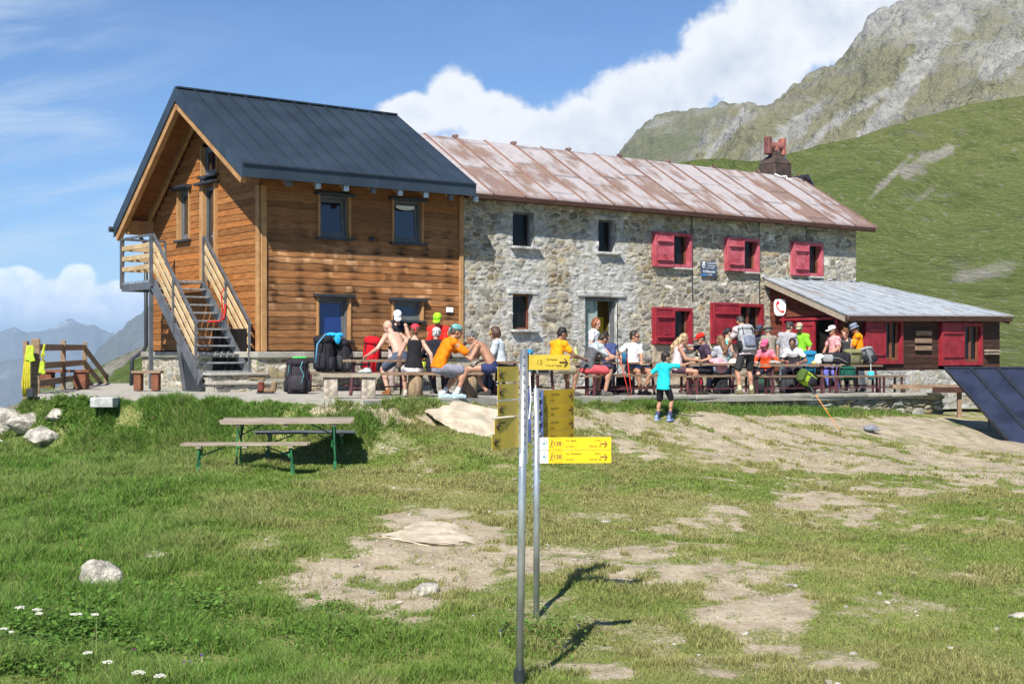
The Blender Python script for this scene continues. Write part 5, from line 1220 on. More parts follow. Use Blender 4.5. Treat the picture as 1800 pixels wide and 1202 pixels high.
    body = fuse(m, .0105, 'body', skin(sk), t, 2, 0, paint)
    # ---- clothes
    def torso(grow, lo=0, hi=8, extra=None):
        k = MB(); rr = [ringpts(c, M, rx * s + grow, ry * s + grow) for c, M, rx, ry in TR[lo:hi]]; k.loft(rr); return k
    if topkind != 'none':
        k = torso(.016, 1, 7 if topkind != 'tank' else 6)
        if topkind in ('tee', 'long'): k.loft([ringpts(c, M, rx * s + .014, ry * s + .014) for c, M, rx, ry in ((C[4] + Mt @ V3((0, 0, -.06)), Mt, .150 * g, .090), (C[4] + Mt @ V3((0, -.005, -.012)), Mt, .120 * g, .070), (C[4] + Mt @ V3((0, -.01, .028)), Mt, .062, .058))])
        hem = P0 + Ms[0] @ V3((0, 0, -.10 if not sit else -.04)); k.loft([ringpts(hem, Ms[0], .190 * s, .142 * s), ringpts(P0 + Ms[0] @ V3((0, 0, .03)), Ms[0], .178 * s, .13 * s), ringpts(C[1], Ms[0], .150 * s * g + .02, .116 * s)])
        SL = sleeve if sleeve is not None else {'tee': .55, 'long': 2.0, 'tank': 0, 'vest': .0}[topkind]
        if topkind in ('tank', 'vest'):
            for e in (-1, 1): cap(k, C[3] + Ms[2] @ V3((e * .085, 0, .03)), C[4] + Mt @ V3((e * .085, 0, -.005)), .045 if topkind == 'tank' else .062, .030 if topkind == 'tank' else .05)
        for e in (-1, 1):
            if SL > 0:
                el, wr = hands[e]; k.ell(SH[e], (.076 * s, .074 * s, .074 * s)); cap(k, SH[e] - Mt @ V3((e * .05, 0, -.01)), SH[e] + (el - SH[e]) * min(SL, 1), .074 * s, .068 * s if SL < 1 else .055 * s)
                if SL > 1: cap(k, el, el + (wr - el) * min(SL - 1, .95), .052 * s, .036 * s)
        pf = None
        if top2 is not None:
            r2 = np.array(top2) / np.maximum(np.array(top), 1e-3); Mti = np.array(Mt.inverted()); c4 = np.array(C[4])
            def pf(co, c):
                q = (co - c4) @ Mti.T; c[(q[:, 2] > -.155 * s)] = r2; return c
        fuse(k, .013, 'shirt' if topkind in ('tee', 'long') else ('vest' if topkind == 'vest' else 'tank_top'), cloth(top), t, 3, .011, pf)
    k = MB(); low = {'shorts': .78, 'short': .38, 'trousers': 2.0, 'swim': .30, 'skirt': .6, 'long_shorts': 1.1}[bottomkind]
    k.loft([ringpts(P0 + Ms[0] @ V3((0, 0, -.12)), Ms[0], .140 * s, .112 * s), ringpts(P0 + Ms[0] @ V3((0, 0, -.03)), Ms[0], .172 * s, .126 * s), ringpts(P0 + Ms[0] @ V3((0, 0, .09)), Ms[0], .156 * s, .112 * s)])
    for e in (-1, 1):
        kn, an = feet[e]; cap(k, HP[e], HP[e] + (kn - HP[e]) * min(low, 1), .100 * s, (.088 if low < 1 else .074) * s)
        if low > 1: cap(k, kn, kn + (an - kn) * min(low - 1, .92), .072 * s, .058 * s)
    fuse(k, .013, 'trousers' if low > 1.5 else 'shorts', cloth(bottom), t, 3, .006)
    # ---- shoes, socks
    if not bare_feet:
        for e in (-1, 1):
            kn, an = feet[e]; k = MB(); k.ell(an + V3((0, .055, -.043)), (.050 * s, .135 * s, .042)); k.ell(an + V3((0, -.025, -.02)), (.046 * s, .062 * s, .062)); k.box(an + V3((0, .045, -.072)), (.088, .25, .026), None, .008)
            fuse(k, .012, 'shoe', cloth(shoes), t, 2)
        if socks is not None:
            for e in (-1, 1): k = MB(); kn, an = feet[e]; cap(k, an, an + (kn - an) * .22, .046, .049); fuse(k, .013, 'sock', cloth(socks), t, 1)
    # ---- hair and headgear
    if hairkind != 'bald':
        k = MB()
        k.ell(H(0, -.024, .036), (.085 * hs, .100 * hs, .098 * hs), Mh)
        if hairkind in ('short', 'curly'): k.ell(H(0, -.058, -.015), (.072 * hs, .058 * hs, .075 * hs), Mh)
        if hairkind == 'bob':
            k.ell(H(0, -.050, -.02), (.095 * hs, .080 * hs, .100 * hs), Mh); k.ell(H(.06, -.01, -.01), (.036, .06, .085), Mh); k.ell(H(-.06, -.01, -.01), (.036, .06, .085), Mh)
        if hairkind == 'long':
            k.ell(H(0, -.055, -.03), (.085 * hs, .070 * hs, .11 * hs), Mh); e1 = C[3] + Ms[2] @ V3((0, -.145, .02)); k.tube([H(0, -.07, -.02), C[4] + Mt @ V3((0, -.10, .0)), e1, e1 + Ms[2] @ V3((0, -.0, -.13))], [.075, .080, .075, .025], 12)
        if hairkind == 'tail': k.ell(H(0, -.115, .01), (.035, .04, .05), Mh); k.tube([H(0, -.12, .01), H(0, -.15, -.08), H(0, -.13, -.16)], [.03, .028, .012], 8)
        if hairkind == 'curly':
            rg = random.Random(label)
            for _ in range(26): k.ell(H(rg.uniform(-.08, .08), rg.uniform(-.12, .05), rg.uniform(.0, .13)), (.027,) * 3, None, 8, 6)
        fuse(k, .012, 'hair', hairm(hair), t, 1, .006)
    if hat:
        k = MB(); hm = cloth(hatc)
        if hat in ('cap', 'visor', 'bandana'):
            k.loft([[H(.089 * math.cos(q * math.pi / 8) * f, -.012 + .108 * math.sin(q * math.pi / 8) * f, zz) for q in range(16)] for f, zz in ((1.0, .035), (1.0, .07), (.88, .105), (.62, .128), (.2, .138))])
            if hat != 'bandana': k.loft([[H(x * w, y, zz) for x, y, zz in ((-1, .06, .030), (1, .06, .030), (1, .06, .044), (-1, .06, .044))][0:4] for w, y in ((.075, .06),)] + [[H(-.07, .15, .022), H(.07, .15, .022), H(.07, .15, .032), H(-.07, .15, .032)], [H(-.035, .185, .012), H(.035, .185, .012), H(.035, .185, .020), H(-.035, .185, .020)]])
            else: k.ell(H(.0, -.125, .03), (.03, .025, .02), Mh); k.ell(H(.02, -.14, -.01), (.012, .012, .04), Mh)
        else:
            w = .165 if hat == 'wide' else .135; dz = .0 if hat == 'wide' else -.035
            k.loft([[H(.092 * math.cos(q * math.pi / 8) * f, -.010 + .110 * math.sin(q * math.pi / 8) * f, zz) for q in range(16)] for f, zz in ((1.02, .045), (.98, .09), (.85, .128), (.55, .142))])
            k.loft([[H(f * math.cos(q * math.pi / 10) * .92, -.01 + f * math.sin(q * math.pi / 10), zz) for q in range(20)] for f, zz in ((.08, .062), (w, .048 + dz), (w, .040 + dz), (.08, .048))])
        q = k.build({'cap': 'cap', 'visor': 'cap', 'bandana': 'bandana'}.get(hat, 'hat'), hm, t, True)
    if glasses:
        k = MB()
        for e in (-1, 1): k.ell(H(e * .034, .094, .006), (.026, .008, .018), Mh); k.bar(H(e * .06, .085, .008), H(e * .082, -.01, .008), .006, .008)
        k.bar(H(-.02, .1, .01), H(.02, .1, .01), .006, .006); k.build('sunglasses', cloth(glasses), t, True)
    return t

def on(x, v): return atv(x, v)
# left group round the wooden house tables
person('shirtless bald man leaning on a table with his back turned, blue grey shorts', *on(704, -3.55), 322, 1.76, hipz=.72, lean=40, roll=-4, head=(-5, -25), hl=(-.44, .42, .76), hr=(.25, .02, .74), elbow={1: (1, -.3, .2)}, sk='fair', topkind='none', bottom=(.085, .10, .15), hairkind='bald', fl=(-.12, .25, .085), fr=(.14, -.12, .085), shoes=(.25, .10, .04))
person('woman in white cap and dark sleeveless vest standing by the wooden wall, looking down', *on(698, -1.9), 172, 1.70, lean=8, head=(28, 0), hl=(-.16, .30, 1.0), hr=(.14, .30, .98), sk='fair', top=(.025, .026, .03), topkind='vest', bottom=(.42, .33, .30), bottomkind='trousers', hair=(.06, .04, .03), hairkind='bob', hat='cap', hatc=(.78, .76, .76), slim=.9)
person('woman in red bandana, black tank top and white shorts seated with her back turned', px(727, 25.35), 25.35, 352, 1.64, 'sit', lean=14, roll=4, head=(0, 10), hr=(.34, -.02, .52), hl=(-.22, .30, .62), sk='fair', top=(.018, .018, .022), topkind='tank', bottom=(.66, .65, .66), hair=(.18, .09, .05), hairkind='short', hat='bandana', hatc=(.50, .045, .07), slim=.84, shoes=(.5, .45, .4))
person('man in lime green cap and bright red long sleeved shirt facing the camera', *on(771, -2.9), 186, 1.68, hipz=.84, lean=10, head=(20, 0), hl=(-.17, .28, .72), hr=(.16, .30, .72), sk='tan', top=(.72, .03, .022), topkind='long', bottom=(.04, .04, .05), bottomkind='trousers', hat='cap', hatc=(.33, .70, .03), hair=(.10, .09, .08))
person('person in pale cap and black jacket hunched behind the man in orange', *on(763, -3.35), 12, 1.66, 'sit', lean=16, head=(12, 0), hl=(-.2, .3, .74), hr=(.2, .3, .74), sk='tan', top=(.02, .02, .028), topkind='long', bottom=(.03, .03, .04), bottomkind='trousers', hat='bandana', hatc=(.60, .58, .58), hair=(.4, .38, .36))
person('man in orange T-shirt, teal cap and grey shorts seated on the plank bench leaning right', px(772, 24.75), 24.75, 66, 1.78, 'sit', lean=36, head=(-6, 12), hl=(-.12, .58, .98), hr=(.16, .56, .92), fl=(-.14, .12, .085), fr=(.16, .26, .085), sk='tan', top=(.83, .20, .008), topkind='tee', bottom=(.23, .235, .29), bottomkind='shorts', hat='bandana', hatc=(.16, .36, .36), hair=(.08, .06, .05), shoes=(.42, .55, .60), socks=(.62, .62, .60), slim=1.12, sleeve=.85)
person('shirtless tanned man with grey curly hair bent over the table towards the left', *on(864, -4.55), 282, 1.76, 'sit', lean=42, head=(10, -10), hl=(-.16, .52, .80), hr=(.14, .55, .80), fl=(-.14, .42, .085), fr=(.16, .12, .085), sk='tan', topkind='none', bottom=(.035, .045, .12), bottomkind='swim', hair=(.17, .165, .16), hairkind='curly', slim=1.12, bare_feet=False, shoes=(.05, .045, .045))
person('youth with brown hair and yellow sunglasses in a pale blue grey T-shirt facing left', *on(880, -4.2), 284, 1.72, 'sit', lean=10, head=(4, -6), hl=(-.18, .34, .66), hr=(.16, .30, .62), sk='tan', top=(.50, .56, .61), topkind='tee', bottom=(.30, .30, .29), bottomkind='trousers', hair=(.085, .045, .028), hairkind='bob', glasses=(.75, .62, .03), slim=.92, sleeve=.7)
# middle group before the stone wall
person('black haired man in yellow orange T-shirt and khaki shorts seated behind the signposts', *on(975, -4.95), 52, 1.74, 'sit', lean=18, head=(6, 24), hl=(-.05, .48, .74), hr=(.24, .50, .72), fr=(.20, .30, .085), sk='brown', top=(.85, .34, .012), bottom=(.36, .31, .20), bottomkind='shorts', hair=(.012, .010, .010))
person('woman with short auburn hair in a white T-shirt standing before the yellow doorway', *on(1043, -3.1), 112, 1.63, lean=4, head=(14, 22), hl=(-.10, .25, .86), hr=(.20, .20, .88), sk='pink', top=(.78, .76, .77), bottom=(.05, .05, .07), bottomkind='trousers', hair=(.26, .09, .035), hairkind='bob', slim=.92)
person('man in two tone grey T-shirt and coral shorts slumped forward over the table', *on(1032, -5.0), 62, 1.76, 'sit', lean=38, head=(22, -10), hl=(-.20, .52, .74), hr=(.22, .50, .74), fl=(-.12, .30, .085), fr=(.18, .30, .085), sk='tan', top=(.105, .105, .115), top2=(.36, .40, .44), bottom=(.62, .10, .115), bottomkind='shorts', hair=(.035, .022, .016), sleeve=.7)
person('dark haired man resting his chin on his hand across the table, facing the camera', *on(1070, -3.6), 208, 1.72, 'sit', lean=20, head=(2, 0), hl=(-.06, .30, .94), hr=(.20, .34, .72), sk='pink', top=(.05, .07, .18), bottom=(.05, .05, .08), hair=(.022, .015, .012))
person('woman in white v-neck top and sunglasses with a blue towel over her lap', *on(1112, -4.35), 152, 1.68, 'sit', lean=3, head=(4, -38), hl=(.02, .36, .70), hr=(.30, .20, .68), elbow={1: (1, -.2, -.3)}, fl=(-.10, .36, .085), fr=(.06, .40, .085), sk='tan', top=(.80, .79, .80), bottom=(.62, .36, .40), bottomkind='short', hair=(.030, .020, .018), hairkind='short', glasses=(.06, .03, .03), slim=.95)
BX, BY = px(1166, 26.9), 26.9
person('boy in turquoise T-shirt and black shorts standing in the grass pointing right', BX, BY, 28, 1.30, z=gz1(BX, BY) - .01, lean=3, roll=4, twist=10, head=(4, 42), hr=(.55, .30, 1.12), elbow={1: (.3, .1, -.5)}, hl=(-.40, -.08, .66), sk='tan', top=(.022, .56, .64), bottom=(.022, .022, .027), bottomkind='shorts', hair=(.022, .016, .014), shoes=(.22, .30, .52), socks=(.06, .07, .12), sleeve=.75, slim=.98)
person('blonde woman in pale pink tank top seated at the table facing right', *on(1190, -4.45), 96, 1.64, 'sit', lean=12, head=(14, 0), hl=(-.14, .38, .74), hr=(.10, .40, .72), fl=(-.1, .5, .085), fr=(.1, .36, .085), sk='tan', top=(.68, .55, .60), topkind='tank', bottom=(.10, .05, .07), bottomkind='short', hair=(.42, .30, .16), hairkind='long', shoes=(.36, .28, .18), slim=.86)
person('man in red cap and dark purple T-shirt stretching one arm out to the left', *on(1243, -3.6), 262, 1.76, 'sit', lean=12, head=(10, -6), hr=(.12, .52, 1.16), hl=(-.30, .28, .70), elbow={1: (.3, 0, -.6)}, sk='tan', top=(.062, .040, .072), bottom=(.03, .03, .04), hat='cap', hatc=(.70, .028, .02), hair=(.04, .03, .03), slim=1.15)
person('dark haired girl in sleeveless turquoise top standing behind the tables', *on(1276, -2.6), 74, 1.52, lean=6, head=(2, 6), hl=(-.05, .26, .78), hr=(.12, .22, .80), sk='fair', top=(.13, .70, .60), topkind='tank', bottom=(.05, .05, .06), bottomkind='trousers', hair=(.018, .012, .012), hairkind='tail', slim=.82)
person('woman with long brown hair in light grey T-shirt and jeans, seated with back turned', *on(1271, -3.75), 340, 1.66, 'sit', lean=10, head=(8, -14), hl=(-.15, .34, .72), hr=(.24, .34, .72), sk='tan', top=(.38, .40, .43), bottom=(.17, .22, .31), bottomkind='trousers', hair=(.17, .085, .045), hairkind='long', slim=.88)
BPX, BPY = on(1312, -5.28)
person('hiker in dark knee length shorts wearing a big grey rucksack, bent over the table', BPX, BPY, 342, 1.78, lean=24, head=(24, 0), hl=(-.26, .52, .84), hr=(.34, .50, .90), fl=(-.15, .0, .085), fr=(.16, .06, .085), sk='tan', top=(.62, .52, .55), bottom=(.045, .045, .05), bottomkind='shorts', hair=(.05, .04, .035), shoes=(.155, .14, .075), socks=(.44, .46, .30))
# right group before the annex
person('child in pink cap and orange red jacket seated facing the camera', *on(1347, -3.45), 200, 1.50, 'sit', lean=14, head=(8, 8), hl=(-.2, .28, .72), hr=(.18, .32, .72), sk='pink', top=(.78, .085, .02), top2=(.75, .18, .25), topkind='long', bottom=(.03, .03, .05), hat='cap', hatc=(.78, .13, .26), hair=(.12, .06, .03), hairkind='bob', glasses=(.05, .04, .05))
person('man in wide brimmed grey hat and khaki grey shirt with his back turned', *on(1354, -2.5), 338, 1.64, lean=12, head=(10, 0), hl=(-.2, .3, .9), hr=(.2, .3, .9), sk='tan', top=(.28, .25, .20), bottom=(.12, .11, .09), bottomkind='trousers', hat='wide', hatc=(.20, .19, .16), hair=(.2, .18, .16))
person('person in navy blue cap half hidden behind the rucksack and the wide hat', *on(1337, -2.0), 210, 1.66, lean=6, head=(12, 0), sk='brown', top=(.05, .05, .07), bottom=(.04, .04, .05), bottomkind='trousers', hat='cap', hatc=(.055, .06, .09), hair=(.03, .02, .02))
person('man in loose grey T-shirt and dark cap standing with his back turned', *on(1382, -2.95), 26, 1.72, lean=8, roll=4, head=(8, 28), hl=(-.24, .12, .86), hr=(.22, .20, .84), sk='fair', top=(.34, .335, .36), bottom=(.12, .17, .20), bottomkind='trousers', hat='cap', hatc=(.055, .058, .065), hair=(.10, .07, .05), slim=1.05, sleeve=.7)
person('man in bright green T-shirt, beige cap and sunglasses by the red door', *on(1406, -2.6), 196, 1.72, lean=2, head=(14, 6), hl=(-.20, .22, .92), hr=(.05, .26, .95), sk='tan', top=(.22, .56, .035), bottom=(.07, .06, .05), bottomkind='trousers', hat='cap', hatc=(.40, .35, .25), hair=(.05, .04, .03), glasses=(.015, .015, .015), slim=1.05, sleeve=.8)
person('smiling black haired young man in a white and dark jersey seated at the table', *on(1396, -3.5), 204, 1.70, 'sit', lean=22, head=(14, -6), hl=(-.22, .34, .72), hr=(.12, .36, .74), sk='brown', top=(.075, .06, .075), top2=(.60, .58, .58), bottom=(.02, .02, .03), bottomkind='trousers', hair=(.012, .010, .010))
person('woman in white cap, pink T-shirt and blue trousers standing at the bag table', *on(1466, -3.05), 244, 1.66, lean=3, head=(8, 0), hl=(-.15, .25, .92), hr=(.25, .20, .84), sk='tan', top=(.72, .34, .34), bottom=(.15, .17, .56), bottomkind='trousers', hair=(.05, .025, .018), hairkind='tail', hat='visor', hatc=(.78, .78, .74), slim=.88)
person('person with brown curls in a charcoal vest bending to the bags beside the orange man', *on(1490, -2.8), 214, 1.62, lean=16, head=(16, 0), hl=(-.15, .30, .80), hr=(.18, .28, .82), sk='fair', top=(.065, .068, .075), topkind='vest', bottom=(.42, .36, .27), bottomkind='trousers', hair=(.22, .10, .045), hairkind='curly', slim=.92)
person('man in orange T-shirt and blue bucket hat standing in profile beside the red shutter', *on(1511, -3.15), 286, 1.76, lean=8, head=(20, -4), hl=(-.14, .34, .84), hr=(.15, .32, .82), sk='brown', top=(.86, .28, .008), bottom=(.12, .12, .13), bottomkind='trousers', hat='bucket', hatc=(.20, .245, .32), hair=(.05, .035, .03), sleeve=.75)
# ------------------------------------------------------------ rucksacks and small things
def se(k, n, rx, ry, e=.6): a = 2 * math.pi * k / n; c, s = math.cos(a), math.sin(a); return rx * math.copysign(abs(c) ** e, c), ry * math.copysign(abs(s) ** e, s)
def rucksack(label, X, Y, Z, face, c1, c2=(.03, .03, .035), H=.62, W=.34, D=.22, tilt=0, roll=0, lid=None, group='rucksacks on and around the tables', straps=True, mat_out=False, name='rucksack', pocket=None):
    t = thing(name, label, 'rucksack', (X, Y, Z), -R(face), group); t.rotation_euler = (Matrix.Rotation(-R(face), 3, 'Z') @ Matrix.Rotation(R(-tilt), 3, 'X') @ Matrix.Rotation(R(roll), 3, 'Y')).to_euler()
    n = 20; rg = random.Random(label); prof = [(0, .80), (.05, .96), (.3, 1.0), (.6, 1.04), (.78, .94), (.86, .80)]
    m = MB(); m.loft([[(x * rg.uniform(.96, 1.04), y * rg.uniform(.94, 1.06), f * H) for x, y in (se(k, n, W / 2 * w, D / 2 * w) for k in range(n))] for f, w in prof]); m.build('pack_body', cloth(c1), t, True)
    m = MB(); m.loft([[(x, y + .015, f * H) for x, y in (se(k, n, W / 2 * w, D / 2 * w * 1.08) for k in range(n))] for f, w in ((.80, .88), (.84, 1.02), (.92, 1.0), (.98, .80), (1.0, .45))]); m.build('lid', cloth(lid or c1), t, True)
    m = MB(); m.loft([[(x, y + D * .50, f * H) for x, y in (se(k, n, W * .34 * w, D * .26 * w) for k in range(n))] for f, w in ((.10, .7), (.14, 1.0), (.45, .95), (.52, .6))]); m.build('front_pocket', cloth(pocket or c2), t, True)
    for e in (-1, 1):
        m = MB(); m.loft([[(x + e * W * .50, y, f * H) for x, y in (se(k, 12, W * .12 * w, D * .34 * w) for k in range(12))] for f, w in ((.06, .7), (.10, 1), (.36, 1), (.40, .6))]); m.build('side_pocket', cloth(c2), t, True)
        m = MB(); m.bar((e * W * .30, D * .56, .55 * H), (e * W * .30, D * .58, .86 * H), .018, .006, (0, 1, 0)); m.tube([(e * W * .44, D * .42, .9 * H), (e * W * .56, 0, .6 * H), (e * W * .52, -.02, .4 * H)], .008, 6); m.build('strap', cloth(c2), t)
        if straps:
            m = MB(); m.tube([(e * .07, -D * .48, .84 * H), (e * .10, -D * .48 - .07, .70 * H), (e * .13, -D * .48 - .07, .45 * H), (e * .15, -D * .46, .16 * H)], [.025, .03, .026, .012], 8); m.build('shoulder_strap', cloth(c2), t, True)
    m = MB(); m.tube([(-.04, -D * .35, .97 * H), (0, -D * .45, 1.04 * H), (.04, -D * .35, .97 * H)], .009, 6); m.build('grab_loop', cloth(c2), t, True)
    if mat_out: m = MB(); m.tube([(-W * .62, D * .2, -.06), (W * .62, D * .2, -.06)], .075, 14); m.build('rolled_mat', cloth(mat_out), t, True)
    return t
BLK = (.022, .022, .027)
x, y = px(523, 26.9), 26.9; big = rucksack('large black rucksack standing on the paving before the plinth, teal cord', x, y, ter(x, y), 170, (.040, .034, .042), BLK, .70, .44, .36, tilt=-3, lid=(.032, .028, .034), pocket=(.045, .042, .05))
MB().tube([(-.10, .24, .64), (-.05, .26, .52), (-.12, .27, .36), (-.06, .26, .2), (-.08, .22, .05)], .010, 6).tube([(.16, .17, .60), (.19, .17, .35)], .008, 6).build('teal_cord', cloth((.10, .26, .30)), big, True)
MB().ell((-.04, -.02, .72), (.15, .06, .025)).build('green_strap', cloth((.06, .62, .10)), big, True)
def bx(p, v): return atv(p, v)
bz = lambda u: float(zt(u)) + .44
X, Y = wx(1.15, -.72); rucksack('tall black rucksack with a light blue towel on top, on the wall bench', X, Y, bz(1.15), 205, BLK, (.03, .03, .04), .78, .40, .28, tilt=4, mat_out=None)
X2, Y2 = wx(1.62, -.68); rucksack('second black rucksack squeezed between the blue towel and the red rucksack', X2, Y2, bz(1.6), 215, (.028, .026, .03), (.05, .05, .055), .70, .38, .26, tilt=6)
def towel():
    t = thing('towel', 'light blue towel and tube draped over the black rucksacks', 'towel', (X, Y, bz(1.1) + .80), ROT); b = cloth((.03, .42, .76)); m = MB()
    for (c, s) in (((.12, -.10, -.02), (.14, .11, .05)), ((.22, -.18, -.10), (.08, .05, .12)), ((.02, -.14, -.02), (.1, .06, .04)), ((.3, -.1, -.03), (.1, .08, .06))): m.ell(c, s)
    fuse(m, .014, 'cloth', b, t, 2, .014); MB().tube([(-.06, -.16, .0), (-.30, -.22, -.22), (-.34, -.22, -.62)], .016, 6).build('drinking_tube', cloth((.10, .30, .48)), t, True)
towel()
X, Y = wx(2.30, -.70); rucksack('bright red rucksack with black straps leaning on the wall bench', X, Y, bz(2.3), 195, (.55, .012, .022), BLK, .78, .36, .27, tilt=7, roll=-8, pocket=(.48, .012, .02))
X, Y = wx(3.42, -.80); r_ = rucksack('orange topped red rucksack with lime loops beside the shirtless man', X, Y, bz(3.4) - .02, 200, (.36, .015, .06), (.50, .58, .05), .72, .40, .28, lid=(.82, .13, .02), tilt=4, pocket=(.42, .02, .10))
X, Y = bx(926, -3.3); rucksack('small blue rucksack standing behind the top of the signposts', X, Y, ter(X, Y) + .44, 190, (.03, .26, .50), (.35, .36, .36), .52, .28, .2)
X, Y = bx(1262, -2.9); rucksack('black and grey rucksack leaning behind the man in purple', X, Y, ter(X, Y) + .25, 215, BLK, (.13, .14, .15), .66, .36, .24, tilt=8)
X, Y = BPX, BPY; f_ = R(342)
fx, fy = math.sin(f_), math.cos(f_)
rucksack('big grey and black rucksack worn by the bent hiker', X - fx * .13, Y - fy * .13, ter(X, Y) + .97, 342 + 180, (.30, .31, .33), BLK, .64, .38, .24, tilt=-25, lid=(.36, .37, .38), straps=True, pocket=(.16, .18, .24))
X, Y = bx(1424, -3.25); rucksack('blue rucksack beside the young man in the jersey', X, Y, ter(X, Y) + .48, 200, (.022, .20, .36), (.02, .14, .26), .58, .36, .24, tilt=6)
tz = lambda X, Y: ter(X, Y) + .705
X, Y = bx(1464, -4.15); q = rucksack('long black rucksack lying on its side on the right hand table', X - .30, Y - .02, tz(X, Y) + .16, 100, BLK, (.30, .31, .32), .72, .32, .28, tilt=90, straps=False)
X, Y = bx(1497, -4.0); rucksack('olive green rucksack slumped on the table before the orange man', X, Y, tz(X, Y), 170, (.19, .19, .085), (.12, .12, .07), .40, .46, .3, tilt=10)
X, Y = bx(1527, -4.15); rucksack('grey and black rucksack at the right end of the bag table', X, Y, tz(X, Y) + .02, 230, (.14, .15, .16), BLK, .44, .42, .28, roll=18, lid=(.30, .31, .33))
X, Y = bx(1490, -4.55); rucksack('dark green bag hanging under the right hand table', X, Y, tz(X, Y) - .38, 185, (.012, .085, .06), (.012, .06, .05), .34, .36, .22, straps=False, name='hanging_bag')
X, Y = bx(1428, -5.35); lime = rucksack('lime green and black rucksack tipped over on the terrace edge', X, Y - .05, ter(X, Y) + .26, 150, (.32, .50, .035), BLK, .50, .32, .22, roll=62, tilt=10, lid=(.07, .12, .03), pocket=(.03, .03, .035))
for p, v, lab, c, f in ((820, -3.9, 'dark rucksack on the paving under the table of the man in orange', (.03, .03, .045), 160), (852, -3.6, 'grey blue daypack on the paving behind the tanned man', (.10, .13, .19), 200), (1062, -3.9, 'navy rucksack on the paving under the table with the bottles', (.03, .04, .09), 170),
                        (1095, -3.4, 'black daypack on the paving behind the woman in the white v-neck', BLK, 210), (1222, -4.6, 'red and dark rucksack on the paving under the bench of the blonde woman', (.30, .02, .04), 190), (1268, -4.4, 'black rucksack lying on the paving under the table with the pink towel', BLK, 150),
                        (1338, -4.2, 'dark green rucksack on the paving under the table of the child in pink', (.03, .07, .05), 200), (1385, -4.5, 'charcoal rucksack on the paving under the table of the young man in the jersey', (.05, .05, .055), 170), (1415, -4.0, 'brown daypack on the paving under the table next to the blue rucksack', (.10, .07, .05), 220), (955, -4.9, 'striped grey white daypack on the bench behind the signposts', (.30, .30, .32), 180)):
    X, Y = bx(p, v); rucksack(lab, X, Y, ter(X, Y) + (.44 if p == 955 else 0), f, c, BLK, .44 if p != 955 else .3, .32, .22, tilt=-6)
def small():
    X, Y = bx(1437, -4.2); t = thing('paper_bag', 'crumpled pale paper bag on the table left of the black rucksack', 'bag', (X, Y, tz(X, Y))); m = MB(); m.ell((0, 0, .08), (.10, .08, .10)); m.ell((.05, 0, .2), (.12, .03, .07)); fuse(m, .014, 'bag', cloth((.66, .74, .68)), t, 1, .02)
    X, Y = bx(1431, -4.3); t = thing('bread_roll', 'round yellow bread roll beside the paper bag', 'bread', (X, Y, tz(X, Y))); MB().ell((0, 0, .04), (.07, .06, .045)).build('crust', cloth((.62, .52, .22)), t, True)
    def bottle(lab, X, Y, z, c, h=.24, r=.035, c2=(.8, .8, .8)):
        t = thing('bottle', lab, 'bottle', (X, Y, z), 0, 'bottles on the tables'); m = MB(); m.tube([(0, 0, 0), (0, 0, h * .62), (0, 0, h * .78), (0, 0, h * .82), (0, 0, h)], [r, r, r * .55, r * .36, r * .36], 12); m.build('flask', cloth(c), t, True); MB().tube([(0, 0, h), (0, 0, h + .02)], r * .42, 10).build('lid', cloth(c2), t, True); MB().tube([(0, 0, h * .25), (0, 0, h * .5)], r * 1.03, 12).build('bottle_label', cloth((.7, .66, .4)), t, True)
    X, Y = bx(1012, -4.3); bottle('clear plastic bottle with yellow green label beside the man in yellow', X, Y, tz(X, Y), (.50, .60, .20), .30, .042)
    X, Y = bx(1225, -4.35); bottle('dark glass bottle with pale label on the table before the man in purple', X, Y, tz(X, Y), (.02, .018, .015), .27, .037, (.6, .5, .2))
    X, Y = bx(1098, -4.8); t = thing('flask', 'blue insulated flask sleeve hung beside the red trekking poles', 'flask', (X, Y, tz(X, Y) - .04)); MB().tube([(0, 0, 0), (0, 0, .22), (0, 0, .24)], [.055, .062, .05], 14).build('sleeve', cloth((.035, .15, .27)), t, True)
    X, Y = bx(1531, -4.6); t = thing('bottle', 'turquoise water bottle hanging from a cord below the bag table', 'bottle', (X, Y, tz(X, Y) - .36)); MB().tube([(0, 0, 0), (0, 0, .03), (0, 0, .17), (0, 0, .20)], [.05, .085, .085, .05], 14).build('flask', cloth((.05, .50, .55)), t, True); MB().tube([(0, 0, .2), (0, .02, .40)], .012, 6).build('cord', cloth((.45, .48, .5)), t)
    def pole(lab, a, b, c, g='trekking poles'):
        t = thing('trekking_pole', lab, 'trekking pole', a, 0, g); d = Vector(b) - Vector(a); MB().tube([(0, 0, 0), d * .82], [.007, .010], 8).build('shaft', cloth(c), t, True); MB().tube([d * .80, d * .86, d], [.012, .018, .016], 8).build('grip', M_['slate_dark'], t, True); MB().tube([d * .06, d * .07], .028, 10).build('basket', M_['slate_dark'], t)
    X, Y = bx(1106, -5.45); z = ter(X, Y)
    pole('red trekking pole leaning left against the table by the white v-neck', (X, Y, z), (X - .22, Y + .35, z + 1.02), (.62, .05, .03)); pole('red trekking pole standing more upright beside its leaning pair', (X + .05, Y, z), (X - .03, Y + .36, z + 1.0), (.66, .05, .03))
    X, Y = px(1481, 29.0), 29.0; g = gz1(X, Y); pole('orange trekking pole leaning on the terrace wall from the grass', (X, Y, g), (X - .60, Y + .55, g + 1.05), (.75, .30, .06))
    X, Y = px(1530, 29.7), 29.7; t = thing('cap', 'crumpled grey cap lying on the ground by the terrace wall', 'cap', (X, Y, gz1(X, Y) + .02), .5); m = MB(); m.ell((0, 0, .06), (.17, .13, .08)); m.ell((.08, -.1, .03), (.13, .08, .02)); fuse(m, .013, 'cloth', cloth((.20, .21, .24)), t, 1, .012)
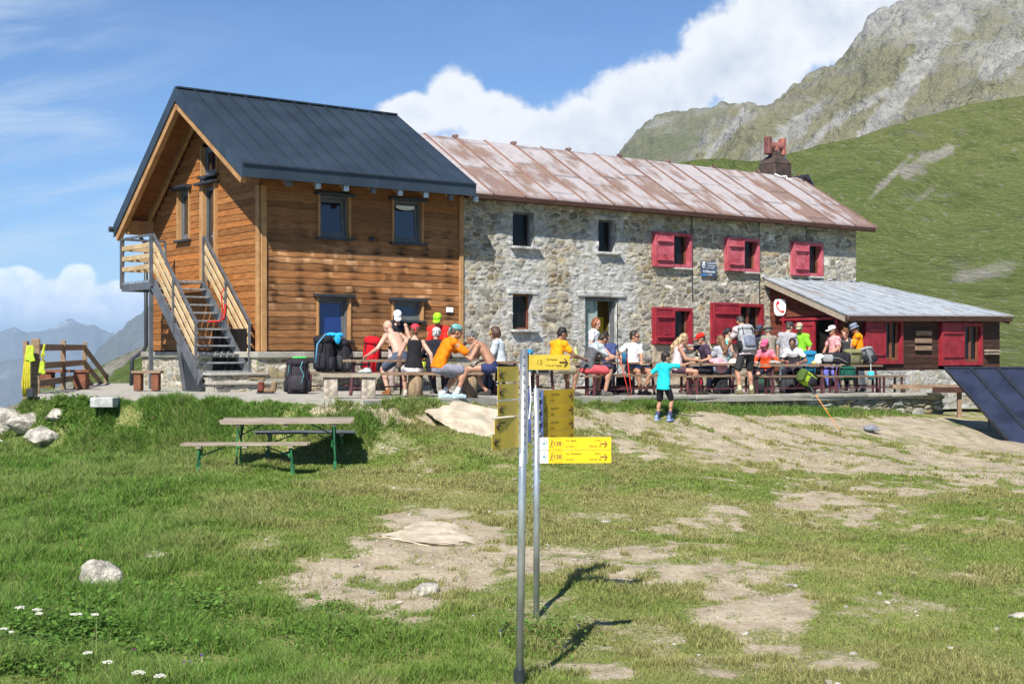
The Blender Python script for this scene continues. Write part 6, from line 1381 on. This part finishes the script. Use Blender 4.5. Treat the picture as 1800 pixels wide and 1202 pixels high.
    X, Y = bx(466, -.95); X, Y = px(466, 26.8), 26.8
    for i, (dx, c, lab) in enumerate(((-.09, (.16, .05, .035), 'left dark red walking boot standing on the terrace by the stone steps'), (.10, (.22, .15, .09), 'brown walking boot lying sideways beside the dark red one'))):
        t = thing('boot', lab, 'boot', (X + dx, Y, ter(X + dx, Y)), .4 + i * 1.3, 'boots by the steps'); m = MB(); m.ell((0, .05, .06), (.055, .14, .055)); m.tube([(0, -.05, .06), (0, -.06, .24)], [.06, .062], 12); fuse(m, .012, 'upper', cloth(c), t, 2, .004); MB().box((0, .03, .015), (.10, .29, .03), None, .01).build('sole', M_['slate_dark'], t); t.rotation_euler.x = 0 if i == 0 else .1
    X, Y = px(640, 24.05), 24.05; t = thing('cloth_bundle', 'grey white cloth folded on the pale stone legged bench', 'cloth', (X, Y + .1, ter(X, Y) + .45)); m = MB(); m.ell((0, 0, .03), (.13, .10, .04)); m.ell((.04, .02, .06), (.08, .07, .04)); fuse(m, .013, 'cloth', cloth((.40, .44, .44)), t, 1, .015)
    X, Y = bx(1282, -4.35); t = thing('towel', 'pink towel hanging over the table edge before the man in purple', 'towel', (X - .3, Y, tz(X, Y)), ROT); m = MB(); m.ell((0, 0, .05), (.20, .14, .08)); m.ell((-.14, -.30, -.09), (.20, .04, .14)); m.ell((-.06, -.2, .0), (.18, .16, .035)); fuse(m, .014, 'cloth', cloth((.74, .34, .38)), t, 2, .016)
    X, Y = bx(1300, -4.3); t = thing('hat', 'cream sun hat lying on the table beside the pink towel', 'hat', (X - .15, Y, tz(X, Y)), 0); m = MB(); m.ell((0, 0, .05), (.11, .10, .07)); m.ell((0, 0, .012), (.19, .17, .014)); fuse(m, .012, 'crown', cloth((.55, .55, .46)), t, 1, .008)
    X, Y = bx(1133, -4.5); t = thing('towel', 'blue and white towel over the lap of the woman in the v-neck', 'towel', (X, Y, ter(X, Y) + .50), 0); m = MB(); m.ell((-.25, -.12, .10), (.17, .16, .07)); m.ell((.03, -.05, -.0), (.07, .12, .15)); fuse(m, .014, 'cloth', cloth((.20, .34, .66)), t, 2, .015)
    for i, (p, c, lab) in enumerate(((1205, (.5, .42, .3), 'tan cloth and plates on the table before the blonde woman'), (1140, (.10, .10, .11), 'dark camera on the table left of the turquoise boy'), (1360, (.35, .34, .3), 'grey cap on the table beside the child in pink'), (845, (.62, .60, .55), 'white plate on the table before the shirtless tanned man'))):
        X, Y = bx(p, -4.25); t = thing(('cloth_pile', 'camera', 'cap', 'plate')[i], lab, ('cloth', 'camera', 'cap', 'plate')[i], (X, Y, tz(X, Y)), .3); m = MB()
        if i == 3: m.tube([(0, 0, 0), (0, 0, .012), (0, 0, .02)], [.07, .11, .12], 18)
        elif i == 1: m.box((0, 0, .045), (.13, .06, .09), None, .01); m.tube([(0, -.03, .045), (0, -.09, .045)], .033, 12)
        else: m.ell((0, 0, .04), (.13, .10, .05)); m.ell((.08, -.05, .03), (.09, .07, .03))
        m.build(('cloth', 'camera_body', 'crown', 'dish')[i], cloth(c), t, True)
small()
# ------------------------------------------------------------ rocks, grass, flowers
M_['rock'] = mat('pale_limestone', (.56, .52, .45), .9, .2, 6.5, .05, 16, attr=True, col2=(.26, .245, .21))
M_['slab'] = mat('flat_sandy_slab', (.56, .485, .375), .9, .15, 4.0, .012, 14, attr=True, col2=(.38, .325, .245))
def rock(label, X, Y, r, rz=0.0, seed=1, sink=.35, m='rock', name='boulder', zoff=0.0, flat=False):
    me = bpy.data.meshes.new(name); import bmesh
    bm = bmesh.new(); bmesh.ops.create_icosphere(bm, subdivisions=4 if max(r) > .25 else 3, radius=1.0); co = np.array([v.co[:] for v in bm.verts])
    rg = np.random.default_rng(seed); q = co.copy()
    for _ in range(16):                                         # knock flat facets into it
        n = rg.normal(size=3); n /= np.linalg.norm(n); d = rg.uniform(.45, .85); k = q @ n; q -= np.where(k > d, k - d, 0)[:, None] * n * .9
    q *= (1 + .34 * (fbm(co[:, 0] * 1.3 + co[:, 2], co[:, 1] * 1.3 + seed, 4, seed) - .5) + .12 * (fbm(co[:, 0] * 6 + co[:, 2] * 4, co[:, 1] * 6, 3, seed + 3) - .5))[:, None]
    an = np.arctan2(co[:, 1], co[:, 0]); q[:, :2] *= (1 + (.42 if flat else .25) * (fbm(np.cos(an) * 2.4 + seed, np.sin(an) * 2.4, 4, seed + 7) - .5))[:, None]
    q *= np.array(r)
    if flat: q[:, 2] = np.minimum(q[:, 2], r[2] * .45 + .05 * (fbm(q[:, 0] * 3, q[:, 1] * 3, 4, seed) - .5))
    for v, c in zip(bm.verts, q): v.co = c
    bm.to_mesh(me); bm.free(); c = .85 + .3 * fbm(co[:, 0] * 3 + co[:, 2] * 2, co[:, 1] * 3, 3, seed + 5); put_col(me, np.stack([c, c * .99, c * .97], -1))
    o = link(name, me, M_[m], None, not flat); o.location = (X, Y, gz1(X, Y) + r[2] * (1 - sink) * .5 - r[2] * sink * .4 + zoff); o.rotation_euler = (0, 0, rz)
    if flat:
        e = .35; gx = (gz1(X + e, Y) - gz1(X - e, Y)) / (2 * e); gy = (gz1(X, Y + e) - gz1(X, Y - e)) / (2 * e)
        o.rotation_euler = (Vector((-gx, -gy, 1)).to_track_quat('Z', 'Y').to_matrix() @ Matrix.Rotation(rz, 3, 'Z')).to_euler()
    tag(o, label, 'rock'); return o
def gp(x, y):
    """point of the ground sheet that the picture shows at pixel (x, y)"""
    lo, hi = 6.0, 34.0; a = (x - CX) / F_PX; b = (HY - y) / F_PX; Ys = np.linspace(lo, hi, 1500); d = gz(a * Ys, Ys) - (EYE + b * Ys); i = int(np.argmax(d > 0)); return float(a * Ys[i]), float(Ys[i])
rock('rounded cream boulder half sunk in the grass at lower left', *gp(183, 1030), (.235, .19, .23), .3, 3, .08)
rock('flat pale grey stone lying in the grass right of the cream boulder', *gp(268, 984), (.22, .17, .07), .5, 5, .0, flat=True)
rock('pale limestone outcrop standing nearest the grass at the left edge', *gp(72, 775), (.42, .50, .30), .6, 7, .45); rock('long pale rock slanting behind the nearest outcrop at the left edge', *gp(52, 752), (.46, .26, .26), .9, 9, .45); rock('small pale rock on top of the outcrop group', *gp(97, 735), (.20, .2, .20), .2, 11, .3)
rock('grey white rock below the yellow straps at the far left', *gp(20, 745), (.55, .4, .34), .2, 12, .5); rock('low grey rock at the left picture edge', *gp(2, 790), (.32, .3, .22), .2, 13, .3)
rock('smooth pale rock slab rising at the foot of the terrace behind the signposts', *gp(850, 742), (1.1, 1.0, .20), .2, 15, .55, 'slab', 'rock_slab', .06, True); rock('flat sandy rock slab flush with the worn ground at centre left', *gp(765, 948), (.78, 1.0, .10), -.3, 17, .62, 'slab', 'rock_slab', .012, True)
rock('low lumpy stone in bare soil left of the signpost foot', *gp(748, 1042), (.20, .14, .10), .4, 19, .4); rock('pale ledge stone beside the solar panels', *gp(1735, 738), (.55, .3, .16), .2, 22, .4); rock('white stone at the right picture edge', *gp(1790, 1085), (.12, .09, .05), .1, 23, .4)
rock('small white stone by the right sign pole, in the middle of the worn path', *gp(1062, 918), (.085, .06, .035), .1, 24, .3)
LITTLE = [(457, 1026, .04), (645, 958, .03), (672, 788, .05), (696, 790, .06), (1185, 855, .06), (1385, 858, .07), (1418, 862, .06), (1530, 873, .05), (1615, 835, .07), (1250, 870, .04), (1310, 1115, .05), (1545, 1045, .05), (1455, 1200, .06), (1090, 815, .07), (903, 845, .06), (1010, 985, .06), (1228, 944, .04), (1560, 1060, .05), (1752, 1106, .05), (700, 1060, .05), (720, 905, .06), (1128, 905, .04), (1390, 1030, .08), (1500, 1150, .05), (585, 1060, .04), (860, 900, .05), (1672, 1140, .04)]
for i, (x, y, r) in enumerate(LITTLE):
    X, Y = gp(x, y); o = rock('pebble', X, Y, (r, r * .75, r * .5), i * .7, 40 + i, .3, name='pebble'); tag(o, 'small pale pebble lying loose on the worn grass', 'pebble', 'loose pebbles on the meadow')

def grass():
    rg = np.random.default_rng(3); n = 1420000
    a = rg.uniform(-.46, .46, n); Y = 8.6 + (29.5 - 8.6) * rg.random(n) ** .78; X = a * Y
    n2 = 900000; a2 = rg.uniform(-.40, .40, n2); Y2 = rg.uniform(21.5, 34, n2); X2 = a2 * Y2; s2 = edge_dist(X2, Y2); k2 = (s2 > .03) & (s2 < np.where(X2 < -1, 1.15, .75)); X = np.concatenate([X, X2[k2]]); Y = np.concatenate([Y, Y2[k2]])
    s = edge_dist(X, Y); keep = s > .03; X, Y, s = X[keep], Y[keep], s[keep]; Z = gz(X, Y)
    pxx = CX + F_PX * X / Y; pyy = HY - F_PX * (Z - EYE) / Y; d = dirt_at(X, Y, Z)
    lush = np.clip(sstep((760 - pxx) / 620) * .95 + sstep((pyy - 1020) / 130) * .55 * sstep((1150 - pxx) / 400) + 1.1 * sstep((.75 - s) / .5), 0, 1)
    cl = fbm(X * 2.2, Y * 2.2, 4, 61); cl2 = fbm(X * .7, Y * .7, 3, 65); fine = fbm(X * 7, Y * 7, 3, 68)
    dens = (1 - .93 * sstep((d - .10 - .9 * (fbm(X * 9, Y * 9, 3, 69) - .32)) / .32)) * np.clip(.50 + .6 * sstep((cl - .32) / .25) + .3 * lush, 0, 1)
    keep = rg.random(len(X)) < dens * np.where(Y > 17, 1.0, .9); X, Y, Z, d, lush, cl, cl2, pxx = [q[keep] for q in (X, Y, Z, d, lush, cl, cl2, pxx)]; n = len(X)
    # keep blades off the flat slabs
    h = ((.020 + .024 * rg.random(n)) + lush * (.055 + .10 * rg.random(n)) * sstep((cl - .28) / .3) + .075 * sstep((cl - .53) / .1) * rg.random(n)) * (1 - .45 * d) * np.clip(.85 + Y * .006, .8, 1.1)
    tall = rg.random(n) < .012 * (lush + .15); h = np.where(tall, h * 2.1, h)
    w = (.0022 + .0016 * rg.random(n)) * np.clip(Y / 9.5, 1, 2.6); w = np.where(tall, w * .55, w)
    th = rg.uniform(0, 2 * np.pi, n); bend = rg.uniform(.25, .95, n) * h; bx_, by_ = np.cos(th), np.sin(th); pa = rg.uniform(0, 2 * np.pi, n); sx, sy = np.cos(pa) * w, np.sin(pa) * w
    V = np.empty((n, 5, 3)); B = np.stack([X, Y, Z - .008], -1); side = np.stack([sx, sy, 0 * sx], -1)
    mid = B + np.stack([bx_ * bend * .3, by_ * bend * .3, h * .62], -1); tip = B + np.stack([bx_ * bend, by_ * bend, h * np.where(bend > .7 * h, .86, 1.0)], -1)
    V[:, 0] = B - side; V[:, 1] = B + side; V[:, 2] = mid + side * .75; V[:, 3] = mid - side * .75; V[:, 4] = tip
    dry = np.clip(sstep((.6 * cl2 + .4 * cl - .43) / .16) * (1 - .75 * lush) + .55 * d + .25 * (rg.random(n) - .5), 0, 1); v = rg.uniform(.65, 1.30, n)
    g = np.stack([.235 + 0 * v, .325 + 0 * v, .065 + 0 * v], -1); lu = np.array((.120, .285, .038)); dr = np.array((.42, .385, .16)); straw = np.array((.36, .31, .15))
    c = g * (1 - lush[:, None] * .7) + lu * lush[:, None] * .7; c = c * (1 - dry[:, None] * .8) + dr * dry[:, None] * .8; st = rg.random(n) < .05; c[st] = straw; c[tall] = c[tall] * .5 + straw * .5; c = c * v[:, None]
    i = np.arange(n)[:, None] * 5; Fq = np.concatenate([i + np.array([[0, 1, 2, 3]])]); 
    me = bpy.data.meshes.new('grass'); me.vertices.add(n * 5); me.vertices.foreach_set('co', V.astype(np.float32).ravel())
    ft = i + np.array([[3, 2, 4]]); loops = np.concatenate([Fq, ft], 1).ravel(); me.loops.add(n * 7); me.loops.foreach_set('vertex_index', loops.astype(np.int32))
    ls = (np.arange(n)[:, None] * 7 + np.array([[0, 4]])).ravel(); me.polygons.add(n * 2); me.polygons.foreach_set('loop_start', ls.astype(np.int32)); me.update(calc_edges=True)
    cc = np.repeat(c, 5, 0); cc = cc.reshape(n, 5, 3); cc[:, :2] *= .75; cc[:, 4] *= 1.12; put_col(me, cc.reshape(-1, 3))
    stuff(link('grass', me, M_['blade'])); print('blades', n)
def leaf_mat(name):
    m = bpy.data.materials.new(name); m.use_nodes = True; N = NT(m.node_tree); N.n.clear(); out = N.new('ShaderNodeOutputMaterial')
    a = N.new('ShaderNodeAttribute', attribute_name='col').outputs['Color']; b = N.new('ShaderNodeBsdfPrincipled'); N.l.new(a, b.inputs['Base Color']); b.inputs['Roughness'].default_value = .6; b.inputs['Specular IOR Level'].default_value = .25
    tr = N.new('ShaderNodeBsdfTranslucent'); N.l.new(a, tr.inputs[0]); mx = N.new('ShaderNodeMixShader'); mx.inputs[0].default_value = .42; N.l.new(b.outputs[0], mx.inputs[1]); N.l.new(tr.outputs[0], mx.inputs[2]); N.l.new(mx.outputs[0], out.inputs[0]); return m
M_['blade'] = leaf_mat('grass_blade')
grass()
def gravel():
    """loose small stones lying in the worn earth"""
    rg = np.random.default_rng(17); n = 60000; a = rg.uniform(-.40, .40, n); Y = 9 + 21 * rg.random(n) ** .8; X = a * Y; k = edge_dist(X, Y) > .1; X, Y = X[k], Y[k]; Z = gz(X, Y); d = dirt_at(X, Y, Z)
    k = rg.random(len(X)) < d * .14; X, Y, Z = X[k], Y[k], Z[k]; n = len(X); s = .006 + .020 * rg.random(n) ** 3
    c8 = np.array([(x, y, z) for z in (-.5, .5) for y in (-1, 1) for x in (-1, 1)], float); V = (c8[None] * rg.uniform(.5, 1, (n, 8, 3))) * s[:, None, None] + np.stack([X, Y, Z + s * .2], -1)[:, None]
    q = np.array([(0, 2, 3, 1), (4, 5, 7, 6), (0, 1, 5, 4), (2, 6, 7, 3), (0, 4, 6, 2), (1, 3, 7, 5)]); Q = (np.arange(n)[:, None, None] * 8 + q[None]).reshape(-1, 4)
    me = np_mesh('gravel', V.reshape(-1, 3), Q); put_col(me, np.repeat(rg.uniform(.6, 1.15, (n, 1)) * np.ones((1, 3)), 8, 0)); stuff(link('gravel', me, M_['rock']))
gravel()
def weeds():
    """low broad leaved plants that cover the lower left corner and the foot of the terrace wall"""
    rg = np.random.default_rng(8); P = []
    for (x, y, rx, ry, n, sz) in ((190, 1110, 230, 60, 3000, .030), (60, 1160, 120, 40, 1500, .03), (600, 1120, 160, 40, 700, .024), (560, 1085, 60, 16, 260, .022), (945, 1120, 90, 40, 600, .022), (330, 1070, 90, 30, 700, .026), (120, 712, 60, 14, 260, .05), (110, 745, 40, 14, 160, .04), (60, 760, 40, 14, 120, .04), (1560, 725, 90, 8, 160, .04)):
        for _ in range(n):
            q = rg.normal(size=2) * .5; P.append((x + q[0] * rx, y + q[1] * ry, sz * rg.uniform(.6, 1.3)))
    P = np.array(P); a = (P[:, 0] - CX) / F_PX; b = (HY - P[:, 1]) / F_PX; lo = np.full(len(P), 6.); 
    Ys = np.linspace(8.2, 30, 900)[None, :]; D = gz(a[:, None] * Ys, np.broadcast_to(Ys, (len(P), 900))) - (EYE + b[:, None] * Ys); i = np.argmax(D > 0, 1); Y = Ys[0][i]; X = a * Y; Z = gz(X, Y)
    n = len(P); s = P[:, 2]; hz = Z + rg.uniform(.02, .12, n); th = rg.uniform(0, 6.28, n); tl = rg.uniform(-.2, .9, n)
    V = np.empty((n, 6, 3)); C = np.stack([X, Y, hz], -1); d = np.stack([np.cos(th) * np.cos(tl), np.sin(th) * np.cos(tl), np.sin(tl)], -1); w = np.stack([-np.sin(th), np.cos(th), 0 * th], -1)
    for k, (l_, ww) in enumerate(((0, 0), (.45, .5), (1.1, .55), (1.75, 0), (1.1, -.55), (.45, -.5))): V[:, k] = C + d * (l_ * s)[:, None] + w * (ww * s)[:, None] - np.array([0, 0, 1.]) * (.12 * l_ * l_ * s)[:, None]
    Q = np.arange(n)[:, None] * 6 + np.arange(6)[None, :]; me = np_mesh('weeds', V.reshape(-1, 3), Q); c = np.array((.125, .245, .042)) * rg.uniform(.6, 1.4, (n, 1)); put_col(me, np.repeat(c, 6, 0)); stuff(link('weeds', me, M_['blade']))
weeds()
def flowers():
    wm = leaf_mat('white_petals'); 
    for i, (x, y, r) in enumerate(((36, 1066, .045), (66, 1070, .04), (136, 1078, .045), (8, 1104, .03), (68, 1077, .03), (167, 1079, .03), (154, 1146, .035), (189, 1162, .036), (243, 1180, .048), (281, 1186, .04), (20, 1110, .02), (128, 1079, .02))):
        X, Y = gp(x, y + 40); z = gz1(X, Y); top = EYE + (HY - y) / F_PX * Y
        t = thing('yarrow', 'white flat topped wildflower in the grass at lower left', 'flower', (X, Y, z), 0, 'white yarrow flowers'); rg = random.Random(i); h = top - z
        MB().tube([(rg.uniform(-.03, .03), .02, -.01), (0, 0, h * .6), (0, 0, h)], [.004, .003, .003], 5).build('stem', mat('stem', (.10, .16, .04), .8), t)
        m = MB()
        for _ in range(46):
            q = rg.uniform(0, 6.28); d = r * math.sqrt(rg.random()); m.col = (rg.uniform(.72, .88),) * 2 + (rg.uniform(.62, .78),); m.ell((d * math.cos(q), d * math.sin(q), h + rg.uniform(-.006, .006) - d * d * 4), (.0075, .0075, .004), None, 6, 4)
        m.build('flower_head', wm, t)
    rg = random.Random(5); pm = leaf_mat('violet_petals')
    for i, (x, y, c) in enumerate(((181, 1083, (.35, .10, .30)), (190, 1070, (.38, .10, .28)), (236, 1140, (.40, .08, .36)), (244, 1124, (.14, .08, .36)), (355, 1150, (.16, .14, .42)), (335, 1162, (.15, .14, .44)), (310, 1172, (.15, .12, .42)), (323, 1162, (.16, .12, .40)), (880, 1107, (.18, .16, .42)), (1017, 1097, (.16, .14, .40)), (993, 1136, (.18, .16, .44)), (64, 1050, (.12, .10, .32)))):
        X, Y = gp(x, y + 14); z = gz1(X, Y); top = EYE + (HY - y) / F_PX * Y; h = max(.03, top - z); t = thing('meadow_flower', 'tiny violet blue wildflower among the grass', 'flower', (X, Y, z), 0, 'violet meadow flowers')
        MB().tube([(0, 0, -.01), (0, 0, h)], .002, 5).build('stem', M_['blade'], t); m = MB(); m.col = c
        for k in range(5): q = k * 1.257; m.ell((.010 * math.cos(q), .010 * math.sin(q), h), (.009, .007, .005), None, 6, 4)
        m.build('petals', pm, t)
flowers()
# ------------------------------------------------------------ air
def haze():
    m = bpy.data.materials.new('haze'); m.use_nodes = True; N = NT(m.node_tree); N.n.clear(); o = N.new('ShaderNodeOutputMaterial'); v = N.new('ShaderNodeVolumePrincipled')
    v.inputs['Color'].default_value = (.52, .73, 1.0, 1); v.inputs['Density'].default_value = HAZE; v.inputs['Anisotropy'].default_value = .0; N.l.new(v.outputs[0], o.inputs['Volume'])
    b = MB(); b.box((0, 11000, 0), (30000, 24000, 3500), None); me = b.mesh('haze'); ob = link('haze', me, m); stuff(ob)
    ob.location = (0, 0, -1750 + 440)
HAZE = 8.5e-5
haze()
